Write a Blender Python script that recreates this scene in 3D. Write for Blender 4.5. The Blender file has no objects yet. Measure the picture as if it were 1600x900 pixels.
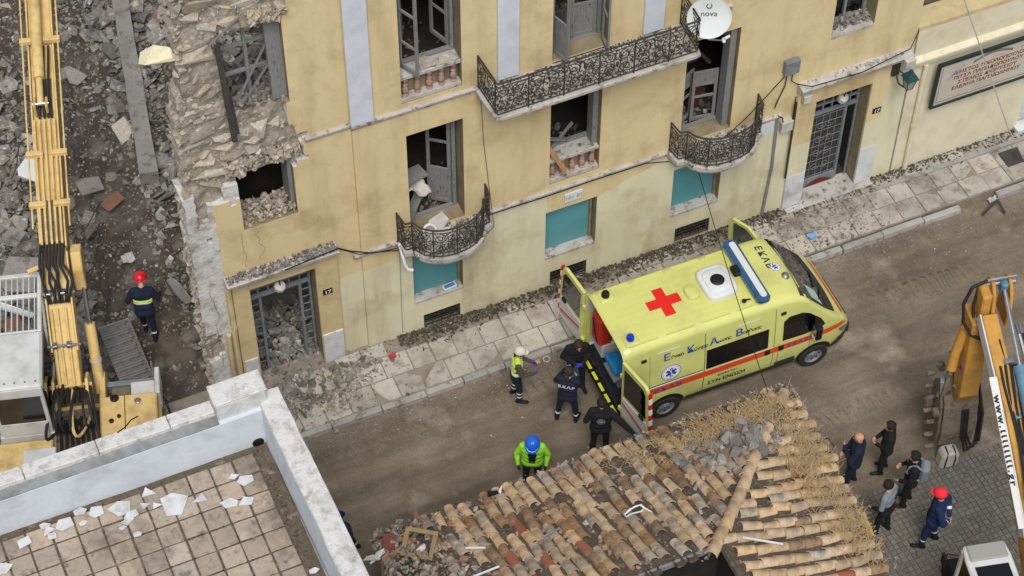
import bpy, bmesh, math, random
import numpy as np
from mathutils import Vector, Matrix, noise
R = math.radians
rng = random.Random(11)
scn = bpy.context.scene
COL = scn.collection

# ---------------------------------------------------------------- camera
PITCH, YAW, ROLL, FPX = 0.897219, 0.419614, 0.004583, 3402.57
CAMO = Vector((0.0, -26.6448, 37.1566))
_fw = Vector((math.sin(YAW)*math.cos(PITCH), math.cos(YAW)*math.cos(PITCH), -math.sin(PITCH)))
_r0 = Vector((math.cos(YAW), -math.sin(YAW), 0)); _u0 = _r0.cross(_fw)
_r = math.cos(ROLL)*_r0+math.sin(ROLL)*_u0; _u = -math.sin(ROLL)*_r0+math.cos(ROLL)*_u0
cd = bpy.data.cameras.new('camera'); cam = bpy.data.objects.new('camera', cd); COL.objects.link(cam)
M = Matrix.Identity(4)
for i in range(3):
    M[i][0] = _r[i]; M[i][1] = _u[i]; M[i][2] = -_fw[i]; M[i][3] = CAMO[i]
cam.matrix_world = M
cd.sensor_width = 36; cd.lens = FPX/1600*36; cd.clip_start = .5; cd.clip_end = 600
scn.camera = cam
scn.render.resolution_x = 1024; scn.render.resolution_y = 576

# ---------------------------------------------------------------- light (overcast day)
SUN_EL, SUN_AZ = 58, 200      # degrees; azimuth measured from +Y towards +X
w = bpy.data.worlds.new('World'); scn.world = w; w.use_nodes = True
nt = w.node_tree; bg = nt.nodes['Background']
sky = nt.nodes.new('ShaderNodeTexSky'); sky.sky_type = 'NISHITA'; sky.sun_disc = False
sky.sun_elevation = R(SUN_EL); sky.sun_rotation = R(SUN_AZ)
sky.air_density = 1.0; sky.dust_density = 1.5; sky.ozone_density = 1.0
hsv = nt.nodes.new('ShaderNodeHueSaturation'); hsv.inputs['Saturation'].default_value = .45
nt.links.new(sky.outputs[0], hsv.inputs['Color']); nt.links.new(hsv.outputs[0], bg.inputs[0])
bg.inputs[1].default_value = 0.07
sd = bpy.data.lights.new('sun', 'SUN'); sd.energy = 1.5; sd.angle = R(30); sd.color = (1, .98, .95)
so = bpy.data.objects.new('sun', sd); COL.objects.link(so)
_sd = Vector((math.sin(R(SUN_AZ))*math.cos(R(SUN_EL)), math.cos(R(SUN_AZ))*math.cos(R(SUN_EL)), math.sin(R(SUN_EL))))
so.rotation_euler = _sd.to_track_quat('Z', 'Y').to_euler(); so.location = (10, -10, 60)
scn.view_settings.view_transform = 'Standard'; scn.view_settings.look = 'None'
scn.view_settings.gamma = 1; scn.view_settings.use_curve_mapping = False
scn.view_settings.exposure = 0.90

# ---------------------------------------------------------------- pixel -> place
def ray(x, y): return _fw*FPX + _r*(x-800) - _u*(y-450)
def F(x, y, Y=0.0):
    d = ray(x, y); t = (Y-CAMO.y)/d.y; return CAMO+d*t
def G(x, y, z=0.0):
    d = ray(x, y); t = (z-CAMO.z)/d.z; return CAMO+d*t

# ---------------------------------------------------------------- materials
def S(r, g, b):
    f = lambda c: (c/255/12.92) if c/255 <= .04045 else ((c/255+.055)/1.055)**2.4
    return (f(r), f(g), f(b), 1)
MATS = {}
def mat(name, c1, c2=None, c3=None, scale=3.0, rough=.85, bump=0.0, bscale=None, metal=0.0, rand=0.0, island=0.0,
        coord='pos', dirt=None, dscale=.8, damt=.5, detail=6.0, alpha=None, coat=0.0, spec=.35, emit=0.0, lo=.3, hi=.7, stretch=None, transm=0):
    m = bpy.data.materials.new(name); m.use_nodes = True; t = m.node_tree; N = t.nodes; L = t.links
    p = N['Principled BSDF']
    p.inputs['Roughness'].default_value = rough; p.inputs['Metallic'].default_value = metal
    p.inputs['Specular IOR Level'].default_value = spec; p.inputs['Coat Weight'].default_value = coat
    p.inputs['Transmission Weight'].default_value = transm
    if coord == 'pos': co = N.new('ShaderNodeNewGeometry').outputs['Position']
    else: co = N.new('ShaderNodeTexCoord').outputs['Object']
    if stretch:
        mp = N.new('ShaderNodeMapping'); mp.inputs['Scale'].default_value = stretch
        L.new(co, mp.inputs[0]); co = mp.outputs[0]
    out = None
    if c2:
        nz = N.new('ShaderNodeTexNoise'); nz.inputs['Scale'].default_value = scale; nz.inputs['Detail'].default_value = detail
        nz.inputs['Roughness'].default_value = .62
        L.new(co, nz.inputs['Vector'])
        cr = N.new('ShaderNodeValToRGB'); e = cr.color_ramp.elements
        e[0].position = lo; e[0].color = c1; e[1].position = hi; e[1].color = c2
        if c3:
            k = e.new((lo+hi)/2+.04); k.color = c3
        L.new(nz.outputs[0], cr.inputs[0]); out = cr.outputs[0]
    else:
        rgb = N.new('ShaderNodeRGB'); rgb.outputs[0].default_value = c1; out = rgb.outputs[0]
    if dirt:
        n2 = N.new('ShaderNodeTexNoise'); n2.inputs['Scale'].default_value = dscale; n2.inputs['Detail'].default_value = 8; n2.inputs['Roughness'].default_value = .7
        L.new(co, n2.inputs['Vector'])
        r2 = N.new('ShaderNodeMapRange'); r2.inputs[1].default_value = .48; r2.inputs[2].default_value = .72; r2.inputs[3].default_value = 0; r2.inputs[4].default_value = damt
        L.new(n2.outputs[0], r2.inputs[0])
        mx = N.new('ShaderNodeMix'); mx.data_type = 'RGBA'; L.new(r2.outputs[0], mx.inputs['Factor'])
        L.new(out, mx.inputs['A']); mx.inputs['B'].default_value = dirt; out = mx.outputs['Result']
    if rand or island:
        if island: src = N.new('ShaderNodeNewGeometry').outputs['Random Per Island']; a = island
        else: src = N.new('ShaderNodeObjectInfo').outputs['Random']; a = rand
        mr = N.new('ShaderNodeMapRange'); mr.inputs[3].default_value = 1-a; mr.inputs[4].default_value = 1+a
        L.new(src, mr.inputs[0])
        hs = N.new('ShaderNodeHueSaturation'); L.new(out, hs.inputs['Color']); L.new(mr.outputs[0], hs.inputs['Value'])
        mm = N.new('ShaderNodeMath'); mm.operation = 'MULTIPLY'; mm.inputs[1].default_value = 7.31
        fr = N.new('ShaderNodeMath'); fr.operation = 'FRACT'; L.new(src, mm.inputs[0]); L.new(mm.outputs[0], fr.inputs[0])
        m3 = N.new('ShaderNodeMapRange'); m3.inputs[3].default_value = 1-a*.8; m3.inputs[4].default_value = 1+a*.6
        L.new(fr.outputs[0], m3.inputs[0]); L.new(m3.outputs[0], hs.inputs['Saturation'])
        out = hs.outputs[0]
    L.new(out, p.inputs['Base Color'])
    if bump:
        nb = N.new('ShaderNodeTexNoise'); nb.inputs['Scale'].default_value = bscale or scale*6; nb.inputs['Detail'].default_value = 8
        L.new(co, nb.inputs['Vector'])
        bp = N.new('ShaderNodeBump'); bp.inputs['Strength'].default_value = bump; bp.inputs['Distance'].default_value = .02
        L.new(nb.outputs[0], bp.inputs['Height']); L.new(bp.outputs[0], p.inputs['Normal'])
    if emit:
        L.new(out, p.inputs['Emission Color']); p.inputs['Emission Strength'].default_value = emit
    MATS[name] = m
    return m

# stone, plaster, ground
mat('mortar', S(176,167,152), S(206,198,184), S(138,127,112), scale=5, bump=1, bscale=18, rough=.95)
mat('white_render', S(196,192,186), S(150,142,130), S(204,202,198), scale=3.2, bump=1, bscale=14, dirt=S(104,90,72), dscale=2.4, damt=.85)
mat('stone', S(198,188,170), S(218,210,194), S(170,158,138), scale=4, bump=1, bscale=16, rand=.25, rough=.95, coord='obj', dirt=S(132,116,96), dscale=2.5, damt=.5)
mat('marble', S(190,192,194), S(160,160,160), S(205,206,206), scale=1.6, bump=.15, rough=.6, dirt=S(120,112,100), dscale=2.3, damt=.5)
mat('grimy_marble', S(165,160,150), S(110,104,96), S(185,180,172), scale=6, bump=.5, rough=.8, dirt=S(60,54,48), dscale=3, damt=.8)
mat('white_paint', S(206,210,216), S(188,192,198), scale=2, bump=.15, rough=.7, dirt=S(140,134,124), dscale=2.2, damt=.35)
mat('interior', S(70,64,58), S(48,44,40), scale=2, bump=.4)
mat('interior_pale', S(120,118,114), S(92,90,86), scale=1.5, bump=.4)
mat('concrete', S(128,124,118), S(100,96,90), S(142,138,132), scale=4, bump=.8, bscale=20, dirt=S(80,68,56), dscale=2, damt=.6)
mat('rubble', S(152,148,141), S(186,183,176), S(114,109,102), scale=6, bump=.8, bscale=22, island=.45, rough=.95, dirt=S(96,80,62), dscale=2, damt=.6)
mat('rubble_pale', S(176,166,150), S(206,198,184), S(150,138,120), scale=6, bump=.8, bscale=22, island=.22, rough=.95)
mat('chunk', S(150,146,140), S(182,178,172), S(120,114,106), scale=5, bump=.9, bscale=20, rand=.35, rough=.95, coord='obj')
mat('chunk_pale', S(196,188,174), S(168,158,142), scale=5, bump=.9, bscale=20, rand=.15, coord='obj')
mat('chunk_brick', S(140,108,90), S(120,90,74), scale=6, bump=.6, rand=.2, coord='obj')
mat('soil', S(84,75,65), S(118,110,100), S(64,55,46), scale=1.6, bump=1, bscale=14, rough=1, dirt=S(122,115,106), dscale=.7, damt=.7)
mat('litter', S(86,76,62), S(120,108,90), S(66,62,44), scale=6, island=.4, rough=1)
# metals, paint, glass
mat('iron', S(44,43,42), S(62,58,54), scale=8, rough=.6, bump=.2, dirt=S(84,72,60), dscale=5, damt=.4)
mat('old_wood', S(112,112,110), S(78,76,72), S(134,134,132), scale=5, rough=.9, bump=.5, stretch=(6,6,1))
mat('dark_wood', S(74,70,66), S(54,50,46), scale=5, rough=.9, bump=.5)
mat('raw_wood', S(176,136,94), S(150,112,74), scale=6, rough=.85, rand=.1)
mat('grey_metal', S(128,134,140), S(104,108,112), scale=4, rough=.5, bump=.1, dirt=S(92,80,66), dscale=6, damt=.4)
mat('steel', S(190,192,194), S(160,162,164), scale=3, rough=.25, metal=.9)
mat('teal', S(90,152,158), S(80,140,148), scale=1.2, rough=.75, bump=.1, dirt=S(112,146,146), dscale=1.4, damt=.6)
mat('dark_glass', S(14,16,18), rough=.06, spec=.6)
mat('black', S(20,20,22), rough=.55)
mat('black_matte', S(26,26,27), S(34,33,32), scale=5, rough=.85)
mat('rubber', S(32,32,32), S(48,45,42), scale=6, rough=.85, bump=.2)
mat('white_plastic', S(214,216,214), S(200,202,200), scale=2, rough=.5)
mat('white', S(222,222,220), rough=.6)
mat('red', S(196,34,30), rough=.5)
mat('blue_lens', S(20,50,170), rough=.12, coat=.6)
mat('pink_stone', S(176,140,126), S(150,116,102), scale=8, bump=.4, dirt=S(100,88,78), dscale=5, damt=.6)
mat('cloth_white', S(196,192,184), S(168,162,152), scale=6, bump=.4)
mat('copper_red', S(120,34,36), S(96,28,30), scale=5, rough=.7)

# ---------------------------------------------------------------- mesh builder
class MB:
    def __init__(s): s.v = []; s.f = []; s.m = []
    def add(s, vs, fs, mi=0):
        o = len(s.v); s.v += [tuple(v) for v in vs]
        for f in fs: s.f.append(tuple(i+o for i in f)); s.m.append(mi)
        return s
    def box(s, x0, x1, y0, y1, z0, z1, mi=0):
        return s.add([(x0,y0,z0),(x1,y0,z0),(x1,y1,z0),(x0,y1,z0),(x0,y0,z1),(x1,y0,z1),(x1,y1,z1),(x0,y1,z1)],
              [(3,2,1,0),(4,5,6,7),(0,1,5,4),(1,2,6,5),(2,3,7,6),(3,0,4,7)], mi)
    def obox(s, c, size, rot=None, mi=0):
        c = Vector(c); a, b, d = [q/2 for q in size]; rot = rot or Matrix.Identity(3)
        vs = [c+rot@Vector((x,y,z)) for z in (-d,d) for x,y in ((-a,-b),(a,-b),(a,b),(-a,b))]
        return s.add(vs, [(3,2,1,0),(4,5,6,7),(0,1,5,4),(1,2,6,5),(2,3,7,6),(3,0,4,7)], mi)
    def bar(s, a, b, wd, ht=None, up=(0,0,1), mi=0):
        a = Vector(a); b = Vector(b); d = (b-a); L = d.length; d.normalize(); up = Vector(up)
        if abs(d.dot(up)) > .98: up = Vector((0,1,0)) if abs(d.y) < .9 else Vector((1,0,0))
        x = d.cross(up).normalized(); z = x.cross(d)
        rot = Matrix((x, d, z)).transposed()
        return s.obox((a+b)/2, (wd, L, ht or wd), rot, mi)
    def tube(s, pts, r, n=8, mi=0, closed=False):
        pts = [Vector(p) for p in pts]; k = len(pts); rs = r if isinstance(r, (list, tuple)) else [r]*k
        vs = []; prev = None
        for i, p in enumerate(pts):
            t = (pts[min(i+1,k-1)]-pts[max(i-1,0)])
            if closed: t = pts[(i+1) % k]-pts[i-1]
            if t.length < 1e-9: t = Vector((0,0,1))
            t.normalize()
            if prev is None:
                q = Vector((0,0,1)) if abs(t.z) < .9 else Vector((1,0,0)); x = t.cross(q).normalized()
            else:
                x = prev-t*prev.dot(t)
                x = x.normalized() if x.length > 1e-6 else t.orthogonal().normalized()
            prev = x; y = t.cross(x)
            for j in range(n):
                a = 2*math.pi*j/n; vs.append(p+(x*math.cos(a)+y*math.sin(a))*rs[i])
        fs = []
        for i in range(k if closed else k-1):
            for j in range(n):
                a = i*n; b = ((i+1) % k)*n; fs.append((a+j, a+(j+1) % n, b+(j+1) % n, b+j))
        if not closed: fs += [tuple(range(n-1,-1,-1)), tuple((k-1)*n+j for j in range(n))]
        return s.add(vs, fs, mi)
    def lathe(s, prof, o, rot=None, n=12, mi=0, caps=True):
        rot = rot or Matrix.Identity(3); o = Vector(o); vs = []; fs = []
        for r, z in prof:
            for j in range(n):
                a = 2*math.pi*j/n; vs.append(o+rot@Vector((r*math.cos(a), r*math.sin(a), z)))
        for i in range(len(prof)-1):
            for j in range(n): fs.append((i*n+j, i*n+(j+1) % n, (i+1)*n+(j+1) % n, (i+1)*n+j))
        if caps: fs += [tuple(range(n-1,-1,-1)), tuple((len(prof)-1)*n+j for j in range(n))]
        return s.add(vs, fs, mi)
    def prism(s, poly, fn0, fn1, mi=0):
        n = len(poly)
        vs = [fn0(*p) for p in poly]+[fn1(*p) for p in poly]
        fs = [tuple(range(n-1,-1,-1)), tuple(range(n,2*n))]+[(i,(i+1) % n,n+(i+1) % n,n+i) for i in range(n)]
        return s.add(vs, fs, mi)
    def build(s, name, mats, parent=None, smooth=False, bevel=0, world=False, fixn=True, recalc=None):
        me = bpy.data.meshes.new(name)
        off = parent_loc(parent) if (world and parent) else None
        vs = s.v if off is None else [(v[0]-off.x, v[1]-off.y, v[2]-off.z) for v in s.v]
        me.from_pydata(vs, [], s.f)
        if isinstance(mats, str): mats = [mats]
        for q in mats: me.materials.append(MATS[q] if isinstance(q, str) else q)
        if len(mats) > 1: me.polygons.foreach_set('material_index', s.m)
        if fixn:
            bm = bmesh.new(); bm.from_mesh(me); bmesh.ops.recalc_face_normals(bm, faces=bm.faces)
            if bevel: bmesh.ops.bevel(bm, geom=[e for e in bm.edges if e.is_manifold and e.calc_face_angle(0) > .5], offset=bevel, segments=1, affect='EDGES', clamp_overlap=True)
            bm.to_mesh(me); bm.free()
        if smooth:
            me.polygons.foreach_set('use_smooth', [True]*len(me.polygons))
            try: me.set_sharp_from_angle(angle=R(40))
            except Exception: pass
        me.update()
        o = bpy.data.objects.new(name, me); COL.objects.link(o)
        if parent: o.parent = parent
        return o
def parent_loc(o):
    l = Vector((0,0,0))
    while o is not None:
        l = l+o.location; o = o.parent
    return l
def tag(o, label, cat, group=None, kind=None):
    o['label'] = label
    if cat: o['category'] = cat
    if group: o['group'] = group
    if kind: o['kind'] = kind
    return o
def thing(name, label, cat, loc=(0,0,0), rz=0, group=None):
    o = bpy.data.objects.new(name, None); COL.objects.link(o); o.location = loc; o.rotation_euler = (0,0,rz)
    o.empty_display_size = .2
    return tag(o, label, cat, group)
def struct(o): o['kind'] = 'structure'; return o
def stuff(o): o['kind'] = 'stuff'; return o
def link_copy(src, name, parent, mtx):
    o = bpy.data.objects.new(name, src if isinstance(src, bpy.types.Mesh) else src.data); COL.objects.link(o)
    o.parent = parent; o.matrix_local = mtx
    return o
# rock meshes: irregular convex lumps
def rock_geo(sx, sy, sz, seed, n=11, flat=.0):
    q = random.Random(seed); bm = bmesh.new()
    for i in range(n):
        v = Vector((q.uniform(-1,1), q.uniform(-1,1), q.uniform(-1,1)))
        m = max(abs(c) for c in v); v = v/m*(1-.0*flat) if q.random() < .6 else v.normalized()
        bm.verts.new((v.x*sx*q.uniform(.75,1), v.y*sy*q.uniform(.75,1), v.z*sz*q.uniform(.75,1)))
    bmesh.ops.convex_hull(bm, input=bm.verts)
    bmesh.ops.delete(bm, geom=[v for v in bm.verts if not v.link_faces], context='VERTS')
    bm.verts.index_update()
    vs = [tuple(v.co) for v in bm.verts]; fs = [tuple(v.index for v in f.verts) for f in bm.faces]
    bm.free(); return vs, fs
ROCKS = [rock_geo(1, q, r, 100+i, 10) for i, (q, r) in enumerate([(.9,.7),(.8,.5),(.7,.6),(1,.35),(.6,.4),(.85,.25),(.9,.9),(.5,.5),(.75,.2),(.65,.75)]*2)]
def rand_rot(q, tilt=math.pi): 
    return Matrix.Rotation(q.uniform(0,6.283),3,'Z') @ Matrix.Rotation(q.uniform(-tilt,tilt),3,'X') @ Matrix.Rotation(q.uniform(-tilt,tilt),3,'Y')
def add_rock(mb, p, r, q, tilt=math.pi, mi=0, kinds=None):
    vs, fs = ROCKS[q.choice(kinds) if kinds else q.randrange(len(ROCKS))]; m = rand_rot(q, tilt)*r
    mb.add([Vector(p)+m@Vector(v) for v in vs], fs, mi)
ROCKM = {}
def rock_obj(name, mname, parent, p, r, q, tilt=math.pi, kinds=None, scale=(1,1,1)):
    i = q.choice(kinds) if kinds else q.randrange(len(ROCKS)); k = (i, mname)
    if k not in ROCKM:
        me = bpy.data.meshes.new('rock_'+mname); me.from_pydata(*[ROCKS[i][0], [], ROCKS[i][1]]); me.materials.append(MATS[mname]); ROCKM[k] = me
    o = bpy.data.objects.new(name, ROCKM[k]); COL.objects.link(o)
    if parent: o.parent = parent; p = Vector(p)-parent_loc(parent)
    o.matrix_local = Matrix.Translation(p) @ (rand_rot(q, tilt)*r).to_4x4() @ Matrix.Diagonal((*scale,1))
    return o
# flat lettering as mesh
def text_mesh(body, size, align='LEFT', bold=0.0, shear=0.0, space=1.0):
    cu = bpy.data.curves.new('t', 'FONT'); cu.body = body; cu.size = size; cu.align_x = align; cu.resolution_u = 3
    cu.offset = bold; cu.shear = shear; cu.space_character = space
    o = bpy.data.objects.new('t', cu); COL.objects.link(o)
    bpy.context.view_layer.update()
    me = bpy.data.meshes.new_from_object(o.evaluated_get(bpy.context.evaluated_depsgraph_get()))
    bpy.data.objects.remove(o); bpy.data.curves.remove(cu)
    return me
def lettering(name, body, size, mname, fn, parent, **k):
    """fn maps lettering plane (u,v) to a point; world points if parent has only a location"""
    me = text_mesh(body, size, **k)
    for v in me.vertices: v.co = fn(v.co.x, v.co.y)
    me.materials.clear(); me.materials.append(MATS[mname])
    o = bpy.data.objects.new(name, me); COL.objects.link(o); o.parent = parent
    return o
# ================================================================ ground
def nz(x, y, s=1.0, o=0.0): return noise.noise((x*s+o, y*s-o, o*.37))
def road_material():
    m = mat('road_mud', S(140,128,111), S(172,160,143), S(112,100,85), scale=.6, bump=1, bscale=9, rough=.95, lo=.25, hi=.78, dirt=S(92,80,67), dscale=.42, damt=.75)
    t = m.node_tree; N = t.nodes; L = t.links; p = N['Principled BSDF']
    g = N.new('ShaderNodeNewGeometry')
    # fine gravel grain
    v = N.new('ShaderNodeTexNoise'); v.inputs['Scale'].default_value = 26; v.inputs['Detail'].default_value = 6; L.new(g.outputs['Position'], v.inputs['Vector'])
    base = p.inputs['Base Color'].links[0].from_socket
    r = N.new('ShaderNodeMapRange'); r.inputs[1].default_value = .3; r.inputs[2].default_value = .7; r.inputs[3].default_value = .80; r.inputs[4].default_value = 1.16
    L.new(v.outputs[0], r.inputs[0])
    # wheel ruts: long streaks along the street, broken up by noise
    mp = N.new('ShaderNodeMapping'); mp.inputs['Scale'].default_value = (.22, 1.5, 1); mp.inputs['Rotation'].default_value = (0,0,.05); L.new(g.outputs['Position'], mp.inputs[0])
    s = N.new('ShaderNodeTexNoise'); s.inputs['Scale'].default_value = 1.6; s.inputs['Detail'].default_value = 5; L.new(mp.outputs[0], s.inputs['Vector'])
    r2 = N.new('ShaderNodeMapRange'); r2.inputs[1].default_value = .35; r2.inputs[2].default_value = .65; r2.inputs[3].default_value = .74; r2.inputs[4].default_value = 1.14
    L.new(s.outputs[0], r2.inputs[0])
    mu = N.new('ShaderNodeMath'); mu.operation = 'MULTIPLY'; L.new(r.outputs[0], mu.inputs[0]); L.new(r2.outputs[0], mu.inputs[1])
    mx = N.new('ShaderNodeMix'); mx.data_type = 'RGBA'; mx.blend_type = 'MULTIPLY'; mx.inputs['Factor'].default_value = 1
    cb = N.new('ShaderNodeCombineColor'); [L.new(mu.outputs[0], cb.inputs[i]) for i in range(3)]
    L.new(base, mx.inputs['A']); L.new(cb.outputs[0], mx.inputs['B']); L.new(mx.outputs['Result'], p.inputs['Base Color'])
    # chevron tyre lugs pressed in the mud
    w = N.new('ShaderNodeTexWave'); w.wave_type = 'BANDS'; w.bands_direction = 'X'; w.inputs['Scale'].default_value = 1.5; w.inputs['Distortion'].default_value = 5; w.inputs['Detail'].default_value = 2
    L.new(g.outputs['Position'], w.inputs['Vector'])
    m2 = N.new('ShaderNodeTexNoise'); m2.inputs['Scale'].default_value = .8; L.new(mp.outputs[0], m2.inputs['Vector'])
    r3 = N.new('ShaderNodeMapRange'); r3.inputs[1].default_value = .60; r3.inputs[2].default_value = .68; L.new(m2.outputs[0], r3.inputs[0])
    mw = N.new('ShaderNodeMath'); mw.operation = 'MULTIPLY'; L.new(w.outputs[0], mw.inputs[0]); L.new(r3.outputs[0], mw.inputs[1])
    b2 = N.new('ShaderNodeBump'); b2.inputs['Strength'].default_value = .9; b2.inputs['Distance'].default_value = .05
    L.new(mw.outputs[0], b2.inputs['Height'])
    old = p.inputs['Normal'].links[0].from_socket; L.new(old, b2.inputs['Normal']); L.new(b2.outputs[0], p.inputs['Normal'])
road_material()
mat('far_ground', S(104,96,86), S(128,120,108), scale=.3, bump=.5, rough=1)
mat('slab', S(160,152,139), S(128,119,106), S(174,167,156), scale=3.5, rand=.15, bump=.7, bscale=20, dirt=S(102,90,74), dscale=1.1, damt=.95)
mat('kerbstone', S(146,142,135), S(114,108,100), S(162,158,151), scale=4, rand=.12, bump=.6, dirt=S(92,80,66), dscale=2, damt=.7)
mat('sidewalk_bed', S(116,106,94), S(146,136,122), scale=4, bump=1, bscale=20)
mat('sett', S(102,98,92), S(84,80,75), S(112,108,101), scale=4, island=.16, bump=.5, dirt=S(120,110,96), dscale=.5, damt=.5)

mb = MB(); mb.add([(-120,-120,-.9),(140,-120,-.9),(140,140,-.9),(-120,140,-.9)], [(0,1,2,3)])
struct(mb.build('ground', 'far_ground'))

def road_z(x, y):
    z = .025*nz(x, y, .7)+.012*nz(x, y, 2.5, 3)
    return z
mb = MB(); X = np.linspace(-8, 34, 211); Y = np.linspace(-18, -1.4, 84)
vs = [(x, y, road_z(x, y)) for y in Y for x in X]; nx = len(X)
mb.add(vs, [(j*nx+i, j*nx+i+1, (j+1)*nx+i+1, (j+1)*nx+i) for j in range(len(Y)-1) for i in range(nx-1)])
road = struct(mb.build('road', 'road_mud', smooth=True, fixn=False))

# setts on the side street at the right
mb = MB(); q = random.Random(5); p_ = .115
for j in range(46):
    y = -12.6+j*p_
    for i in range(62):
        x = 15.15+i*p_+.02*nz(i,j,.7)+.012*q.random()
        lim = -7.45+.55*nz(x, 0, .5)+.12*(x-16)
        if y > lim+q.uniform(-.12,.12): continue
        z0 = .01+road_z(x, y)+q.uniform(-.004,.006); h = .047+q.uniform(-.003,.003)
        top = [(x-h,y-h,z0+.012),(x+h,y-h,z0+.012),(x+h,y+h,z0+.012),(x-h,y+h,z0+.012)]
        bot = [(x-h-.006,y-h-.006,z0-.03),(x+h+.006,y-h-.006,z0-.03),(x+h+.006,y+h+.006,z0-.03),(x-h-.006,y+h+.006,z0-.03)]
        mb.add(bot+top, [(4,5,6,7),(0,1,5,4),(1,2,6,5),(2,3,7,6),(3,0,4,7)])
stuff(mb.build('setts', 'sett', parent=road, fixn=False))

# sidewalk: bed, slabs in three rows, kerb stones
def walk_z(x, y):
    a = max(.10, min(.30, .30-.013*(x-8.5))); k = .135
    return a+(k-a)*min(1, max(0, -y/1.45))
mb = MB(); X = np.linspace(4.2, 30, 60); nx = len(X)
vs = [(x, y, walk_z(x, y)-.02) for y in (.3, -.5, -1.42) for x in X]+[(x,-1.42,-.1) for x in X]
mb.add(vs, [(j*nx+i, j*nx+i+1, (j+1)*nx+i+1, (j+1)*nx+i) for j in range(3) for i in range(nx-1)])
walk = struct(mb.build('sidewalk', 'sidewalk_bed', fixn=True))
q = random.Random(21)
rows = [(-.03,-.36,.62),(-.36,-.88,.56),(-.88,-1.40,.56)]
for ri, (ya, yb, pw) in enumerate(rows):
    x = 5.6+.2*ri
    while x < 26:
        wd = pw*q.uniform(.9,1.1) if ri else pw*q.uniform(.7,1.1)
        skip = (ri == 0 and 9 < x < 18.2 and q.random() < .55) or q.random() < .05 or (x < 7.2 and ri < 2)
        gap = .012; dz = q.uniform(-.012,.01)
        if not skip:
            mb = MB(); c = (x+wd/2, (ya+yb)/2)
            P = [(x+gap,yb+gap),(x+wd-gap,yb+gap),(x+wd-gap,ya-gap),(x+gap,ya-gap)]
            if q.random() < .25:   # broken corner
                k = q.randrange(4); a, b, d = P[k-1], P[k], P[(k+1) % 4]; t1, t2 = q.uniform(.3,.8), q.uniform(.3,.8)
                P = P[:k]+[(b[0]+(a[0]-b[0])*t1, b[1]+(a[1]-b[1])*t1), (b[0]+(d[0]-b[0])*t2, b[1]+(d[1]-b[1])*t2)]+P[k+1:]
            tx, ty = q.uniform(-.02,.02), q.uniform(-.02,.02)
            hz = lambda px, py: walk_z(px,py)+dz+.006+tx*(px-c[0])+ty*(py-c[1])
            mb.prism(P, lambda u,v: (u,v,hz(u,v)-.05), lambda u,v: (u,v,hz(u,v)))
            mb.build('paving_slab', 'slab', parent=walk, bevel=.006)
        x += wd
x = 5.0
while x < 27:
    wd = q.uniform(.8,1.15)
    if q.random() > .04:
        mb = MB(); a = q.uniform(-.012,.012); z = .135+q.uniform(-.02,.012); yo = q.uniform(-.015,.015)-.006*max(0,x-8)
        mb.add([(x+.008,-1.56+yo+a,-.06),(x+wd-.008,-1.56+yo-a,-.06),(x+wd-.008,-1.405+yo,-.06),(x+.008,-1.405+yo,-.06),
                (x+.008,-1.55+yo+a,z),(x+wd-.008,-1.55+yo-a,z+q.uniform(-.015,.01)),(x+wd-.008,-1.405+yo,z),(x+.008,-1.405+yo,z)],
               [(3,2,1,0),(4,5,6,7),(0,1,5,4),(1,2,6,5),(2,3,7,6),(3,0,4,7)])
        mb.build('kerb_stone', 'kerbstone', parent=walk, bevel=.015)
    x += wd
mb = MB(); c = G(1582,246,.12); mb.box(c.x-.25,c.x+.25,c.y-.22,c.y+.22,.1,.155); mb.build('inspection_cover','dark_wood',parent=walk)
# a long marble edging strip set in the pavement in front of the low house
mb = MB(); mb.box(20.6,24.6,-.42,-.32,.1,.185); mb.build('edging_strip','kerbstone',parent=walk,bevel=.008)

# ================================================================ demolished plot
def plot_z(x, y):
    b = .10*nz(x,y,.5)+.09*nz(x,y,1.3,5)+.05*nz(x,y,3.2,9)
    b += .30*math.exp(-((x-1.6)/1.6)**2)                 # heap left of the boom
    b += .55*math.exp(-((x-5.9)/.9)**2-((y-8.0)/4.5)**2)     # spoil along the beam
    b += .9*math.exp(-((x-7.4)/1.4)**2-((y-11.5)/4)**2)
    b += .12*max(0,y-12)
    e_ = x-(4.1+(y-4.1)*.15)                             # edge of the old floor slab; lower ground to its left
    if y > 3.2: b -= .55*min(1,max(0,(-e_-.02)/.16))*min(1,(y-3.2)/.6)
    b -= .35*math.exp(-((x-4.6)/.5)**2-((y-1.3)/1.0)**2)    # trench at the foot of the wall
    return b-.02
mb = MB(); X = np.linspace(-9, 12, 141); Y = np.linspace(-.2, 26, 150); nx = len(X)
vs = [(x, y, plot_z(x,y)) for y in Y for x in X]
mb.add(vs, [(j*nx+i, j*nx+i+1, (j+1)*nx+i+1, (j+1)*nx+i) for j in range(len(Y)-1) for i in range(nx-1)])
plot = struct(mb.build('demolished_plot', 'soil', smooth=True, fixn=False))
q = random.Random(3); mb = MB(); ct = 0
def dens(x, y):
    d = .5
    if x < 3.4: d = 1.0
    if 3.5 < x < 5.2 and 1.5 < y < 9: d = .28
    if x > 5.4: d = .8
    return d
while ct < 16000:
    x, y = q.uniform(-1.5,10), q.uniform(.7,19)
    if x > 5.1 and y < .75: continue
    if x > 8.3 and y < 5.2: continue
    if q.random() > dens(x,y): continue
    r = min(.2, .035*(1/(q.random()+.04))**.55)
    if 3.5 < x < 5.2 and y < 9: r *= .6
    add_rock(mb, (x,y,plot_z(x,y)+r*.25), r, q, 1.0); ct += 1
for k in range(9000):   # fine dusty crumbs over the whole plot
    x, y = q.uniform(.3,9), q.uniform(2.2,16); add_rock(mb, (x,y,plot_z(x,y)+.01), q.uniform(.012,.05), q, .9)
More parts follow.
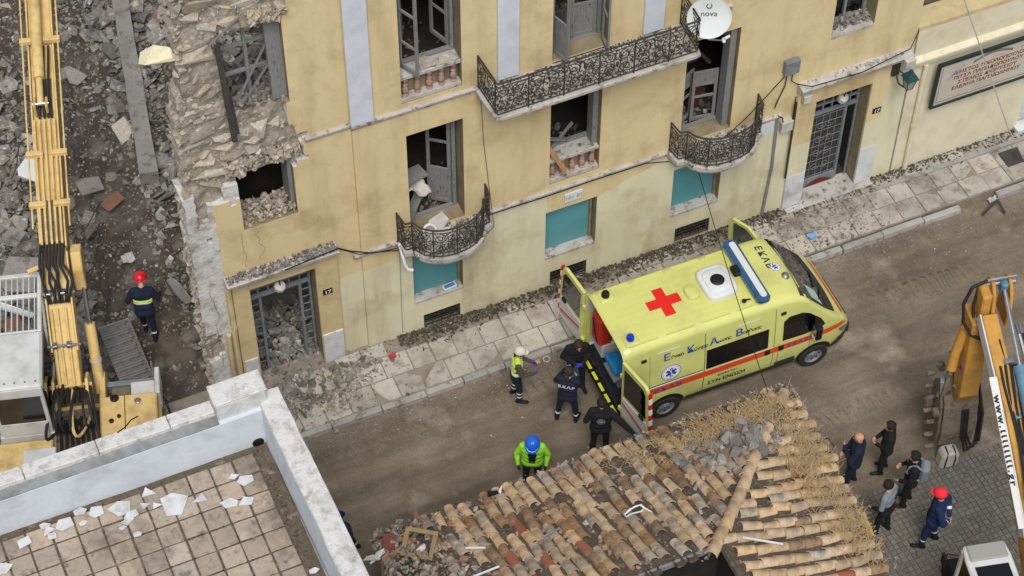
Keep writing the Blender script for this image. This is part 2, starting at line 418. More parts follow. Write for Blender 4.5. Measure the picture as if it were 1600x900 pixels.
for k in range(7500):   # chunkier, denser heap left of the boom and behind the ruined wall
    x, y = (q.uniform(-1.5,3.7), q.uniform(2.6,18)) if k % 4 else (q.uniform(5.9,9.5), q.uniform(5.5,17))
    if 3.0 < x < 3.8 and q.random() < .5: continue
    r = q.uniform(.05,.14) if q.random() < .85 else q.uniform(.14,.3)
    add_rock(mb, (x,y,plot_z(x,y)+r*.3+q.random()*.12), r, q, .9, kinds=None if k % 2 else [3,5,8,13,15,18])
stuff(mb.build('rubble', 'rubble', parent=plot, fixn=False))
# single chunks one can tell apart
GR = 'chunks in the demolished plot'
for k in range(150):
    big = k < 45
    x, y = (q.uniform(.8,3.0), q.uniform(3.2,15)) if k % 3 else (q.uniform(3.0,7.8), q.uniform(3,14))
    if 3.5 < x < 5 and y < 6 and k % 2: x = q.uniform(1,3)
    r = q.uniform(.2,.42) if big else q.uniform(.12,.22)
    mname = q.choice(['chunk','chunk','chunk','chunk_pale','chunk']) if k % 20 else 'chunk_brick'
    where = 'left of the yellow boom' if x < 2.9+.13*(y-3) else 'between boom and concrete beam' if x < 5.4+.2*(y-6) else 'right of the concrete beam'
    dist = 'nearest the cab' if y < 6 else 'midway up the plot' if y < 10.5 else 'far up the plot'
    lab = ('large ' if r > .3 else 'small ' if r < .16 else '')+{'chunk': 'grey concrete chunk', 'chunk_pale': 'pale plaster chunk', 'chunk_brick': 'reddish brick fragment'}[mname]+' '+where+', '+dist
    kinds = [3,5,8,13,15,18] if k % 2 else None
    o = rock_obj('rubble_chunk', mname, None, (x,y,plot_z(x,y)+r*.2), r, q, .5, kinds); tag(o, lab, 'rubble chunk', GR)
# concrete foundation beam across the plot
a = Vector((7.9,17.0,0)); b = Vector((5.72,6.1,0)); mb = MB(); q = random.Random(8)
n = 12; d = (b-a)/n; sd_ = Vector((d.y,-d.x,0)).normalized()
P = []
for i in range(n+1):
    c = a+d*i; wl, wr = .2+q.uniform(-.03,.03), .2+q.uniform(-.03,.03)
    P.append((c-sd_*wl, c+sd_*wr, plot_z(c.x,c.y)+.36+q.uniform(-.02,.02)))
for i in range(n):
    l0, r0, z0 = P[i]; l1, r1, z1 = P[i+1]
    mb.add([(l0.x,l0.y,-.1),(r0.x,r0.y,-.1),(r1.x,r1.y,-.1),(l1.x,l1.y,-.1),(l0.x,l0.y,z0),(r0.x,r0.y,z0),(r1.x,r1.y,z1),(l1.x,l1.y,z1)], [(4,5,6,7),(1,2,6,5),(3,0,4,7)]+([(0,1,5,4)] if i == 0 else [])+([(2,3,7,6)] if i == n-1 else []))
tag(mb.build('foundation_beam', 'concrete'), 'long grey concrete foundation beam running across the demolished plot', 'beam')
# bent pipes and bars sticking out of the rubble
q = random.Random(14)
for k, (px, py, ln) in enumerate([(150,340,1.2),(120,400,1.0),(190,230,.9),(40,160,1.4),(20,110,1.2),(250,475,.9),(265,455,1.0),(30,250,1.3)]):
    c = G(px,py,.25); a = q.uniform(0,6.28); pts = [c+Vector((math.cos(a+.25*math.sin(t*3))*ln*(t-.5), math.sin(a+.25*math.sin(t*3))*ln*(t-.5), .06+.14*math.sin(t*3.1))) for t in np.linspace(0,1,9)]
    mb = MB(); mb.tube(pts, .014, 6)
    tag(mb.build('bent_bar', 'iron', smooth=True), 'thin bent metal bar sticking out of the rubble of the demolished plot', 'metal bar', 'bent bars in the rubble')
# planks / boards
for k, (px, py, ln, wd, mt, lab) in enumerate([(8,480,1.3,.14,'white_plastic','long narrow white board leaning in the rubble left of the yellow boom'),(50,260,.7,.5,'white_plastic','crumpled pale bluish sheet in the rubble left of the yellow boom'),(30,430,.9,.75,'concrete','large flat grey slab lying left of the yellow boom'),(20,370,.5,.4,'concrete','square grey slab near the left edge, beside the yellow boom'),(140,290,.55,.4,'concrete','flat grey slab just right of the yellow boom'),(175,315,.5,.3,'chunk_brick','reddish flat brick slab right of the yellow boom'),(280,455,.9,.22,'concrete','broken concrete post lying behind the firefighter in the plot')]):
    c = G(px,py,.35); a = q.uniform(0,3); rot = Matrix.Rotation(a,3,'Z') @ Matrix.Rotation(q.uniform(-.3,.3),3,'X') @ Matrix.Rotation(q.uniform(-.2,.2),3,'Y')
    mb = MB(); 
    P = [(-wd/2,-ln/2),(wd/2*.8,-ln/2),(wd/2,ln*.3),(wd*.3,ln/2),(-wd/2,ln*.45)]
    mb.prism(P, lambda u,v: c+rot@Vector((u,v,-.03)), lambda u,v: c+rot@Vector((u,v,.03+.05*math.sin(u*6+v*4))))
    tag(mb.build('board' if wd < .2 else 'slab_piece', mt), lab, 'board' if wd < .2 else 'slab')
c = G(200,404,.12); mb = MB(); qq = random.Random(2)
vs = [c+Vector((i*.07-.14, j*.07-.14, qq.uniform(0,.07))) for j in range(5) for i in range(5)]
mb.add(vs, [(j*5+i,j*5+i+1,j*5+i+6,j*5+i+5) for j in range(4) for i in range(4)]); 
o = mb.build('crumpled_paper','cloth_white',fixn=False); tag(o,'crumpled white paper on the dirt in front of the firefighter in the plot','paper')
o.modifiers.new('s','SOLIDIFY').thickness = .003

# small debris scattered on the street and the sidewalk
q = random.Random(31); mb = MB(); mp = MB(); mb_c = MB()
for k in range(3200):
    x, y = q.uniform(5.5,26), q.uniform(-12,-1.58)
    if q.random() < .8: y = -1.58-abs(q.gauss(0,.45))
    add_rock(mb, (x,y,.005+road_z(x,y)), q.uniform(.006,.026), q, 1)
for k in range(160):
    x, y = q.uniform(8,22), q.uniform(-9,-2); add_rock(mp, (x,y,.01), q.uniform(.012,.03), q, 1)
for k in range(1500):   # heap in front of the left doorway, over the pavement
    x = 7.0+q.gauss(0,.75); y = -.25-abs(q.gauss(0,.4)); r = q.uniform(.015,.06) if q.random() < .85 else q.uniform(.06,.12)
    h = .16*math.exp(-((x-6.9)/.7)**2-((y+.15)/.4)**2)
    add_rock(mp if q.random() < .35 else mb, (x,y,walk_z(x,y)+h+.01), r, q, 1)
for k in range(900):   # crumbs along the wall foot
    x = q.uniform(8,25.5); y = -abs(q.gauss(0,.13)); add_rock(mb, (x,y-.03,walk_z(x,y)+.012), q.uniform(.008,.035), q, 1)
for k in range(700):
    x = q.uniform(8,25)+0*q.random(); y = q.uniform(-1.4,-.1); add_rock(mb, (x,y,walk_z(x,y)+.010), q.uniform(.006,.022), q, .6)
for k in range(420):
    x = q.uniform(17.4,20.5); y = q.uniform(-1.4,-.1); add_rock(mb, (x,y,walk_z(x,y)+.012), q.uniform(.01,.05), q, .6)
for k in range(900):   # mud clods pressed up by tyre lugs, in rows across the lanes
    lane = q.choice([-2.55,-3.05,-4.35,-4.75,-5.3]); x = round(q.uniform(6.5,24)/.13)*.13+.05*lane; y = lane+q.gauss(0,.10)+.02*(x-12)
    if nz(x,lane*3,.35,2) < .05: continue
    vs_,fs_ = ROCKS[q.randrange(len(ROCKS))]; r = q.uniform(.012,.028); mb_c.add([Vector((x,y,.004+road_z(x,y)))+Vector((v[0]*r*.8,v[1]*r*3.0,v[2]*r*.7)) for v in vs_],fs_)
stuff(mb_c.build('mud_clods','road_mud',road,fixn=False))
stuff(tag(mb.build('gravel','rubble',fixn=False),'grey crumbs of rubble scattered over street and sidewalk','rubble'))
stuff(tag(mp.build('plaster_crumbs','rubble_pale',fixn=False),'pale crumbs of plaster scattered over street and sidewalk','rubble'))
# dry leaf litter along the wall foot
mb = MB()
for k in range(2600):
    x = q.uniform(9.2,18.4) if q.random() < .8 else q.uniform(18.4,25); y = -abs(q.gauss(.05,.16)); c = Vector((x,y-.02,walk_z(x,y)+.02)); m = rand_rot(q,.7)*q.uniform(.02,.055)
    mb.add([c+m@Vector(v) for v in ((-1,-.4,0),(1,-.35,.1),(.8,.4,0),(-.9,.35,.15))], [(0,1,2,3)])
stuff(tag(mb.build('leaf_litter','litter',fixn=False),'dark dry litter and weeds along the foot of the yellow wall','litter'))
# larger stones before the left doorway
for k in range(60):
    x = 6.95+q.gauss(0,.5); y = -.25-abs(q.gauss(0,.25)); r = q.uniform(.07,.17)
    o = rock_obj('rubble_chunk', q.choice(['chunk','chunk_pale','chunk']), None, (x,y,walk_z(x,y)+r*.35+.1*math.exp(-((x-6.9)/.6)**2)), r, q, .8)
    tag(o, 'angular stone in the rubble heap spilling from the left doorway', 'stone', 'stones before the left doorway')

# litter one can point at on pavement and street
def scrap(name,px,py,z,mt,sz,lab,cat,seed,flat=.5):
    c = G(px,py,z); q = random.Random(seed); mb = MB(); n = 5
    vs = [c+Vector(((i/(n-1)-.5)*sz+q.uniform(-.01,.01),(j/(n-1)-.5)*sz*.7+q.uniform(-.01,.01),q.uniform(.0,sz*flat))) for j in range(n) for i in range(n)]
    mb.add(vs,[(j*n+i,j*n+i+1,(j+1)*n+i+1,(j+1)*n+i) for j in range(n-1) for i in range(n-1)]); o = mb.build(name,mt,fixn=False); o.modifiers.new('s','SOLIDIFY').thickness=.004; return tag(o,lab,cat)
mat('scrap_blue', S(110,160,196)); mat('scrap_red', S(176,52,52)); mat('scrap_yellow', S(206,160,92))
scrap('paper_scrap',1268,370,.2,'scrap_blue',.2,'pale blue paper scrap on the pavement right of the ambulance','paper',1)
scrap('red_rag',613,558,.28,'scrap_red',.16,'small red rag among the crumbs on the left pavement','rag',2)
scrap('yellow_sponge',838,567,.02,'scrap_yellow',.14,'small yellow pad on the street beside the paramedic in vest','pad',3,.3)
scrap('tissue',926,402,.25,'cloth_white',.22,'white tissue strip on the pavement behind the ambulance roof','tissue',4)
scrap('white_paper',1552,314,.06,'cloth_white',.24,'crumpled white paper in the gutter near the right picture edge','paper',5)
c = G(854,562,.02); mb = MB(); mb.tube([c+Vector((.07*math.cos(t),.07*math.sin(t),.02)) for t in np.linspace(0,6.2832,17)[:-1]],.012,6,closed=True); tag(mb.build('tape_ring','cloth_white',smooth=True),'white ring lying on the street by the kerb','ring')
c = G(1548,330,.05); mb = MB(); mb.bar(c+Vector((-.25,-.05,.05)),c+Vector((.2,.1,.2)),.05,.03); mb.bar(c+Vector((.2,.1,.2)),c+Vector((.25,-.2,.02)),.05,.03); tag(mb.build('scrap_metal','iron'),'bent dark metal frame in the gutter near the right picture edge','scrap metal')
# ================================================================ yellow apartment building
def plaster_material():
    m = mat('plaster', S(206,185,138), S(197,175,127), S(211,191,147), scale=1.1, bump=.25, bscale=14, rough=.9)
    t = m.node_tree; N = t.nodes; L = t.links; p = N['Principled BSDF']
    g = N.new('ShaderNodeNewGeometry'); sp = N.new('ShaderNodeSeparateXYZ'); L.new(g.outputs['Position'], sp.inputs[0])
    # where the cream repaint of the ground floor ends, along the street
    mr = N.new('ShaderNodeMapRange'); mr.inputs[1].default_value = 5; mr.inputs[2].default_value = 22; L.new(sp.outputs[0], mr.inputs[0])
    cr = N.new('ShaderNodeValToRGB'); el = cr.color_ramp.elements
    st = [(5,0),(8.04,0),(8.05,2.78),(9.63,2.95),(9.64,3.34),(12.64,3.34),(12.65,2.72),(13.86,2.72),(13.95,2.78),(14.8,3.05),(15.6,3.30),(18.3,3.3),(18.42,3.0),(18.43,2.28),(20.7,2.28),(20.71,4.2),(22,4.2)]
    for i, (x, z) in enumerate(st):
        e = el[i] if i < 2 else el.new((x-5)/17)
        e.position = (x-5)/17; e.color = (z/8,z/8,z/8,1)
    L.new(mr.outputs[0], cr.inputs[0])
    wob = N.new('ShaderNodeTexNoise'); wob.inputs['Scale'].default_value = 1.5; L.new(g.outputs['Position'], wob.inputs['Vector'])
    mz = N.new('ShaderNodeMath'); mz.operation = 'MULTIPLY_ADD'; mz.inputs[1].default_value = .12; L.new(wob.outputs[0], mz.inputs[0]); L.new(sp.outputs[2], mz.inputs[2])
    m8 = N.new('ShaderNodeMath'); m8.operation = 'DIVIDE'; m8.inputs[1].default_value = 8; L.new(mz.outputs[0], m8.inputs[0])
    lt = N.new('ShaderNodeMath'); lt.operation = 'LESS_THAN'; L.new(m8.outputs[0], lt.inputs[0]); L.new(cr.outputs[0], lt.inputs[1])
    base = p.inputs['Base Color'].links[0].from_socket
    n2 = N.new('ShaderNodeTexNoise'); n2.inputs['Scale'].default_value = .9; n2.inputs['Detail'].default_value = 7; L.new(g.outputs['Position'], n2.inputs['Vector'])
    c2 = N.new('ShaderNodeValToRGB'); c2.color_ramp.elements[0].color = S(204,197,163); c2.color_ramp.elements[1].color = S(214,208,178); c2.color_ramp.elements[0].position = .3; c2.color_ramp.elements[1].position = .7; L.new(n2.outputs[0], c2.inputs[0])
    mx = N.new('ShaderNodeMix'); mx.data_type = 'RGBA'; L.new(lt.outputs[0], mx.inputs['Factor']); L.new(base, mx.inputs['A']); L.new(c2.outputs[0], mx.inputs['B'])
    # rain streaks and grime with a shape of their own
    mp = N.new('ShaderNodeMapping'); mp.inputs['Scale'].default_value = (2.6,2.6,.3); L.new(g.outputs['Position'], mp.inputs[0])
    n3 = N.new('ShaderNodeTexNoise'); n3.inputs['Scale'].default_value = .8; n3.inputs['Detail'].default_value = 8; n3.inputs['Roughness'].default_value = .65; L.new(mp.outputs[0], n3.inputs['Vector'])
    r3 = N.new('ShaderNodeMapRange'); r3.inputs[1].default_value = .48; r3.inputs[2].default_value = .78; r3.inputs[4].default_value = .5; L.new(n3.outputs[0], r3.inputs[0])
    n4 = N.new('ShaderNodeTexNoise'); n4.inputs['Scale'].default_value = .75; n4.inputs['Detail'].default_value = 9; n4.inputs['Roughness'].default_value = .7; L.new(g.outputs['Position'], n4.inputs['Vector'])
    r4 = N.new('ShaderNodeMapRange'); r4.inputs[1].default_value = .5; r4.inputs[2].default_value = .75; r4.inputs[4].default_value = .7; L.new(n4.outputs[0], r4.inputs[0])
    ad = N.new('ShaderNodeMath'); ad.operation = 'ADD'; ad.use_clamp = True; L.new(r3.outputs[0], ad.inputs[0]); L.new(r4.outputs[0], ad.inputs[1])
    m5 = N.new('ShaderNodeMix'); m5.data_type = 'RGBA'; L.new(ad.outputs[0], m5.inputs['Factor']); L.new(mx.outputs['Result'], m5.inputs['A']); m5.inputs['B'].default_value = S(156,134,98)
    L.new(m5.outputs['Result'], p.inputs['Base Color'])
plaster_material()
mat('ochre', S(202,182,138), S(190,170,126), scale=2, bump=.3, rough=.9, dirt=S(140,112,74), dscale=1.5, damt=.6)
mat('cream', S(208,199,170), S(198,189,158), S(214,206,180), scale=1.2, bump=.2, rough=.85, dirt=S(168,148,108), dscale=1.1, damt=.45)
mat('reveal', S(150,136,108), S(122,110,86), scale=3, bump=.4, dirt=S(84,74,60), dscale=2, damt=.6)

mat('cream_lump', S(226,214,170), S(206,190,140), S(232,224,190), scale=5, bump=1, bscale=18, coord='obj')
bld = thing('apartment_building', 'yellow ochre apartment building with broken left end, iron balconies and teal boarded windows', 'building', (5.2,0,0))
OPEN = [(6.2,7.58,-.2,3.38),(6.28,7.38,5.13,6.60),(6.26,7.46,8.20,10.28),(9.6,10.83,7.30,10.4),(9.63,10.82,3.50,6.38),(12.7,13.92,7.16,10.2),
        (12.71,13.83,3.58,6.2),(15.7,16.88,3.50,6.44),(9.65,10.76,1.22,2.75),(12.65,13.80,1.22,2.70),(15.63,16.79,1.22,2.68),
        (9.84,10.68,.2,.68),(12.78,13.65,.2,.68),(15.79,16.64,.22,.70),(18.93,20.3,.12,3.46),(19.07,20.09,5.26,7.6)]
ZT = 12.3; XR = 21.25
xs = set(np.round(np.arange(5.2,8.58,.11),3)) | {8.58, XR}
for o in OPEN: xs |= {o[0], o[1]}
xs |= set(np.round(np.arange(8.58,XR,1.1),3))
zs = set(np.round(np.arange(-.2,ZT+.01,.125),3))
for o in OPEN: zs |= {o[2], o[3]}
def clean(v, keep, tol=.03):
    v = sorted(v); out = []
    for a in v:
        if out and a-out[-1] < tol:
            if a in keep: out[-1] = a
            continue
        out.append(a)
    return out
xs = clean(xs, {a for o in OPEN for a in o[:2]} | {8.58, XR, 5.2}); zs = clean(zs, {a for o in OPEN for a in o[2:]})
def nn(x, z, s, o=0): return noise.noise((x*s+o, z*s, o*1.7))
def left_edge(z): return 5.2+max(0,.085*(z-5.5))+.16*nn(0,z,1.4,4)*(z > 4)+.1*nn(0,z,4,7)*(z > 4)
def celltype(x, z):
    for a, b, c, d in OPEN:
        if a < x < b and c < z < d: return 'O'
    if x < 8.58:
        if x < left_edge(z)-.02: return 'N'
        n = .14*nn(x,z,2.2,1)+.07*nn(x,z,6,2)
        if z > 6.62+n*1.2 and x < 7.40+n*.9: return 'B'
        if 6.50+n < z < 7.28+n and x < 7.66+n: return 'B'
        if z > 10.35 and x < 7.5+n: return 'B'
        if x < 6.2 and z > 1.2 and noise.noise((x*1.5+9,z*.9,3.3)) > .22 and (x < 5.6+n or z > 6): return 'B'
        if x < 5.56+n*.6 and z > 3.85: return 'W'
        if x < 6.25 and z > 6.02+n: return 'W'
        if x < 5.72+n*.15: return 'W'
    return 'P'
NX, NZ_ = len(xs)-1, len(zs)-1
ct = [[celltype((xs[i]+xs[i+1])/2, (zs[j]+zs[j+1])/2) for j in range(NZ_)] for i in range(NX)]
def cty(i, j): return ct[i][j] if 0 <= i < NX and 0 <= j < NZ_ else 'N'
YD = {'P': 0.0, 'W': .025, 'B': .13}
def yoff(i): return .07 if xs[min(max(i,0),NX-1)] < 8.57 else 0.0
def gv(i, j):
    x, z = xs[i], zs[j]
    ts = {cty(a,b) for a in (i-1,i) for b in (j-1,j)}
    if x < 8.4 and 'O' not in ts and len(ts) > 1 and 0 < j:
        x += .05*nn(x,z,9,3); z += .05*nn(x,z,9,6)
    return x, z
wall = MB(); masonry = MB(); DEP = lambda i: .62 if xs[i] < 8.57 else .42
for i in range(NX):
    for j in range(NZ_):
        c = ct[i][j]
        if c in 'ON': continue
        y = YD[c]+yoff(i); k = {'P':0,'W':1,'B':2}[c]
        P = [gv(i,j), gv(i+1,j), gv(i+1,j+1), gv(i,j+1)]
        if c == 'B': f = [(a, y+.09*nn(a,b,4,8), b) for a, b in P]
        else: f = [(a, y, b) for a, b in P]
        wall.add(f, [(0,1,2,3)], k)
        if xs[i] < 8.57: wall.add([(a, .69, b) for a, b in P], [(3,2,1,0)], 1)
        for (di, dj, a, b) in ((-1,0,3,0),(1,0,1,2),(0,-1,0,1),(0,1,2,3)):
            n_ = cty(i+di, j+dj)
            if n_ == c and yoff(i) == yoff(i+di if 0 <= i+di < NX else i): continue
            if n_ == 'O': y2 = yoff(i)+DEP(i)
            elif n_ == 'N': y2 = .69 if xs[i] < 8.57 else .42
            else: y2 = YD[n_]+yoff(i+di)+.05
            if y2 <= y+.001: continue
            A, B_ = f[a], f[b]
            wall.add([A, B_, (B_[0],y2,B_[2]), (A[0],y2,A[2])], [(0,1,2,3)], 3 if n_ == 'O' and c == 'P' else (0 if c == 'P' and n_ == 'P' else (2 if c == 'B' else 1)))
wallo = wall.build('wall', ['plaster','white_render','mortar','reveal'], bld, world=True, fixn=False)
# exposed masonry: single stones
q = random.Random(77); zc = 6.4; ns = 0
while zc < ZT:
    h = q.uniform(.2,.40); x = 5.15+q.uniform(-.1,.1)
    while x < 7.7:
        wd = q.uniform(.22,.62); cx, cz = x+wd/2, zc+h/2
        ok = all(celltype(cx+a*wd*.38, cz+b*h*.35) == 'B' for a in (-1,0,1) for b in (-1,0,1))
        if ok and q.random() < .93:
            i = q.randrange(len(ROCKS)); k = (i,'stone')
            if k not in ROCKM:
                me = bpy.data.meshes.new('stone'); me.from_pydata(ROCKS[i][0],[],ROCKS[i][1]); me.materials.append(MATS['stone']); ROCKM[k] = me
            ob = bpy.data.objects.new('stone', ROCKM[k]); COL.objects.link(ob); ob.parent = wallo
            rot = Matrix.Rotation(q.uniform(-.15,.15),4,'Y') @ Matrix.Rotation(q.uniform(-.3,.3),4,'X')
            ob.matrix_local = Matrix.Translation(Vector((cx-5.2, .20+q.uniform(-.035,.06), cz))) @ rot @ Matrix.Diagonal((wd*.60, .15, h*.95,1)); ns += 1
        x += wd*.97
    zc += h*.93
# lumps of loose mortar and small stones between them
mb = MB()
for k in range(420):
    x, z = q.uniform(5.2,7.75), q.uniform(6.3,ZT)
    if celltype(x,z) == 'B': add_rock(mb, (x, .17+q.uniform(-.03,.05), z), q.uniform(.025,.06), q)
for k in range(500):
    z = q.uniform(.4,ZT); x = left_edge(z)+q.uniform(-.03,.06); add_rock(mb, (x, q.uniform(.15,.65), z), q.uniform(.03,.11), q)
stuff(mb.build('loose_mortar', 'rubble_pale', bld, world=True, fixn=False))
o = rock_obj('plaster_lump','cream_lump',None,(5.25,.45,9.95),.36,random.Random(7),.3,scale=(1,.6,.7)); tag(o,'cream yellow lump of broken plaster perched on the ruined wall end','plaster lump')
# ragged stones on the broken end of the wall and hanging cornice lump
mb = MB()
for k in range(160):
    x = 6.1+q.uniform(0,1.5); z = 6.88+q.uniform(-.2,.18)
    if celltype(x,z) == 'B': add_rock(mb, (x, .16+q.uniform(-.1,.02), z), q.uniform(.03,.1), q)
for k in range(160):
    x = 6.9+q.uniform(0,.6); z = 10.45+q.uniform(-.1,.2); add_rock(mb, (x, .12+q.uniform(-.1,.05), z), q.uniform(.04,.12), q)
stuff(mb.build('broken_render', 'rubble_pale', bld, world=True, fixn=False))
# interior shell behind the standing part
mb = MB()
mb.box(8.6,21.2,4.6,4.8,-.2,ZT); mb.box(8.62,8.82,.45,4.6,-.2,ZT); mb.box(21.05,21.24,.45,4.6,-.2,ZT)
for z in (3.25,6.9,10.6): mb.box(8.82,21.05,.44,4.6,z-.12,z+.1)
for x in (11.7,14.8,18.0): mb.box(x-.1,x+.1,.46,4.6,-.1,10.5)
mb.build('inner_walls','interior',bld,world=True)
mb = MB(); mb.box(8.5,21.3,-.02,4.9,ZT+.01,ZT+.2); mb.build('roof','concrete',bld,world=True)
mb = MB(); mb.box(5.75,8.6,1.9,2.1,-.2,3.3); mb.box(8.42,8.6,.72,1.9,-.2,3.3); mb.box(5.75,8.6,.70,2.1,3.42,3.55); mb.build('partition_wall','interior_pale',bld,world=True)  # last box is a ceiling slab added to darken the doorway room
# remnant of the upper floor behind the left bay: slab, dark room below, rubble on top
mb = MB(); mb.prism([(5.75,.70),(8.58,.70),(8.58,2.7),(7.6,2.9),(6.9,2.5),(6.3,2.75),(5.8,2.2)],lambda u,v:(u,v,6.84),lambda u,v:(u,v,7.0)); mb.build('floor_slab','concrete',bld,world=True)
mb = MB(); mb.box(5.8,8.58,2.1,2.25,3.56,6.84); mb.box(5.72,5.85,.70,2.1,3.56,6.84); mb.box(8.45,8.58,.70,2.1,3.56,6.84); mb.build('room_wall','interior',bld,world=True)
mb = MB(); q = random.Random(43)
for k in range(520):
    x, y = q.uniform(5.85,8.4), q.uniform(.72,2.5); add_rock(mb,(x,y,7.0+q.uniform(0,.45)*(.4+.6*math.sin(x*2.2)**2)),q.uniform(.05,.19),q)
stuff(mb.build('floor_rubble','rubble',bld,world=True,fixn=False))
# heap inside the left doorway
mb = MB(); q = random.Random(41)
for k in range(700):
    x, y = q.uniform(5.9,8.3), q.uniform(.0,1.9); h = .2+.35*(y/2.5)+.2*nz(x,y,1.2)
    add_rock(mb, (x,y,max(.2,h*q.uniform(.5,1))), q.uniform(.04,.16), q)
stuff(mb.build('rubble_heap','rubble',bld,world=True,fixn=False))
# heaps on inner floors seen through the openings
mb = MB()
for (x0,x1,z,y0,y1) in ((9.5,11,3.36,.5,1.6),(12.6,14,3.36,.5,1.6),(15.6,17,3.36,.4,1.5),(9.5,11,7.02,.6,2.6),(12.6,14,7.05,.4,1.4),(19,20.2,5.28,.1,.5)):
    for k in range(150): add_rock(mb, (q.uniform(x0,x1),q.uniform(y0,y1),z+q.uniform(0,.12)), q.uniform(.02,.09), q)
mb_p = MB()
for k in range(230):   # on the ledges of the left bay windows
    add_rock(mb_p, (q.uniform(6.3,7.36),q.uniform(.1,.66),5.14+q.uniform(0,.2)), q.uniform(.03,.09), q)
for k in range(110): add_rock(mb, (q.uniform(6.3,7.4),q.uniform(.15,.68),8.2+q.uniform(0,.15)), q.uniform(.03,.13), q)
for k in range(420):
    x = q.uniform(5.75,8.03); add_rock(mb, (x,q.uniform(-.16,.05),3.92+q.uniform(0,.07)), q.uniform(.015,.055), q)
for k in range(70): add_rock(mb, (q.uniform(18.5,21),q.uniform(-.14,.0),4.18), q.uniform(.01,.035), q)
for k in range(200): add_rock(mb, (q.uniform(11.3,15.3),q.uniform(-.75,-.02),7.12), q.uniform(.008,.04), q)
stuff(mb.build('debris','rubble',bld,world=True,fixn=False)); stuff(mb_p.build('ledge_debris','rubble_pale',bld,world=True,fixn=False))
# ledges / sills under left-bay windows already in the wall; string courses
def course(x0,x1,z,proud=.07,y=0.0,h=.13,mt='grimy_marble',name='string_course'):
    mb = MB(); P = [(y+.02,z-h),(y-proud*.45,z-h),(y-proud*.6,z-h*.55),(y-proud,z-h*.4),(y-proud,z-h*.1),(y-proud*.8,z),(y+.02,z)]
    mb.prism(P, lambda u,v: (x0,u,v), lambda u,v: (x1,u,v)); return mb.build(name,mt,bld,world=True)
course(7.66,8.56,7.16,y=.07); course(8.56,11.12,7.16); course(15.6,16.6,7.2)
course(8.40,9.36,3.42); course(11.28,15.42,3.42); course(17.55,18.1,3.42)
# pilasters
for x0, x1 in ((8.55,9.01),(11.55,11.99),(14.63,15.07)):
    mb = MB(); mb.box(x0,x1,-.07,.01,7.17,ZT); mb.build('pilaster','white_paint',bld,bevel=.01,world=True)
# door surrounds and canopies
for (x0,x1,z,yy) in ((5.72,8.06,3.84,.07),(18.42,21.12,4.10,0)):
    mb = MB(); P = [(yy+.02,z-.14),(yy-.10,z-.14),(yy-.14,z-.08),(yy-.24,z-.04),(yy-.26,z+.04),(yy+.02,z+.10)]
    mb.prism(P, lambda u,v: (x0,u,v), lambda u,v: (x1,u,v)); mb.build('door_canopy','grimy_marble',bld,world=True)
for (x0,x1,z0,z1,yy) in ((7.58,8.06,.2,3.69,.07),(5.84,6.2,.2,3.69,.07),(6.2,7.58,3.38,3.69,.07)):
    mb = MB(); mb.box(x0,x1,yy-.06,yy+.01,z0,z1); mb.build('door_surround','ochre',bld,bevel=.008,world=True)
for (x0,x1,z0,z1,yy) in ((7.6,8.04,.15,1.18,.01),(5.88,6.17,.15,1.2,.01)):
    mb = MB(); mb.box(x0,x1,yy-.03,yy+.01,z0,z1); mb.build('marble_panel','marble',bld,bevel=.005,world=True)
for (x0,x1,z0,z1,mt) in ((18.46,18.93,1.25,3.95,'plaster'),(20.3,20.72,1.35,3.95,'plaster'),(18.93,20.3,3.46,3.95,'ochre')):
    mb = MB(); mb.box(x0,x1,-.06,.01,z0,z1); mb.build('door_surround',mt,bld,world=True)
for (x0,x1,z0,z1) in ((18.46,18.93,.1,1.25),(20.3,20.72,.1,1.35)):
    mb = MB(); mb.box(x0,x1,-.065,.012,z0,z1-.003); mb.build('marble_panel','marble',bld,bevel=.005,world=True)
mb = MB(); mb.box(18.5,20.7,-.22,-.07,.0,.2); mb.box(18.9,20.33,-.07,.4,.05,.2); mb.build('door_step','grimy_marble',bld,bevel=.01,world=True)
# teal boarded windows with sills, iron vents below
for (x0,x1,z0,z1) in ((9.65,10.76,1.22,2.75),(12.65,13.80,1.22,2.70),(15.63,16.79,1.22,2.68)):
    mb = MB(); mb.box(x0-.02,x1+.02,.22,.26,z0,z1+.02); t = mb.build('window_board','teal',bld,world=True)
    mb = MB(); mb.box(x0+.003,x1-.003,-.02,.22,z0-.04,z0+.03); mb.build('sill','grimy_marble',bld,bevel=.008,world=True)
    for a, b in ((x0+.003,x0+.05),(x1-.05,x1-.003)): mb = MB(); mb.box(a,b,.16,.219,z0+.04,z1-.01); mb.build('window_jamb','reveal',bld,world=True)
    for k in range(5):
        mb = MB(); xx = x0+.1+(x1-x0-.2)*(k%3)/2; mb.lathe([(.012,0),(.010,.006)],(xx,.218,z0+.12 if k < 3 else z1-.12),Matrix.Rotation(R(90),3,'X'),8); mb.build('screw','grey_metal',bld,world=True)
def spiral(mb, mp, cu, cv, r0, r1, a0, turns, rad=.009, n=22, k=5):
    pts = []
    for i in range(n+1):
        t = i/n; a = a0+turns*2*math.pi*t; r = r0+(r1-r0)*t; pts.append(mp(cu+r*math.cos(a), cv+r*math.sin(a)))
    mb.tube(pts, rad, k)
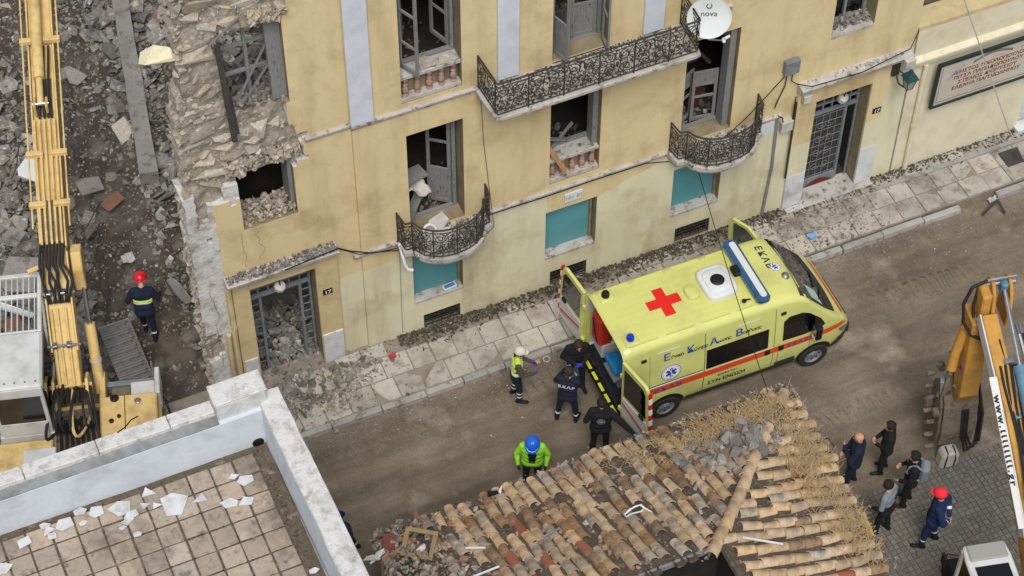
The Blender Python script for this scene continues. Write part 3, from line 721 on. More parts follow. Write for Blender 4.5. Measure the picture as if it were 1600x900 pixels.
for (x0,x1,z0,z1) in ((9.84,10.68,.2,.68),(12.78,13.65,.2,.68),(15.79,16.64,.22,.70)):
    mb = MB(); mb.box(x0,x1,.14,.17,z0,z1); g = mb.build('vent_back','black_matte',bld,world=True)
    mb = MB(); mp = lambda u, v: Vector((x0+u,.04,z0+v)); W = x1-x0; H = z1-z0
    for k in range(5): mb.tube([mp(W*(k+.02)/4.04,0), mp(W*(k+.02)/4.04,H)], .011, 5)
    for v in (.02,H/2,H-.02): mb.tube([mp(0,v),mp(W,v)], .01, 5)
    for k in range(4):
        for v in (.25,.75):
            for sgn in (1,-1): spiral(mb, mp, W*(k+.5)/4+sgn*.045, H*v, .055, .012, math.pi/2*(1+sgn), 1.4*sgn, .008)
    mb.build('vent_grille','iron',bld,world=True,smooth=True)
# ---- wooden windows and doors
def wframe(parent, name, x0,x1,z0,z1,y,t=.07,d=.09, bars=(), hb=(), mt='old_wood'):
    mb = MB(); mb.box(x0,x0+t,y,y+d,z0,z1); mb.box(x1-t,x1,y,y+d,z0,z1); mb.box(x0+t,x1-t,y+.002,y+d-.002,z1-t,z1); mb.box(x0+t,x1-t,y+.002,y+d-.002,z0,z0+t)
    fr_ = mb.build(name,mt,parent,bevel=.006,world=True)
    for b in bars: mb = MB(); mb.box(b-.03,b+.03,y+.01,y+d-.01,z0+t,z1-t); mb.build('mullion',mt,fr_,world=True)
    for b in hb: mb = MB(); mb.box(x0+t,x1-t,y+.015,y+d-.015,b-.022,b+.022); mb.build('glazing_bar',mt,fr_,world=True)
    return fr_
def leaf(parent, hx, y, wd, z0, z1, ang, sgn, rails=(), panel=None, mt='old_wood', glass=False, name='casement'):
    """a hinged leaf; hx hinge x, sgn +1 leaf runs to +x when shut, ang opening inwards (deg)"""
    dx, dy = math.cos(R(ang))*sgn, math.sin(R(ang)); rot = Matrix(((dx,-dy*sgn,0),(dy,dx*sgn,0),(0,0,1)))
    mb = MB(); o = Vector((hx,y,0))
    def b(u0,u1,v0,v1,t=.04): mb.obox(o+rot@Vector(((u0+u1)/2,0,(v0+v1)/2)), (u1-u0,t,v1-v0), rot)
    b(0,.07,z0,z1); b(wd-.07,wd,z0,z1); b(.07,wd-.07,z0,z0+.1); b(.07,wd-.07,z1-.08,z1)
    for r_ in rails: b(.07,wd-.07,r_-.03,r_+.03,.034)
    lf = mb.build(name,mt,parent,bevel=.004,world=True)
    if panel:
        mb = MB(); o2 = o
        mb.obox(o+rot@Vector((wd/2,0,(panel[0]+panel[1])/2)), (wd-.14,.018,panel[1]-panel[0]), rot); mb.build('panel',mt,lf,world=True)
    return lf
# left bay window above (open to the sky) with skewed shutters
w = wframe(bld,'window_frame',6.27,7.45,8.22,10.27,.42,.08,.1,bars=(6.85,),hb=(8.95,9.62))
mb = MB(); mb.bar((6.24,-.02,10.22),(6.33,.0,7.7),.1,.06,up=(0,1,0)); mb.bar((6.33,.05,8.9),(6.38,.02,7.85),.12,.05,up=(0,1,0)); mb.build('shutter','dark_wood',bld,world=True)
mb = MB(); mb.bar((7.43,.30,10.2),(7.44,.25,8.25),.1,.5,up=(1,0,0)); mb.build('jamb_board','old_wood',bld,world=True)
mb = MB(); mb.bar((6.5,.3,8.3),(7.3,.35,9.7),.035,.03); mb.bar((6.7,.36,8.25),(7.35,.3,9.3),.03,.03); mb.bar((6.0,.05,10.1),(6.75,.0,10.75),.03,.02); mb.build('broken_lath','old_wood',bld,world=True)
wframe(bld,'window_frame',6.29,7.37,5.2,6.59,.55,.06,.08)
mb = MB(); mb.box(7.30,7.375,.2,.62,5.3,6.58); mb.build('jamb_board','old_wood',bld,world=True)
# left entrance: glazed metal frame, transom and side lights
def metal_door(x0,x1,z0,zt,z1,y,side,leafed):
    d = thing_part('entrance_frame',bld); mb = MB(); t = .05
    mb.box(x0,x0+t,y,y+.06,z0,z1); mb.box(x1-t,x1,y,y+.06,z0,z1); mb.box(x0+t,x1-t,y,y+.06,z1-t,z1); mb.box(x0+t,x1-t,y-.015,y+.07,zt,zt+.07)
    mb.box(x0+t,x1-t,y+.005,y+.055,zt+.26,zt+.31)
    for k in range(1,6): xx = x0+(x1-x0)*k/6; mb.box(xx-.018,xx+.018,y+.01,y+.05,zt+.07,z1-t)
    for s_ in side: mb.box(s_-.03,s_+.03,y-.01,y+.065,z0,zt)
    fr = mb.build('entrance_frame','grey_metal',bld,bevel=.004,world=True)
    return fr
def thing_part(n,p): return None
f1 = metal_door(6.22,7.56,.25,2.62,3.36,.36,(6.46,7.32),False)
for xa, xb in ((6.27,6.43),(7.35,7.51)):
    for k in range(9): mb = MB(); mb.box(xa,xb,.385,.405,.45+k*.24,.47+k*.24); mb.build('sidelight_bar','grey_metal',f1,world=True)
mb = MB()
for k in range(4): x = 6.35+k*.3; mb.box(x-.1,x+.12,.388,.396,2.95,3.3)
mb.build('transom_glass','dark_glass',f1,world=True)
f2 = metal_door(18.95,20.28,.2,2.55,3.44,.30,(19.08,19.98),True)
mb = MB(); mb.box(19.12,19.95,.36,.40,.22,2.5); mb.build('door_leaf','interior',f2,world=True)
mb = MB(); mp = lambda u,v: Vector((19.12+u,.33,.5+v))
for k in range(6): mb.tube([mp(.83*k/5,0),mp(.83*k/5,1.95)],.009,5)
for k in range(9): mb.tube([mp(0,1.95*k/8),mp(.83,1.95*k/8)],.008,5)
for k in range(4):
    for s_ in (1,-1): spiral(mb,mp,.415+s_*.12,.3+k*.45,.13,.03,math.pi/2*(1+s_),1.3*s_,.008)
mb.build('door_grille','grey_metal',f2,world=True,smooth=True)
mb = MB(); mb.box(19.12,19.95,.28,.33,.2,.46); mb.build('kick_plate','grey_metal',f2,world=True)
mb = MB(); mb.prism([(19.2+.7*t, .24+.16*math.sin(math.pi*t)) for t in np.linspace(0,1,9)], lambda u,v:(u,.262,v), lambda u,v:(u,.275,v)); mb.build('rust_patch','copper_red',f2,world=True)
mb = MB()
for k in range(6): x = 18.95+1.33*(k+.5)/6; mb.box(x-.085,x+.085,.335,.343,2.9,3.36)
mb.build('transom_glass','dark_glass',f2,world=True)
mb = MB(); mb.box(20.02,20.24,.34,.35,.22,2.5); mb.build('sidelight_glass','dark_glass',f2,world=True)
# upper-left window with open casements over a stone balustrade
def balustrade(x0,x1,z0,z1,y0,y1):
    mb = MB(); mb.box(x0,x1,y0,y1+.2,z1,z1+.09); mb.build('sill','grimy_marble',bld,bevel=.01,world=True)
    mb = MB(); mb.box(x0,x1,y0,y1,z0-.02,z0+.07); mb.build('plinth','grimy_marble',bld,world=True)
    mb = MB(); mb.box(x0,x1,y1,y1+.06,z0,z1); mb.build('parapet_back','reveal',bld,world=True)
    H = z1-z0-.07; n = 5
    prof = [(.05,0),(.065,.03),(.05,.09),(.035,.13),(.06,.22),(.07,.3),(.055,.42),(.03,.5),(.055,.56),(.04,.62),(.035,.7),(.06,.8),(.068,.88),(.05,.97),(.05,1)]
    for k in range(n):
        mb = MB(); mb.lathe([(r*1.0,z*H) for r,z in prof], (x0+(x1-x0)*(k+.5)/n,(y0+y1)/2+.01,z0+.07), n=12); mb.build('baluster','pink_stone',bld,smooth=True,world=True)
balustrade(9.603,10.827,7.30,7.88,.02,.20); balustrade(12.713,13.827,3.6,4.17,.02,.20)
wframe(bld,'window_frame',9.62,10.81,7.98,10.38,.32,.07,.09)
leaf(bld,9.7,.3,.5,8.02,10.3,-65,1,rails=(8.7,9.5)); leaf(bld,10.74,.42,.5,8.02,10.3,70,-1,rails=(8.8,9.6)); leaf(bld,9.75,.44,.5,8.02,10.3,62,1,rails=(8.8,9.5))
mb = MB(); 
for P,a in (([(0,0),(.34,.03),(.3,.26),(.12,.36),(.02,.2)],0),([(0,0),(.26,-.03),(.3,.15),(.1,.24)],1)):
    mb.prism(P, lambda u,v:(10.02+u+.36*a,.04+v*.9,7.985+.1*v), lambda u,v:(10.02+u+.36*a,.04+v*.9,8.0+.1*v))
mb.build('fallen_plaster','rubble_pale',bld,world=True)
# French window behind the left bowed balcony
wframe(bld,'window_frame',9.65,10.8,3.46,6.36,.34,.08,.09)
leaf(bld,10.72,.42,.5,3.5,6.28,38,-1,rails=(4.5,5.3),panel=(3.6,4.47)); leaf(bld,9.73,.44,.5,3.5,6.28,75,1,rails=(4.5,5.3),panel=(3.6,4.47))
mb = MB(); mb.bar((9.8,.7,3.5),(9.95,1.3,6.1),.1,.08); mb.bar((9.75,.5,4.6),(10.2,.6,4.55),.35,.04); mb.bar((9.7,.3,3.55),(10.15,.5,4.3),.2,.03); mb.build('fallen_board','old_wood',bld,world=True)
mb = MB(); qq = random.Random(6); n_=9
vs = [Vector((9.68+.55*i/(n_-1), .25+.5*j/(n_-1), 4.32+.15*math.sin(i*.9+j*.5)+.1*qq.random()-.25*(abs(i-3)/5)**2)) for j in range(n_) for i in range(n_)]
mb.add(vs, [(j*n_+i,j*n_+i+1,(j+1)*n_+i+1,(j+1)*n_+i) for j in range(n_-1) for i in range(n_-1)]); cl = mb.build('rag','cloth_white',bld,smooth=True,world=True,fixn=False); cl.modifiers.new('s','SOLIDIFY').thickness=.012
# door onto the long balcony
wframe(bld,'window_frame',12.72,13.9,7.1,10.18,.34,.08,.09)
leaf(bld,12.82,.30,.5,7.16,10.1,-72,1,rails=(8.1,8.9),panel=(7.25,8.05)); leaf(bld,13.82,.40,.52,7.16,10.1,8,-1,rails=(8.0,8.8),panel=(7.25,7.95)); leaf(bld,13.3,.46,.5,7.16,10.1,14,-1,rails=(7.9,8.7),panel=(7.25,7.9),mt='dark_wood')
leaf(bld,13.86,.2,.45,7.16,10.1,-80,-1,rails=(8.0,8.8))
mb = MB(); mb.box(12.72,13.9,.0,.4,7.02,7.12); mb.build('threshold','grimy_marble',bld,world=True)
# window under the long balcony
wframe(bld,'window_frame',12.73,13.81,4.28,6.18,.34,.07,.09)
mb = MB(); mb.box(13.70,13.82,.12,.36,4.28,6.18); mb.build('jamb_board','old_wood',bld,world=True)
mb = MB(); mb.bar((12.74,.2,4.75),(13.25,.3,4.42),.09,.03); mb.bar((12.8,.25,4.3),(13.4,.42,4.75),.05,.04); mb.build('fallen_board','old_wood',bld,world=True)
mb = MB(); mb.bar((12.72,.06,4.62),(13.0,-.16,4.02),.1,.05); mb.build('raw_plank','raw_wood',bld,world=True)
# French window behind the right bowed balcony
wframe(bld,'window_frame',15.72,16.86,3.46,6.42,.34,.08,.09)
mb = MB(); mb.box(16.72,16.86,.1,.36,3.5,6.42); mb.build('jamb_board','old_wood',bld,world=True)
leaf(bld,16.72,.42,.55,3.5,4.95,10,-1,rails=(4.2,4.55),panel=(4.58,4.88)); leaf(bld,15.8,.44,.52,3.5,4.9,25,1,rails=(4.2,4.5),panel=(4.53,4.83))
mb = MB(); mb.bar((15.8,.6,5.2),(16.5,.9,4.9),.06,.06); mb.bar((15.9,.9,5.9),(16.6,.6,5.0),.07,.05); mb.build('fallen_board','dark_wood',bld,world=True)
mb = MB(); mb.box(16.30,16.55,.75,.95,3.6,4.2); mb.build('red_canister','copper_red',bld,bevel=.05,world=True)
# right upper window
wframe(bld,'window_frame',19.09,20.07,5.28,7.58,.34,.08,.09,bars=(19.55,))
mb = MB(); mb.box(19.075,20.085,-.01,.42,5.2,5.275); mb.build('sill','grimy_marble',bld,world=True)
mb = MB(); mb.box(19.15,20.0,.40,.41,5.4,7.5); mb.build('window_glass','dark_glass',bld,world=True)

# ---- balconies
def path_sample(P, step=.04):
    out = [Vector((*P[0],0))]
    for a, b in zip(P[:-1],P[1:]):
        a = Vector((*a,0)); b = Vector((*b,0)); n = max(1,int((b-a).length/step))
        for i in range(1,n+1): out.append(a+(b-a)*i/n)
    return out
def smooth_path(P, it=3):
    for _ in range(it):
        Q = [P[0]]
        for a, b in zip(P[:-1],P[1:]): Q += [(a[0]*.75+b[0]*.25,a[1]*.75+b[1]*.25),(a[0]*.25+b[0]*.75,a[1]*.25+b[1]*.75)]
        P = Q+[P[-1]]
    return P
def railing(par, path, zf, H, npan, dense=2):
    pts = path_sample(path,.03); L = [0]
    for a, b in zip(pts[:-1],pts[1:]): L.append(L[-1]+(b-a).length)
    def mp(u,v):
        u = min(max(u,0),L[-1]-1e-6); i = np.searchsorted(L,u,side='right')-1; i = min(max(i,0),len(pts)-2); t = (u-L[i])/max(1e-9,L[i+1]-L[i])
        p = pts[i].lerp(pts[i+1],t); return Vector((p.x,p.y,zf+v))
    n = int(L[-1]/.05)
    for nm, v, r_ in (('top_rail',H,.022),('middle_rail',H-.09,.011),('bottom_rail',.05,.014),('lower_rail',.15,.010)):
        mb = MB(); mb.tube([mp(L[-1]*i/n,v) for i in range(n+1)], r_, 6); mb.build(nm,'iron',par,smooth=True,world=True)
    us = [L[-1]*k/npan for k in range(npan+1)]
    for u in us:
        mb = MB(); mb.tube([mp(u,0),mp(u,H)], .016, 6); mb.build('post','iron',par,smooth=True,world=True)
    for a, b in zip(us[:-1],us[1:]):
        w_ = b-a; c = (a+b)/2; mb = MB(); h0, h1 = .15, H-.09; hm = (h0+h1)/2
        for s_ in (1,-1):
            spiral(mb,mp,c+s_*w_*.22,h1-.17,.145,.02,math.pi/2,1.75*s_,.009,26)
            spiral(mb,mp,c+s_*w_*.24,h0+.14,.125,.02,-math.pi/2,-1.75*s_,.009,26)
            spiral(mb,mp,c+s_*w_*.42,hm,.07,.012,math.pi/2*(1-s_),1.5*s_,.008,18)
            mb.tube([mp(c+s_*(.02+.05*math.sin(math.pi*t)),h0+(h1-h0)*t) for t in np.linspace(0,1,9)],.009,5)
            mb.tube([mp(c+s_*(w_*.45-.12*math.sin(math.pi*t)),h0+(h1-h0)*t) for t in np.linspace(0,1,9)],.008,5)
        for k in range(4): mb.tube([mp(c+(k-1.5)*w_*.25,.05),mp(c+(k-1.5)*w_*.25,.15)],.008,5)
        for k in range(10):   # cast leaf ornaments
            u_, v_ = c+rng.uniform(-.42,.42)*w_, rng.uniform(h0+.03,h0+.28); p = mp(u_,v_); mb.lathe([(.004,-.02),(.022,-.006),(.02,.008),(.004,.02)], p, Matrix.Rotation(R(90),3,'X'), 6)
        mb.build('railing_panel','iron',par,smooth=True,world=True)
def corbel(par,x,z,dep,h=.26,wd=.14):
    P = [(0,0),(-dep,0),(-dep,-.06),(-dep*.85,-.12),(-dep*.6,-.13),(-dep*.45,-.1),(-dep*.3,-h*.7),(-dep*.12,-h),(0,-h)]
    mb = MB(); mb.prism(P, lambda u,v:(x-wd/2,u,z+v), lambda u,v:(x+wd/2,u,z+v)); mb.build('corbel','grimy_marble',par,bevel=.008,world=True)
    mb = MB(); mb.lathe([(.045,-wd/2-.01),(.045,wd/2+.01)],(x,-dep+.05,z-.07),Matrix.Rotation(R(90),3,'Y'),10); mb.build('corbel_scroll','grimy_marble',par,smooth=True,world=True)
def slab(par,path,z0,z1,grow):
    pts = path_sample(path,.06); n = len(pts)
    mb = MB(); cx = (pts[0].x+pts[-1].x)/2
    lay = [(-.02,z0),(grow*.3,z0+.01),(grow*.5,z0+.06),(grow,z0+.08),(grow,z1-.02),(grow*.8,z1)]
    vs = []
    for g_, z in lay:
        for i, p in enumerate(pts):
            t = pts[min(i+1,n-1)]-pts[max(i-1,0)]; nn_ = Vector((t.y,-t.x,0)).normalized()
            q_ = p+nn_*g_; vs.append((q_.x,min(q_.y,0.0) if 0 < i < n-1 else 0.0,z))
    fs = [(k*n+i,k*n+i+1,(k+1)*n+i+1,(k+1)*n+i) for k in range(len(lay)-1) for i in range(n-1)]
    top = (len(lay)-1)*n
    c0 = len(vs); vs.append((cx,0,z1)); vs.append((cx,0,z0))
    fs += [(top+i,top+i+1,c0) for i in range(n-1)]+[(i+1,i,c0+1) for i in range(n-1)]
    mb.add(vs,fs); return mb.build('slab','grimy_marble',par,world=True)
def part_empty(name,par):
    o = bpy.data.objects.new(name,None); COL.objects.link(o); o.parent = par; o.empty_display_size=.1; return o
b1 = part_empty('long_balcony',bld); P = [(11.16,0),(11.20,-.84),(15.42,-.84),(15.46,0)]
slab(b1,P,6.93,7.09,.07); railing(b1,P,7.09,.86,8)
for x in (11.55,12.65,13.95,15.05): corbel(b1,x,6.93,.55)
for nm, x0 in (('bowed_balcony',9.36),('bowed_balcony',15.46)):
    b2 = part_empty(nm,bld); wd = 1.92 if x0 < 10 else 2.02
    P = [(x0,0),(x0+.04,-.34),(x0+.16,-.36)]+smooth_path([(x0+.2,-.36),(x0+.3,-.60),(x0+.62,-.80),(x0+wd/2,-.84),(x0+wd-.62,-.80),(x0+wd-.3,-.60),(x0+wd-.2,-.36)])+[(x0+wd-.16,-.36),(x0+wd-.04,-.34),(x0+wd,0)]
    slab(b2,P,3.22,3.42,.05); railing(b2,P,3.42,.84,6)
    corbel(b2,x0+.12,3.22,.28,.2); corbel(b2,x0+wd-.12,3.22,.28,.2)
    mb = MB(); q = random.Random(9)
    for k in range(160): add_rock(mb,(x0+wd/2+q.uniform(-.75,.75),q.uniform(-.6,0),3.44),q.uniform(.01,.05),q)
    stuff(mb.build('balcony_debris','rubble',b2,world=True,fixn=False))
    mb = MB()
    for k in range(500): add_rock(mb,(x0+wd/2+q.uniform(-.8,.8),q.uniform(-.62,0),3.425),q.uniform(.01,.03),q)
    stuff(mb.build('balcony_grime','litter',b2,world=True,fixn=False))
mb = MB(); q = random.Random(19)
for k in range(1500): add_rock(mb,(q.uniform(11.25,15.35),q.uniform(-.78,-.02),7.095),q.uniform(.01,.035),q,.8)
stuff(mb.build('balcony_grime','litter',b1,world=True,fixn=False))
# rubbish on the left bowed balcony
mb = MB(); P = [(0,0),(.62,.1),(.7,.4),(.3,.5),(-.05,.35)]
for a,dx,dy,z in ((0,9.85,-.55,3.5),(.5,10.05,-.4,3.56),(-.3,9.7,-.62,3.46)):
    c_,s_ = math.cos(a),math.sin(a); mb.prism(P, lambda u,v:(dx+(u*c_-v*s_)*.8,dy+(u*s_+v*c_)*.8,z+.12*u), lambda u,v:(dx+(u*c_-v*s_)*.8,dy+(u*s_+v*c_)*.8,z+.03+.12*u))
tag(mb.build('plaster_sheet','cloth_white'),'white broken sheets lying on the left bowed balcony','sheet')
mb = MB(); mb.tube([(9.36,-.1,3.42),(9.34,-.25,3.30),(9.36,-.34,3.05),(9.40,-.38,2.9),(9.5,-.42,2.86)],.035,8); tag(mb.build('white_hose','white_plastic',smooth=True),'bent white hose hanging off the left end of the left bowed balcony','hose'); mb = MB(); mb.tube([(9.95+.14*math.cos(t),-.3+.1*math.sin(t),3.7+.14*math.sin(t)) for t in np.linspace(0,3.4,12)],.03,8); tag(mb.build('white_hose','white_plastic',smooth=True),'curled white hose lying on the left bowed balcony floor','hose')
# number plates and the street plate
for x,z,yy in ((7.79,2.55,.01),(20.53,2.53,-.06)):
    mb = MB(); mb.box(x-.1,x+.1,yy-.02,yy-.001,z-.075,z+.075); pl = mb.build('number_plate','black',bld,world=True)
    lettering('number','17',.15,'white',lambda u,v: Vector((x+u-5.2,yy-.024,z-.052+v)),bld,align='CENTER',bold=.003)
mb = MB(); mb.box(13.07,13.47,-.03,-.002,2.86,3.12); mb.build('street_plate','white_plastic',bld,bevel=.005,world=True)
mat('faded_green', S(108,140,122))
lettering('plate_number','101 81',.15,'faded_green',lambda u,v: Vector((13.27+u-5.2,-.034,2.94+v)),bld,align='CENTER')
# drain pipe on the left corner and conduit at the right bay
def pipe(name,pts,r,mt,par=None,n=8):
    mb = MB(); mb.tube(pts,r,n); return mb.build(name,mt,par,smooth=True,world=True)
pipe('drain_pipe',[(5.77,.02,3.6),(5.77,.02,2.5),(5.79,.01,2.4),(5.77,.02,2.3),(5.76,.02,.2)],.06,'ochre',bld)
pipe('drain_pipe',[(5.64,.02,2.2),(5.62,.02,1.2),(5.63,.02,.2)],.05,'ochre',bld)
pipe('conduit',[(18.08,-.03,3.4),(18.02,-.03,3.3),(18.05,-.03,1.8),(17.97,-.03,.2)],.035,'grey_metal',bld)
pipe('conduit',[(18.40,-.09,3.7),(18.40,-.09,1.3)],.025,'iron',bld)
mb = MB(); mb.box(17.6,17.98,-.012,.0,2.9,3.2); mb.build('paint_patch','white_paint',bld,world=True)
# cracks in the left bay
mat('crack', S(70,58,44))
q = random.Random(51)
for (x,z0,z1) in ((6.22,5.05,4.05),(6.55,5.1,4.1),(6.15,3.78,3.42),(5.45,3.6,1.2)):
    mb = MB(); n = 16; pts = [(x+.10*nn(i*.35,x,1.0,3)+q.uniform(-.018,.018),z0+(z1-z0)*(i+q.uniform(-.3,.3))/n) for i in range(n+1)]; y_ = (.07 if z0 > 4 else .09 if x < 5.6 else .01)-.002
    for a,b in zip(pts[:-1],pts[1:]): mb.add([(a[0]-.0035,y_,a[1]),(a[0]+.0035,y_,a[1]),(b[0]+.0035,y_,b[1]),(b[0]-.0035,y_,b[1])],[(0,1,2,3)])
    mb.build('crack','crack',bld,world=True,fixn=False)

# ================================================================ things fixed on the facade
def cable(pts, r, mt, label, sag=0, n=24, name='cable'):
    P = [Vector(p) for p in pts]
    if len(P) == 2 and sag:
        P = [P[0].lerp(P[1],t)-Vector((0,0,sag*4*t*(1-t))) for t in np.linspace(0,1,n)]
    mb = MB(); mb.tube(P,r,5); return tag(mb.build(name,mt,smooth=True),label,'cable')
# satellite dish
dl = Vector((15.72,-.62,7.75)); dn = (Vector((-.35,-.86,.36))).normalized()
dish = thing('satellite_dish','large white satellite dish at the right end of the long balcony','satellite dish',dl)
rot = dn.to_track_quat('Z','Y').to_matrix(); mb = MB(); pr = [(.001,-.0)]+[(.43*t,.09*t*t) for t in np.linspace(.1,1,9)]
mb.lathe(pr+[(.435,.095),(.42,.085)]+[(.41*t,.09*t*t-.012) for t in np.linspace(.95,.05,6)],(0,0,0),rot,36); mb.build('reflector','white_plastic',dish,smooth=True)
lowd = rot@Vector((0,-1,0)); 
if lowd.z > 0: lowd = -lowd
side = Vector((0,0,1)).cross(dn).normalized(); upv = dn.cross(side)
arm0 = -upv*.45+dn*.09; lnb = dn*.5-upv*.38+Vector((.28,0,0))
mb = MB(); mb.tube([arm0,lnb],.014,6); mb.build('arm','grey_metal',dish,smooth=True)
mb = MB(); mb.tube([lnb-dn*.08,lnb+dn*.03],.035,8); mb.tube([lnb+Vector((.02,0,.05)),lnb+Vector((.12,0,.08))],.028,8); mb.build('receiver','white_plastic',dish,smooth=True)
mb = MB(); mb.tube([-dn*.02,-dn*.14,Vector((.0,.5,-.2))],.025,6); mb.build('bracket','grey_metal',dish,smooth=True)
lettering('dish_lettering','nova',.17,'black',lambda u,v: side*(u)+upv*(v+.0)+dn*(.1*((u*u+(v+.0)**2)/.2304)+.008),dish,align='CENTER')
mb = MB(); mp = lambda u,v: side*u+upv*v+dn*(.1*((u*u+v*v)/.2304)+.012)
mb.tube([mp(.05*math.cos(t),.22+.05*math.sin(t)) for t in np.linspace(2.2,7.2,14)],.009,5); mb.build('dish_mark','black',dish)
# junction boxes and their cables
q = random.Random(61)
for x,y0,z,s_,lab in ((18.16,0,4.86,.17,'grey junction box on the yellow wall above the right doorway'),(18.62,-.06,3.78,.1,'small cream box beside the right door canopy'),(18.24,0,3.05,.14,'cream cable box left of the right doorway'),(20.95,-.26,4.05,.12,'small pale box at the right end of the right door canopy')):
    mb = MB(); mb.box(x-s_,x+s_,y0-.14,y0-.002,z-s_*1.1,z+s_*1.1); o = mb.build('junction_box','grey_metal' if s_ > .16 else 'cloth_white',bevel=.012); tag(o,lab,'junction box')
cable([(18.1,-.05,4.7),(18.08,-.05,4.3),(17.95,-.05,3.9),(17.9,-.05,3.7)],.013,'black','black cable hanging from the grey junction box')
cable([(18.1,-.06,4.68),(17.85,-.06,4.4),(17.2,-.15,3.85),(16.7,-.2,3.5)],.011,'black','thin black cable from the junction box to the right bowed balcony')
cable([(18.22,-.05,4.7),(18.22,-.06,4.4),(18.32,-.12,4.32),(18.6,-.28,4.28),(19.8,-.29,4.22),(21.0,-.2,4.35),(21.2,-.1,4.7)],.013,'black','black cable running over the right door canopy')
cable([(18.0,-.05,3.42),(18.1,-.1,3.36),(18.15,-.1,3.1),(18.28,-.1,2.95),(18.36,-.1,3.1),(18.36,-.1,3.9)],.014,'black','looped black cable around the cream cable box')
cable([(11.28,-.09,3.38),(12.5,-.1,3.36),(13.6,-.1,3.38),(14.9,-.1,3.36),(15.42,-.12,3.2)],.012,'black','black cable along the string course between the bowed balconies')
cable([(6.9,-.22,3.92),(7.6,-.2,3.98),(8.05,-.2,4.02),(8.3,-.1,3.7),(8.7,-.1,3.45),(9.3,-.2,3.35)],.014,'black','black cable from the left door canopy to the left bowed balcony')
cable([(8.02,-.18,4.0),(8.5,-.1,3.5),(8.9,-.09,3.36),(9.34,-.1,3.3)],.010,'black','second thinner cable beside the left door canopy')
cable([(11.2,-.02,7.0),(11.25,-.02,5.6),(11.35,-.02,4.3),(11.42,-.03,3.4),(11.45,-.05,2.9),(11.3,-.05,2.75),(11.15,-.03,2.9)],.006,'iron','thin wire hanging down the wall under the long balcony')
cable([(9.38,-.02,3.2),(9.36,-.02,2.0),(9.34,-.02,.4)],.006,'faded_green','thin greenish wire running down the wall below the left bowed balcony')
a = F(1080,252); cable([(15.95,-.3,3.15),G(1200,613,3.15)],.009,'black','black overhead cable from the right bowed balcony across the ambulance to the tiled roof',sag=.12)
# hanging lamps in both doorways
for x,y,z,lab in ((6.85,.1,3.1,'broken white lamp hanging in the left doorway'),(19.75,.12,3.1,'broken white lamp hanging in the right doorway')):
    l = thing('door_lamp',lab,'lamp',(x,y,z)); mb = MB(); mb.tube([(0,0,.0),(-.02,-.05,.2),(-.08,-.05,.42),(-.1,-.12,.55)],.014,6); mb.build('cord','black',l)
    mb = MB(); mb.lathe([(.03,.02),(.11,-.02),(.13,-.12),(.07,-.2)],(0,0,0),Matrix.Rotation(.5,3,'X'),9); mb.build('shade','cloth_white',l)
# a paper box on the left window sill
mb = MB(); mb.obox((10.47,.06,1.30),(.3,.14,.07),Matrix.Rotation(.12,3,'Z')); pk = tag(mb.build('paper_box','white_plastic',bevel=.006),'small white and blue carton on the sill of the left teal window','carton')
mat('print_blue', S(60,120,180)); mb = MB(); mb.obox((10.47,.06,1.336),(.24,.09,.004),Matrix.Rotation(.12,3,'Z')); mb.build('print','print_blue',pk,world=True)

# ================================================================ low cream house at the right
low = thing('low_house','low pale cream house with a name board, right of the apartment building','building',(21.3,0,0))
mb = MB(); mb.box(21.3,24.62,.0,.35,-.1,4.55); mb.box(24.62,30,.0,.35,2.5,4.55); mb.box(25.8,30,.0,.35,-.1,2.5); mb.build('wall','cream',low,world=True)
mb = MB(); mb.box(21.28,30,-.0,.55,4.55,4.66); mb.build('coping','ochre',low,world=True)
mb = MB(); P = [(0,3.5),(-.07,3.5),(-.09,3.62),(-.12,3.64),(-.12,3.7),(0,3.78)]; mb.prism(P, lambda u,v:(21.28,u,v), lambda u,v:(30,u,v)); mb.build('cornice','cream',low,world=True)
mb = MB(); mb.box(21.3,30,.55,9,4.0,4.2); mb.build('flat_roof','soil',low,world=True)
mb = MB(); mb.box(24.63,25.8,.12,.2,.1,2.5); mb.build('door','marble',low,world=True)
mb = MB(); mb.box(24.55,25.9,-.2,.1,.0,.22); mb.build('door_step','marble',low,world=True)
pipe('drain_pipe',[(21.62,-.06,3.48),(21.62,-.06,1.6),(21.63,-.06,.15)],.055,'cream',low)
pipe('pipe_joint',[(21.62,-.06,1.62),(21.62,-.06,1.5)],.066,'cream',low)
# name board
sl = Vector((21.92,-.16,2.17)); board = thing('name_board','framed white name board with red Greek lettering on the cream house','sign',sl)
mat('board_white', S(192,186,170), S(176,168,150), scale=2); mat('board_frame', S(40,52,54), S(30,38,40), scale=4, rough=.5); mat('sign_red', S(126,44,30)); mat('scroll_violet', S(152,146,170)); mat('board_gray', S(120,112,104))
tilt = Matrix.Rotation(R(1),3,'X')
def bp(u,v,w=0): return tilt@Vector((u,-w,v))
BW, BH = 2.75, 1.26
mb = MB(); mb.prism([(0,0),(BW,0),(BW,BH),(0,BH)], lambda u,v: bp(u,v,-.02), lambda u,v: bp(u,v,.02)); mb.build('panel','board_white',board)
mb = MB()
for (u0,u1,v0,v1) in ((-.06,0,-.06,BH+.06),(BW,BW+.06,-.06,BH+.06),(0,BW,-.06,0),(0,BW,BH,BH+.06)):
    mb.prism([(u0,v0),(u1,v0),(u1,v1),(u0,v1)], lambda u,v: bp(u,v,-.03), lambda u,v: bp(u,v,.05))
mb.build('frame','board_frame',board)
mb = MB()
for (u0,u1,v0,v1) in ((.07,.08,.07,BH-.07),(.07,BW-.07,.07,.08),(BW-.08,BW-.07,.07,BH-.07)):
    mb.prism([(u0,v0),(u1,v0),(u1,v1),(u0,v1)], lambda u,v: bp(u,v,.018), lambda u,v: bp(u,v,.023))
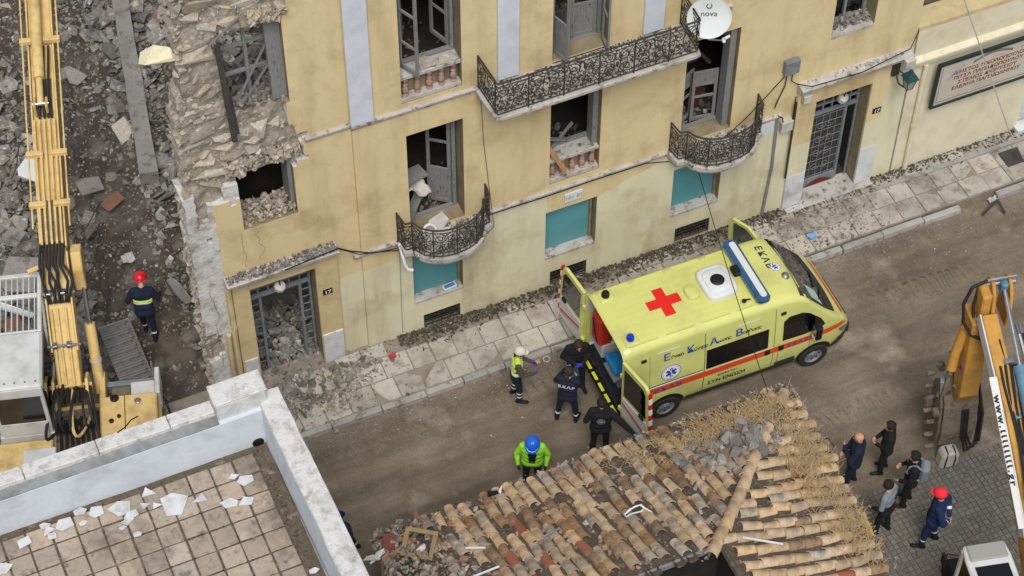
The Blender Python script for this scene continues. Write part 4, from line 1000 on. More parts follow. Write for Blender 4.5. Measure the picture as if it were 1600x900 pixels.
mb.build('inner_line','board_frame',board)
for i, (s_, sz) in enumerate((('ΧΡΗΣΤΟΣ ΝΙΚΟΛΟΠΟΥΛΟΣ',.15),('ΠΙΤΣΑ ΠΑΠΑΔΟΠΟΥΛΟΥ',.15),('ΣΤΕΛΙΟΣ ΔΙΟΝΥΣΙΟΥ',.15),('ΕΛΕΑΝΑ ΠΑΠΑΪΩΑΝΝΟΥ',.15))):
    lettering('name_line',s_,sz,'sign_red',lambda u,v: bp(1.3+u,.83-.165*i+v,.024),board,align='CENTER',bold=.004,space=1.0 if i else .95)
lettering('small_line','–– ––– – –––– – ––',.07,'board_gray',lambda u,v: bp(1.3+u,.235+v,.024),board,align='CENTER')
lettering('small_line','––– –––– –– ––– –––',.075,'board_gray',lambda u,v: bp(1.3+u,.135+v,.024),board,align='CENTER')
lettering('small_line','–– ––– ––',.075,'board_gray',lambda u,v: bp(1.42+u,1.0+v,.024),board,align='CENTER')
for cu,s_ in ((.3,1),(BW-.35,-1)):
    mb = MB(); mp = lambda u,v: bp(u,v,.024)
    for k in range(4): spiral(mb,mp,cu+s_*.09*k,BH-.2-.12*(3-k)*.8,.07,.012,k*1.3,1.5*s_,.007,16,4)
    mb.build('scroll_ornament','scroll_violet',board)
mb = MB(); n=14; P = [(.85+1.0*t,1.02+.13*math.sin(math.pi*t)) for t in np.linspace(0,1,n)]+[(.85+1.0*t,1.10+.13*math.sin(math.pi*t)) for t in np.linspace(1,0,n)]
mb.prism(P, lambda u,v: bp(u,v,.018), lambda u,v: bp(u,v,.025)); mb.build('ribbon_ornament','board_gray',board)
mb = MB(); mb.tube([bp(2.3,BH+.06,.05)+Vector((0,-.02,0)),bp(2.28,BH+.2,.12)],.04,8); mb.tube([bp(2.2,BH+.18,.15),bp(2.42,BH+.22,.15)],.03,8); mb.build('spot_lamp','black',board,smooth=True)
a = sl+bp(2.3,BH+.2,.12); cable([a,a+Vector((-.9,-1.2,2.3)),a+Vector((-2.0,-2.4,4.6))],.016,'black','black cable leading up from the name board')
a = G(1600,246,.3); cable([F(1505,-4,-1.0),F(1575,200,-1.0),F(1600,248,-1.0)],.016,'cloth_white','pale slack cable hanging in front of the name board')
# wall lantern
ll = F(1422,122,-.55); lan = thing('wall_lantern','old green wall lantern between the right doorway and the name board','lantern',ll)
mat('lantern_green', S(34,74,76), S(26,56,60), scale=5, rough=.5)
mb = MB(); mb.lathe([(.20,0),(.21,.02),(.12,.13),(.05,.2),(.05,.23),(.02,.25)],(0,0,0),Matrix.Rotation(R(45),3,'Z'),4); mb.build('cap','lantern_green',lan)
mb = MB()
for k in range(4): a = R(45+90*k); mb.bar((.16*math.cos(a),.16*math.sin(a),0),(.09*math.cos(a),.09*math.sin(a),-.3),.015)
mb.lathe([(.10,-.3),(.07,-.33),(.02,-.36)],(0,0,0),Matrix.Rotation(R(45),3,'Z'),4); mb.build('cage','lantern_green',lan)
mat('lantern_glass', S(150,150,140), rough=.2); mb = MB(); mb.lathe([(.15,-.005),(.085,-.295)],(0,0,0),Matrix.Rotation(R(45),3,'Z'),4); mb.build('glass','lantern_glass',lan)
mb = MB(); mb.tube([(0,0,-.35),(-.12,.2,-.3),(-.05,.5,-.2)],.02,6); mb.tube([(0,0,.0),(-.1,.3,.0),(-.05,.5,-.02)],.016,6); mb.box(-.15,.02,.42,.54,-.3,.05); mb.build('bracket','iron',lan,smooth=True)
# ================================================================ terrace building, lower left
mat('terrace_white', S(196,197,197), S(176,175,172), S(206,207,206), scale=1.5, bump=.5, bscale=16, rough=.85, dirt=S(128,122,114), dscale=2.6, damt=.5)
mat('terrace_blue', S(192,198,205), S(178,184,190), S(202,208,213), scale=1.2, bump=.25, bscale=12, rough=.85, dirt=S(150,152,152), dscale=1.6, damt=.4)
mat('terrace_grey', S(150,152,152), S(128,128,126), scale=3, bump=.5, rough=.9, dirt=S(96,90,82), dscale=3, damt=.6)
mat('coping_white', S(196,193,188), S(164,157,148), S(208,206,202), scale=5, bump=.9, bscale=24, rough=.95, dirt=S(112,102,92), dscale=4, damt=.6)
mat('roof_tile_flat', S(150,135,118), S(116,103,89), S(170,155,138), scale=5, rand=.16, bump=.6, bscale=18, rough=.9, dirt=S(84,74,64), dscale=1.0, damt=1.0)
mat('roof_joint', S(110,97,82), S(136,122,106), S(84,75,62), scale=6, bump=1, bscale=24, rough=1)
ter = thing('terrace_building','white walled building with a tiled flat roof terrace at the lower left','building',(0,-6.3,0))
FZ, TZ = 7.6, 8.6
mb = MB(); mb.box(-6,4.98,-16,-6.0,-.2,FZ-.12); mb.build('wall','terrace_white',ter,world=True)
mb = MB(); mb.box(-6,4.6,-16,-6.3,FZ-.12,FZ); mb.build('terrace_floor','roof_joint',ter,world=True)
# street side parapet with a step along its inner edge
P = [(-5.98,-.12),(-5.98,.93),(-6.0,1.0),(-6.22,1.0),(-6.235,.94),(-6.235,.90),(-6.42,.90),(-6.44,.885),(-6.44,.0),(-6.44,-.12)]
def xs_strip(name, P, x0, x1, mt, par=ter, wob=.008, n=26, seed=1):
    q = random.Random(seed); mb = MB(); k = len(P); vs = []
    for i in range(n+1):
        x = x0+(x1-x0)*i/n
        for (y,z) in P: vs.append((x, y+q.uniform(-wob,wob), FZ+z+(q.uniform(-wob,wob) if z > .1 else 0)))
    fs = [(i*k+j, i*k+(j+1) % k, (i+1)*k+(j+1) % k, (i+1)*k+j) for i in range(n) for j in range(k)]
    fs += [tuple(range(k)), tuple(n*k+j for j in range(k-1,-1,-1))]
    mb.add(vs, fs); return mb
mb = xs_strip('p',[(-6.05,-.12),(-6.05,.885),(-6.44,.885),(-6.44,-.12)],-6,4.62,'terrace_blue'); mb.build('street_parapet','terrace_blue',ter,world=True)
x = -3.2; q = random.Random(4)
while x < 3.9:
    wd = min(q.uniform(1.1,1.6), 3.9-x)
    if wd < .1: break
    mb = MB(); mb.add(*(lambda v: (v, [(3,2,1,0),(4,5,6,7),(0,1,5,4),(1,2,6,5),(2,3,7,6),(3,0,4,7)]))([(x+.006,-6.24,FZ+.88),(x+wd-.006,-6.24,FZ+.88),(x+wd-.006,-5.97,FZ+.88),(x+.006,-5.97,FZ+.88),(x+.006,-6.235+q.uniform(-.01,.01),FZ+1.0),(x+wd-.006,-6.235+q.uniform(-.015,.01),FZ+1.0),(x+wd-.006,-5.97,FZ+.985),(x+.006,-5.97,FZ+.99)]))
    mb.build('coping_slab','coping_white',ter,bevel=.012,world=True)
    mb = MB(); mb.box(x+.004,x+wd-.004,-6.43,-6.245,FZ+.88,FZ+.905); mb.build('inner_ledge','terrace_grey',ter,world=True)
    x += wd
# raised corner block
mb = MB(); mb.box(3.9,4.74,-6.36,-5.95,FZ+.3,FZ+1.27); mb.build('corner_block','terrace_white',ter,bevel=.02,world=True)
mb = MB(); mb.box(3.88,4.76,-6.37,-5.93,FZ+1.27,FZ+1.32); mb.build('corner_cap','coping_white',ter,bevel=.015,world=True)
# side parapet towards the tiled house
mb = MB(); q = random.Random(12); n = 40; vs = []
SP = [(4.60,-.12),(4.60,.0),(4.60,.96),(4.615,.995),(4.80,1.005),(4.985,.995),(5.0,.96),(5.0,-.12)]
for i in range(n+1):
    y = -6.17-9.5*i/n
    for (x,z) in SP: vs.append((x+.06*(-6.2-y)/4+q.uniform(-.008,.008), y, FZ+z+(q.uniform(-.012,.008) if z > .1 else 0)))
k = len(SP); mb.add(vs, [(i*k+j, i*k+(j+1) % k, (i+1)*k+(j+1) % k, (i+1)*k+j) for i in range(n) for j in range(k)]+[tuple(range(k)),tuple(n*k+j for j in range(k))])
mb.m = [1 if min(mb.v[a][2] for a in f) > FZ+.9 else 0 for f in mb.f]
mb.build('side_parapet',['terrace_blue','coping_white'],ter,world=True)
# drain hole in the corner
mb = MB(); mb.lathe([(.10,0),(.10,.02)],(4.47,-6.443,FZ+.08),Matrix.Rotation(R(90),3,'X'),12); mb.build('drain_hole','black',ter,world=True)
# floor tiles: laid square to the parapet
q = random.Random(19); tw = .385; me = None
for i in range(14):
    for j in range(9):
        x = 4.34-tw*(i+.5); y = -6.56-tw*(j+.5)
        if x < -1 or y < -10: continue
        mb_ = MB(); h = tw/2-.014
        if me is None:
            mb_.box(-h,h,-h,h,-.03,.022); o = mb_.build('floor_tile','roof_tile_flat',ter,bevel=.012); me = o.data
        else:
            o = bpy.data.objects.new('floor_tile',me); COL.objects.link(o); o.parent = ter
        o.location = (x+q.uniform(-.006,.006), y+6.3+q.uniform(-.006,.006), FZ+q.uniform(-.004,.006)); o.rotation_euler = (q.uniform(-.015,.015),q.uniform(-.015,.015),q.uniform(-.02,.02))
mb = MB()
for k in range(1500):   # dirt and moss in the joints and the damp strip by the side parapet
    if k % 3: 
        x = 4.34-tw*round(q.uniform(0,13))+q.gauss(0,.015); y = q.uniform(-9.6,-6.5)
        if k % 2: x = q.uniform(-.5,4.4); y = -6.56-tw*round(q.uniform(0,8))+q.gauss(0,.015)
    else: x = 4.5-abs(q.gauss(0,.3)); y = q.uniform(-9.6,-6.5)
    add_rock(mb,(x,y,FZ+.004),q.uniform(.006,.024),q,1)
stuff(mb.build('joint_dirt','litter',ter,world=True,fixn=False))
# broken marble pieces along the parapet
pieces = [(38,848,.13),(75,830,.12),(100,820,.16),(82,838,.1),(125,800,.12),(150,800,.13),(188,795,.2),(205,805,.13),(200,815,.12),(272,788,.26),(312,780,.14),(385,750,.16),(365,745,.1),(358,787,.16),(385,783,.14),(70,822,.1),(232,770,.14),(225,790,.1),(245,790,.09),(2,890,.2),(130,818,.08),(215,835,.08),(192,825,.07),(490,892,.1)]
q = random.Random(33)
for k,(px,py,s_) in enumerate(pieces):
    c = G(px,py,FZ+.04); n = q.choice([4,4,5,3]); a0 = q.uniform(0,6.3); asp = q.uniform(.55,.9)
    P = [(s_*math.cos(a0+6.283*i/n+q.uniform(-.25,.25)), s_*asp*math.sin(a0+6.283*i/n+q.uniform(-.25,.25))) for i in range(n)]
    t1,t2 = q.uniform(-.12,.12),q.uniform(-.12,.12); mb = MB(); mb.prism(P, lambda u,v:c+Vector((u,v,t1*u+t2*v)), lambda u,v:c+Vector((u,v,.022+t1*u+t2*v)))
    tag(mb.build('marble_shard','marble',bevel=.002),('large' if s_ > .15 else 'small' if s_ < .11 else 'mid sized')+' broken white marble shard on terrace tiles '+('near the left picture edge' if px < 90 else 'left of the middle' if px < 180 else 'in the middle' if px < 300 else 'near the parapet corner' if px < 420 else 'by the side parapet'),'marble shard','marble shards on the terrace')
mb = MB(); mb.tube([G(183,676,8.61),G(195,668,8.63),G(205,656,8.62),G(216,650,8.62)],.012,6); tag(mb.build('black_hose','black',smooth=True),'short black hose lying on the terrace parapet coping','hose')

# ================================================================ tiled house at the bottom
mat('clay', S(184,152,116), S(164,130,94), S(196,170,136), scale=5, rand=.17, bump=.5, bscale=26, rough=.92, coord='obj', dirt=S(104,90,74), dscale=3.5, damt=.7)
mat('clay_dark', S(136,104,76), S(104,84,64), S(156,126,96), scale=5, rand=.2, bump=.6, rough=.95, coord='obj', dirt=S(78,70,60), dscale=3, damt=.8)
mat('clay_red', S(160,92,70), S(142,82,62), scale=4, rand=.12, bump=.3, rough=.9, coord='obj', dirt=S(130,104,82), dscale=3, damt=.5)
mat('clay_mass', S(128,104,80), S(104,86,68), S(146,124,100), scale=4, island=.2, bump=.8, rough=.95, dirt=S(74,66,56), dscale=1.5, damt=.7)
mat('roof_bed', S(100,88,76), S(124,112,98), S(78,68,58), scale=5, bump=1, bscale=20, rough=1)
mat('straw', S(178,152,110), S(152,126,88), scale=8, island=.25, rough=.9)
mat('house_wall', S(188,178,158), S(164,154,136), scale=1.5, bump=.3, dirt=S(120,108,90), dscale=1, damt=.5)
hs = thing('tiled_house','low corner house with an old clay tile hip roof and debris','building',(11,-8,0))
EY, EX, EZ, SL = -6.12, 15.0, 2.95, .40      # street eave, side eave, eave height, slope
RY, RX = -9.45, 11.95                         # upper edges of the two slopes
def zL(y): return EZ+(EY-y)*SL
def zR(x): return EZ+(EX-x)*SL
HX0 = 6.35
mb = MB(); mb.box(HX0+.1,EX-.25,EY-.45,EY-.2,-.1,EZ); mb.box(EX-1.0,EX-.8,-14,EY-.45,-.1,EZ); mb.box(HX0,HX0+.3,-9.2,EY-.45,-.1,EZ-.02); mb.box(HX0+.1,HX0+.3,-9.2,EY-.45,-.1,EZ-.3)
mb.build('wall','house_wall',hs,world=True)
mat('courtyard_shade', S(46,40,36), S(30,27,25), scale=4, rough=.95, bump=.5)  # near-black colour puts the courtyard's shade into its walls
mb = MB(); mb.box(HX0+.3,RX,RY+.05,RY+.25,-.1,zL(RY)-.2); mb.box(RX-.2,RX,-14,RY+.05,-.1,zL(RY)-.25); mb.build('courtyard_wall','courtyard_shade',hs,world=True)
mb = MB()
A = (HX0,EY,zL(EY)-.03); B = (EX,EY,EZ-.03); C = (EX-(EY-RY)-.0,RY,zL(RY)-.03); D = (HX0,RY,zL(RY)-.03)
mb.add([A,B,C,D],[(0,1,2,3)]); mb.add([B,(EX-.02,-7.6,EZ-.03),(EX-.84,-14,EZ+.30),(EX-(EY-RY),-14,zL(RY)-.03),C],[(0,1,2,3,4)])
dk = mb.build('roof','roof_bed',hs,world=True,fixn=False); dk.modifiers.new('s','SOLIDIFY').thickness = .08
mb = MB(); mb.box(HX0+.3,EX-3.1,-14,RY-.22,-.05,.05); mb.build('courtyard','interior',hs,world=True)
mb = MB(); mb.box(HX0-.5,EX-(EY-RY)-.05,-14,RY-.45,3.3,3.4); mat('cover_shade', S(34,32,30), S(26,24,23), scale=4, rough=.95); mb.build('added_shade_cover','cover_shade',hs,world=True)  # added cover, coloured near-black, so the courtyard gap stays dark
mb = MB(); mb.bar((8.2,RY-.03,zL(RY)-.02),(11.55,RY-.03,zL(RY)-.02),.05,.12); mb.build('edge_board','old_wood',hs,world=True)
# one curved tile: half barrel, tapering
def tile_mesh(mt, seed):
    q = random.Random(seed); L = .44; n = 6; vs = []
    for (y,r) in ((0,.088),(L*.5,.098),(L,.108)):
        for o_ in (0,.016):
            for i in range(n+1):
                a = math.pi*i/n; rr = r-o_; vs.append((rr*1.02*math.cos(a), y, rr*.82*math.sin(a)+q.uniform(-.003,.003)))
    fs = []; k = n+1
    for s_ in range(2):
        a0 = s_*2*k; b0 = a0+2*k
        for i in range(n):
            fs.append((a0+i,a0+i+1,b0+i+1,b0+i)); fs.append((a0+k+i+1,a0+k+i,b0+k+i,b0+k+i+1))
    for e in (0,4*k):
        for i in range(n): fs.append((e+i,e+k+i,e+k+i+1,e+i+1))
    me = bpy.data.meshes.new('clay_tile'); me.from_pydata(vs,[],fs); me.materials.append(MATS[mt]); me.polygons.foreach_set('use_smooth',[True]*len(fs))
    try: me.set_sharp_from_angle(angle=R(50))
    except Exception: pass
    return me
mat('clay_grey', S(160,142,120), S(132,116,98), S(178,164,144), scale=6, rand=.2, bump=.7, rough=.95, coord='obj', dirt=S(92,84,74), dscale=4, damt=.8)
TM = {k:[tile_mesh(k,s_) for s_ in range(3)] for k in ('clay','clay_dark','clay_red','clay_grey')}
TG = {}
for me in TM['clay']: TG.setdefault('clay',[]).append(([tuple(v.co) for v in me.vertices],[tuple(p.vertices) for p in me.polygons]))
tiles = []; q = random.Random(71); th = math.atan(SL)
# left slope: rows climb from the street eave towards -Y
x = HX0+.12; ri = 0
while x < EX-.12:
    ymin = RY
    ymin = max(RY, EY-(EX-x)+.10)      # hip line
    wob = q.uniform(-.02,.02); s_ = EY+.12+q.uniform(-.12,.03); drift = q.uniform(-.03,.03)
    j = 0
    while s_-.30 > ymin:
        y0 = s_; t = (EY-y0)
        m = Matrix.Translation(Vector((x+wob+drift*t+.03*math.sin(y0*2.3+x)+q.uniform(-.018,.018), y0+q.uniform(-.03,.03), zL(y0)+.045+q.uniform(-.012,.02)))) @ Matrix.Rotation(math.pi+q.gauss(0,.07),4,'Z') @ Matrix.Rotation(th+q.uniform(-.04,.05),4,'X') @ Matrix.Rotation(q.gauss(0,.12),4,'Y')
        deb = (x < 7.9 and q.random() < .5) or (12.6 < x < 14.4 and y0 > EY-1.15+.25*q.random())
        if not deb and q.random() > .08: tiles.append((m, x, y0, 'L'))
        s_ -= .345+q.uniform(-.02,.02); j += 1
    x += .238+q.uniform(-.012,.012); ri += 1
# right slope: rows climb from the side eave towards -X
y = EY-.16
while y > -12.2:
    xmin = max(EX-(EY-RY), EX-(EY-y)+.10); wob = q.uniform(-.02,.02); s_ = EX+.08-.13*max(0,-7.6-y)+q.uniform(-.1,.04); drift = q.uniform(-.03,.03)
    while s_-.30 > xmin:
        x0 = s_; m = Matrix.Translation(Vector((x0+q.uniform(-.03,.03), y+wob+drift*(EX-x0)+.025*math.sin(x0*2.5+y)+q.uniform(-.016,.016), zR(x0)+.045+q.uniform(-.012,.018)))) @ Matrix.Rotation(math.pi/2+q.gauss(0,.06),4,'Z') @ Matrix.Rotation(th+q.uniform(-.04,.05),4,'X') @ Matrix.Rotation(q.gauss(0,.1),4,'Y')
        deb = (y > EY-1.7 and x0 < EX-1.0 and q.random() < .8)
        if not deb and q.random() > .035: tiles.append((m, x0, y, 'R'))
        s_ -= .345+q.uniform(-.02,.02)
    y -= .27+q.uniform(-.015,.015)
# hip caps
hip = []; t = .15
while t < 3.35:
    p = Vector((EX-t, EY-t, EZ+t*SL+.10)); 
    if t > .9 or t < .3: hip.append(Matrix.Translation(p) @ Matrix.Rotation(R(135)+q.uniform(-.06,.06),4,'Z') @ Matrix.Rotation(math.atan(SL/1.414),4,'X') @ Matrix.Scale(1.12,4))
    t += .26
vis = lambda it: 1 if (it[3] == 'R' and it[2] < -10.7) or (it[3] == 'L' and it[1] < 8.4) else 0
tiles.sort(key=vis); rest = MB()
for k,(m,tx,ty,sd2) in enumerate(tiles):
    if k < 300-len(hip):
        u = q.random(); mt = 'clay_red' if (u < .02 or (sd2 == 'L' and 8.2 < tx < 9.6 and -8.2 < ty < -6.9 and u < .15)) else ('clay_dark' if u < (.30 if sd2 == 'L' else .10) else 'clay_grey' if u < (.58 if sd2 == 'L' else .22) else 'clay')
        o = bpy.data.objects.new('clay_tile',q.choice(TM[mt])); COL.objects.link(o); o.parent = dk; o.matrix_local = Matrix.Translation(-Vector(hs.location)) @ m
    else:
        vs, fs = q.choice(TG['clay']); rest.add([m@Vector(v) for v in vs], fs)
for m in hip:
    o = bpy.data.objects.new('clay_tile',q.choice(TM['clay'])); COL.objects.link(o); o.parent = dk; o.matrix_local = Matrix.Translation(-Vector(hs.location)) @ m
stuff(rest.build('clay_tiles','clay_mass',dk,world=True,smooth=True,fixn=False))
print('tiles',len(tiles),len(hip))
# channel tiles between the rows (hollow side up), mostly buried in dirt
mb = MB(); q = random.Random(72); x = HX0+.24
while x < EX-.2:
    s_ = EY+.15; ymin = max(RY-.15, EY-(EX-x)+.12)
    while s_-.2 > ymin:
        if q.random() < .8:
            vs, fs = TG['clay'][0]; m = Matrix.Translation(Vector((x+q.uniform(-.015,.015), s_, zL(s_)+.06))) @ Matrix.Rotation(math.pi,4,'Z') @ Matrix.Rotation(th,4,'X') @ Matrix.Diagonal((.9,1,-.7,1)); mb.add([m@Vector(v) for v in vs], fs)
        s_ -= .36
    x += .238
y = EY-.3
while y > -12:
    s_ = EX+.05-.13*max(0,-7.6-y); xmin = max(EX-3.3, EX-(EY-y)+.12)
    while s_-.2 > xmin:
        if q.random() < .8:
            vs, fs = TG['clay'][1]; m = Matrix.Translation(Vector((s_, y, zR(s_)+.06))) @ Matrix.Rotation(math.pi/2,4,'Z') @ Matrix.Rotation(th,4,'X') @ Matrix.Diagonal((.9,1,-.7,1)); mb.add([m@Vector(v) for v in vs], fs)
        s_ -= .36
    y -= .27
stuff(mb.build('channel_tiles','roof_bed',dk,world=True,smooth=True,fixn=False))
# grit between the rows
mb = MB(); mp_ = MB(); mr_ = MB()
for k in range(8000):
    if q.random() < .72:
        x = q.uniform(HX0,EX-.2); y = q.uniform(max(RY,EY-(EX-x)),EY); z = zL(y)
        x = HX0+.24+.238*round((x-HX0-.24)/.238)+q.gauss(0,.03) if q.random() < .85 else x
    else:
        y = q.uniform(-11.5,EY); x = q.uniform(max(EX-3.3,EX-(EY-y)),EX); z = zR(x)
    r = q.uniform(.008,.03)
    add_rock(mp_ if q.random() < .14 else mb, (x,y,z+.03+r*.5), r, q, 1)
for k in range(700):   # left end collapsed into rubble
    x = 6.3+abs(q.gauss(0,.8)); y = q.uniform(RY-.3,EY+.1); r = q.uniform(.03,.1)
    add_rock([mb,mp_,mr_][q.choice([0,0,0,1,1,2,2])], (x,y,zL(y)+.06+.2*math.exp(-((x-6.6)/.8)**2)*q.random()), r, q)
for k in range(420):   # stony heap by the street corner
    a,b = q.gauss(0,.62),q.gauss(0,.34); x = 13.35+a; y = EY-1.0+b; r = q.uniform(.03,.12)
    z = min(zL(y),zR(x))+.08+.22*math.exp(-(a/.6)**2-(b/.4)**2)*q.random(); add_rock(mb if q.random() < .85 else mr_,(x,y,z),r,q,.8)
for k in range(330):   # tile shards caught between the rows
    x = q.uniform(HX0+.3,EX-.5); y = q.uniform(max(RY,EY-(EX-x)),EY); x = HX0+.24+.238*round((x-HX0-.24)/.238)+q.gauss(0,.03); vs_,fs_ = ROCKS[q.choice([3,5,8,13,15,18])]; m_ = rand_rot(q,.5)*q.uniform(.03,.085); (mr_ if k % 3 else mb).add([Vector((x,y,zL(y)+.07))+m_@Vector(v) for v in vs_],fs_)
for k in range(300):   # rubble in the hip valley and along the broken corner edge
    t = q.uniform(.2,3.4); add_rock(mb,(EX-t-.25+q.gauss(0,.08),EY-t-.05+q.gauss(0,.06),EZ+t*SL+.02),q.uniform(.02,.06),q)
for k in range(240):
    x = q.uniform(9,EX+.05); add_rock(mp_ if q.random()<.4 else mb,(x,EY+.1+q.gauss(0,.03),EZ+.03),q.uniform(.015,.05),q)
for k in range(80):
    add_rock(mp_ if q.random()<.4 else mb,(EX+.08,EY-q.uniform(0,.6),EZ+.03),q.uniform(.015,.05),q)
stuff(tag(mb.build('roof_rubble','rubble',fixn=False),'grey rubble and grit lying on the clay tile roof','rubble'))
stuff(tag(mp_.build('roof_plaster','rubble_pale',fixn=False),'pale crumbs lying on the clay tile roof','rubble'))
mat('rubble_clay', S(164,134,106), S(140,108,84), scale=6, island=.25, bump=.6, rough=.95)
stuff(tag(mr_.build('roof_shards','rubble_clay',fixn=False),'broken clay shards lying on the clay tile roof','rubble'))
# stones of the corner heap one can tell apart
for k in range(26):
    a,b = q.gauss(0,.5),q.gauss(0,.26); x = 13.35+a; y = EY-1.0+b; r = q.uniform(.10,.19)
    o = rock_obj('grey_stone',q.choice(['chunk','chunk','chunk']),None,(x,y,min(zL(y),zR(x))+.14+.15*math.exp(-(a/.5)**2)),r,q,.7); tag(o,'grey stone in the heap near the street corner of the tile roof','stone','stones heaped on the tile roof corner')
# straw
mb = MB()
def straw(n,fx):
    for k in range(n):
        x,y = fx()
        if x > EX-.13*max(0,-7.6-y)+.04 or y > EY+.06 or nz(x,y,2.2,4)+.35*nz(x,y,6,1) < -.08: continue
        z = min(zL(y),zR(x))+.13+abs(q.gauss(0,.04)); a = q.uniform(0,3.14); l = q.uniform(.08,.26); d = Vector((math.cos(a)*l,math.sin(a)*l,q.uniform(-.06,.06))); w_ = Vector((-math.sin(a),math.cos(a),0))*.004; c = Vector((x,y,z))
        mid = c+d*.5+Vector((q.uniform(-.02,.02),q.uniform(-.02,.02),.03)); e = c+d
        mb.add([c-w_,c+w_,mid+w_,mid-w_,e+w_,e-w_],[(0,1,2,3),(3,2,4,5)])
straw(1900,lambda: (EX-.55+q.gauss(0,.32), EY-1.9+q.gauss(0,.85)))
straw(700,lambda: (EX-.5+q.gauss(0,.3), EY-3.6+q.gauss(0,.4)))
straw(1100,lambda: (q.gauss(12.6,.7), EY-.55+q.gauss(0,.25)))
straw(700,lambda: (q.gauss(13.9,.35), EY-.45+q.gauss(0,.16)))
st = stuff(tag(mb.build('straw','straw',fixn=False),'dry straw strewn over the clay tile roof','straw'))
# single objects lying on the roof
def on_roof(px,py,h=.12):
    p = G(px,py,3.5)
    for _ in range(8): p = G(px,py,min(zL(p.y),zR(p.x))+h)
    return p
mb = MB(); c = on_roof(995,800,.16); mb.tube([c+Vector((a,b,cc)) for a,b,cc in ((-.2,.05,0),(.0,.1,.04),(.14,.1,.02),(.17,.04,0),(.08,-.02,0),(-.12,.0,.01),(-.22,-.02,0),(-.23,.04,0),(-.1,.09,.03),(.1,.09,.04),(.24,-.1,0),(.28,-.2,-.05))],.014,6); tag(mb.build('white_tube','white_plastic',smooth=True),'looped white tube lying on the middle of the clay tile roof','tube')
for k,(px,py,l,a,mt,lab) in enumerate([(743,856,.36,-.1,'white_plastic','short white strip on the clay tiles at lower left of the roof'),(760,893,.5,.45,'white_plastic','white strip lying aslant at the bottom edge of the tile roof'),(862,832,.36,.6,'grey_metal','pale metal strip lying aslant on the left half of the tile roof'),(1192,845,.75,.05,'white_plastic','long white strip lying along the tile rows of the right slope'),(1007,708,.14,1.4,'white_plastic','tiny white stick near the street eave of the tile roof'),(607,883,.5,1.35,'steel','silvery strip in the rubble beside the terrace wall')]):
    c = on_roof(px,py,.17); d = _r0*math.cos(a)+Vector((_fw.x,_fw.y,0)).normalized()*math.sin(a); e0,e1 = c-d*l/2,c+d*l/2
    e0.z = min(zL(e0.y),zR(e0.x))+.17; e1.z = min(zL(e1.y),zR(e1.x))+.17
    mb = MB(); mb.bar(e0,e1,.035,.02); tag(mb.build('strip',mt),lab,'strip')
# picture-like wooden frame, brown board and white tiles on the collapsed left end
c = on_roof(655,850,.25); mb = MB(); rot = Matrix.Rotation(R(-35),3,'Z') @ Matrix.Rotation(R(12),3,'X')
for (u0,u1,v0,v1) in ((-.3,.3,.2,.28),(-.3,.3,-.28,-.2),(-.3,-.22,-.2,.2),(.22,.3,-.2,.2)): mb.prism([(u0,v0),(u1,v0),(u1,v1),(u0,v1)],lambda u,v:c+rot@Vector((u,v,0)),lambda u,v:c+rot@Vector((u,v,.04)))
mat('khaki_wood', S(150,128,92), S(130,110,78), scale=5); tag(mb.build('wooden_frame','khaki_wood'),'empty wooden frame lying in the rubble at the left end of the tile roof','frame')
c = on_roof(608,862,.15); mb = MB(); rot = Matrix.Rotation(R(-20),3,'Z') @ Matrix.Rotation(R(10),3,'X'); mb.obox(c,(.22,.7,.03),rot); mat('maroon_wood', S(120,70,62), S(100,58,52), scale=4); tag(mb.build('maroon_board','maroon_wood'),'dark red wooden board beside the empty frame at the roof end','board')
for k,(px,py,mt,lab) in enumerate([(658,858,'white_plastic','white tile lying inside the rubble near the empty frame'),(650,806,'clay_red','red tile shard standing at the left tip of the tile roof'),(783,766,'white_plastic','grey white bundle on the street eave of the roof'),(770,770,'black','black bag on the street eave left of the worker in lime jacket'),(1120,642,'clay_red','red tile fragment on the street eave near the straw'),(1098,662,'clay_red','small red tile fragment beside the stone heap'),(590,868,'white_plastic','white broken panel between terrace wall and tile roof'),(580,872,'cloth_white','pale broken panel against the terrace wall'),(1188,670,'white_plastic','small white block on the stone heap of the tile roof')]):
    c = on_roof(px,py,.18); r = [.12,.1,.11,.14,.09,.08,.2,.2,.06][k]; o = rock_obj('roof_debris',mt,None,c,r,q,.5,scale=(1,.8,.7)); tag(o,lab,'debris')
# yellow boards at the side eave
yb = [(1345,800),(1352,820)]
mat('yellow_board', S(206,172,84), S(186,150,66), scale=4, rough=.7)
for k,(px,py) in enumerate(((1322,788),(1345,812),(1352,826))):
    c = G(px,py,3.05); mb = MB(); rot = Matrix.Rotation(R(-25+k*8),3,'Z') @ Matrix.Rotation(R(20),3,'Y'); mb.obox(c,(.42 if k == 0 else .26,.10 if k == 0 else .34,.04),rot); tag(mb.build('yellow_board','yellow_board',bevel=.006),['narrow yellow lath sticking out from the side eave of the tile roof','upper yellow board at the side eave beside the man in grey jacket','lower yellow board at the side eave beside the man in grey jacket'][k],'board')
mb = MB(); c = G(1287,690,2.8); mb.tube([c+Vector((-.25,.1,.1)),c+Vector((.1,.0,.05)),c+Vector((.15,-.15,-.05)),c+Vector((-.05,-.3,.0))],.012,6); tag(mb.build('wire_loop','black',smooth=True),'black wire sticking out from the side eave of the tile roof','wire')
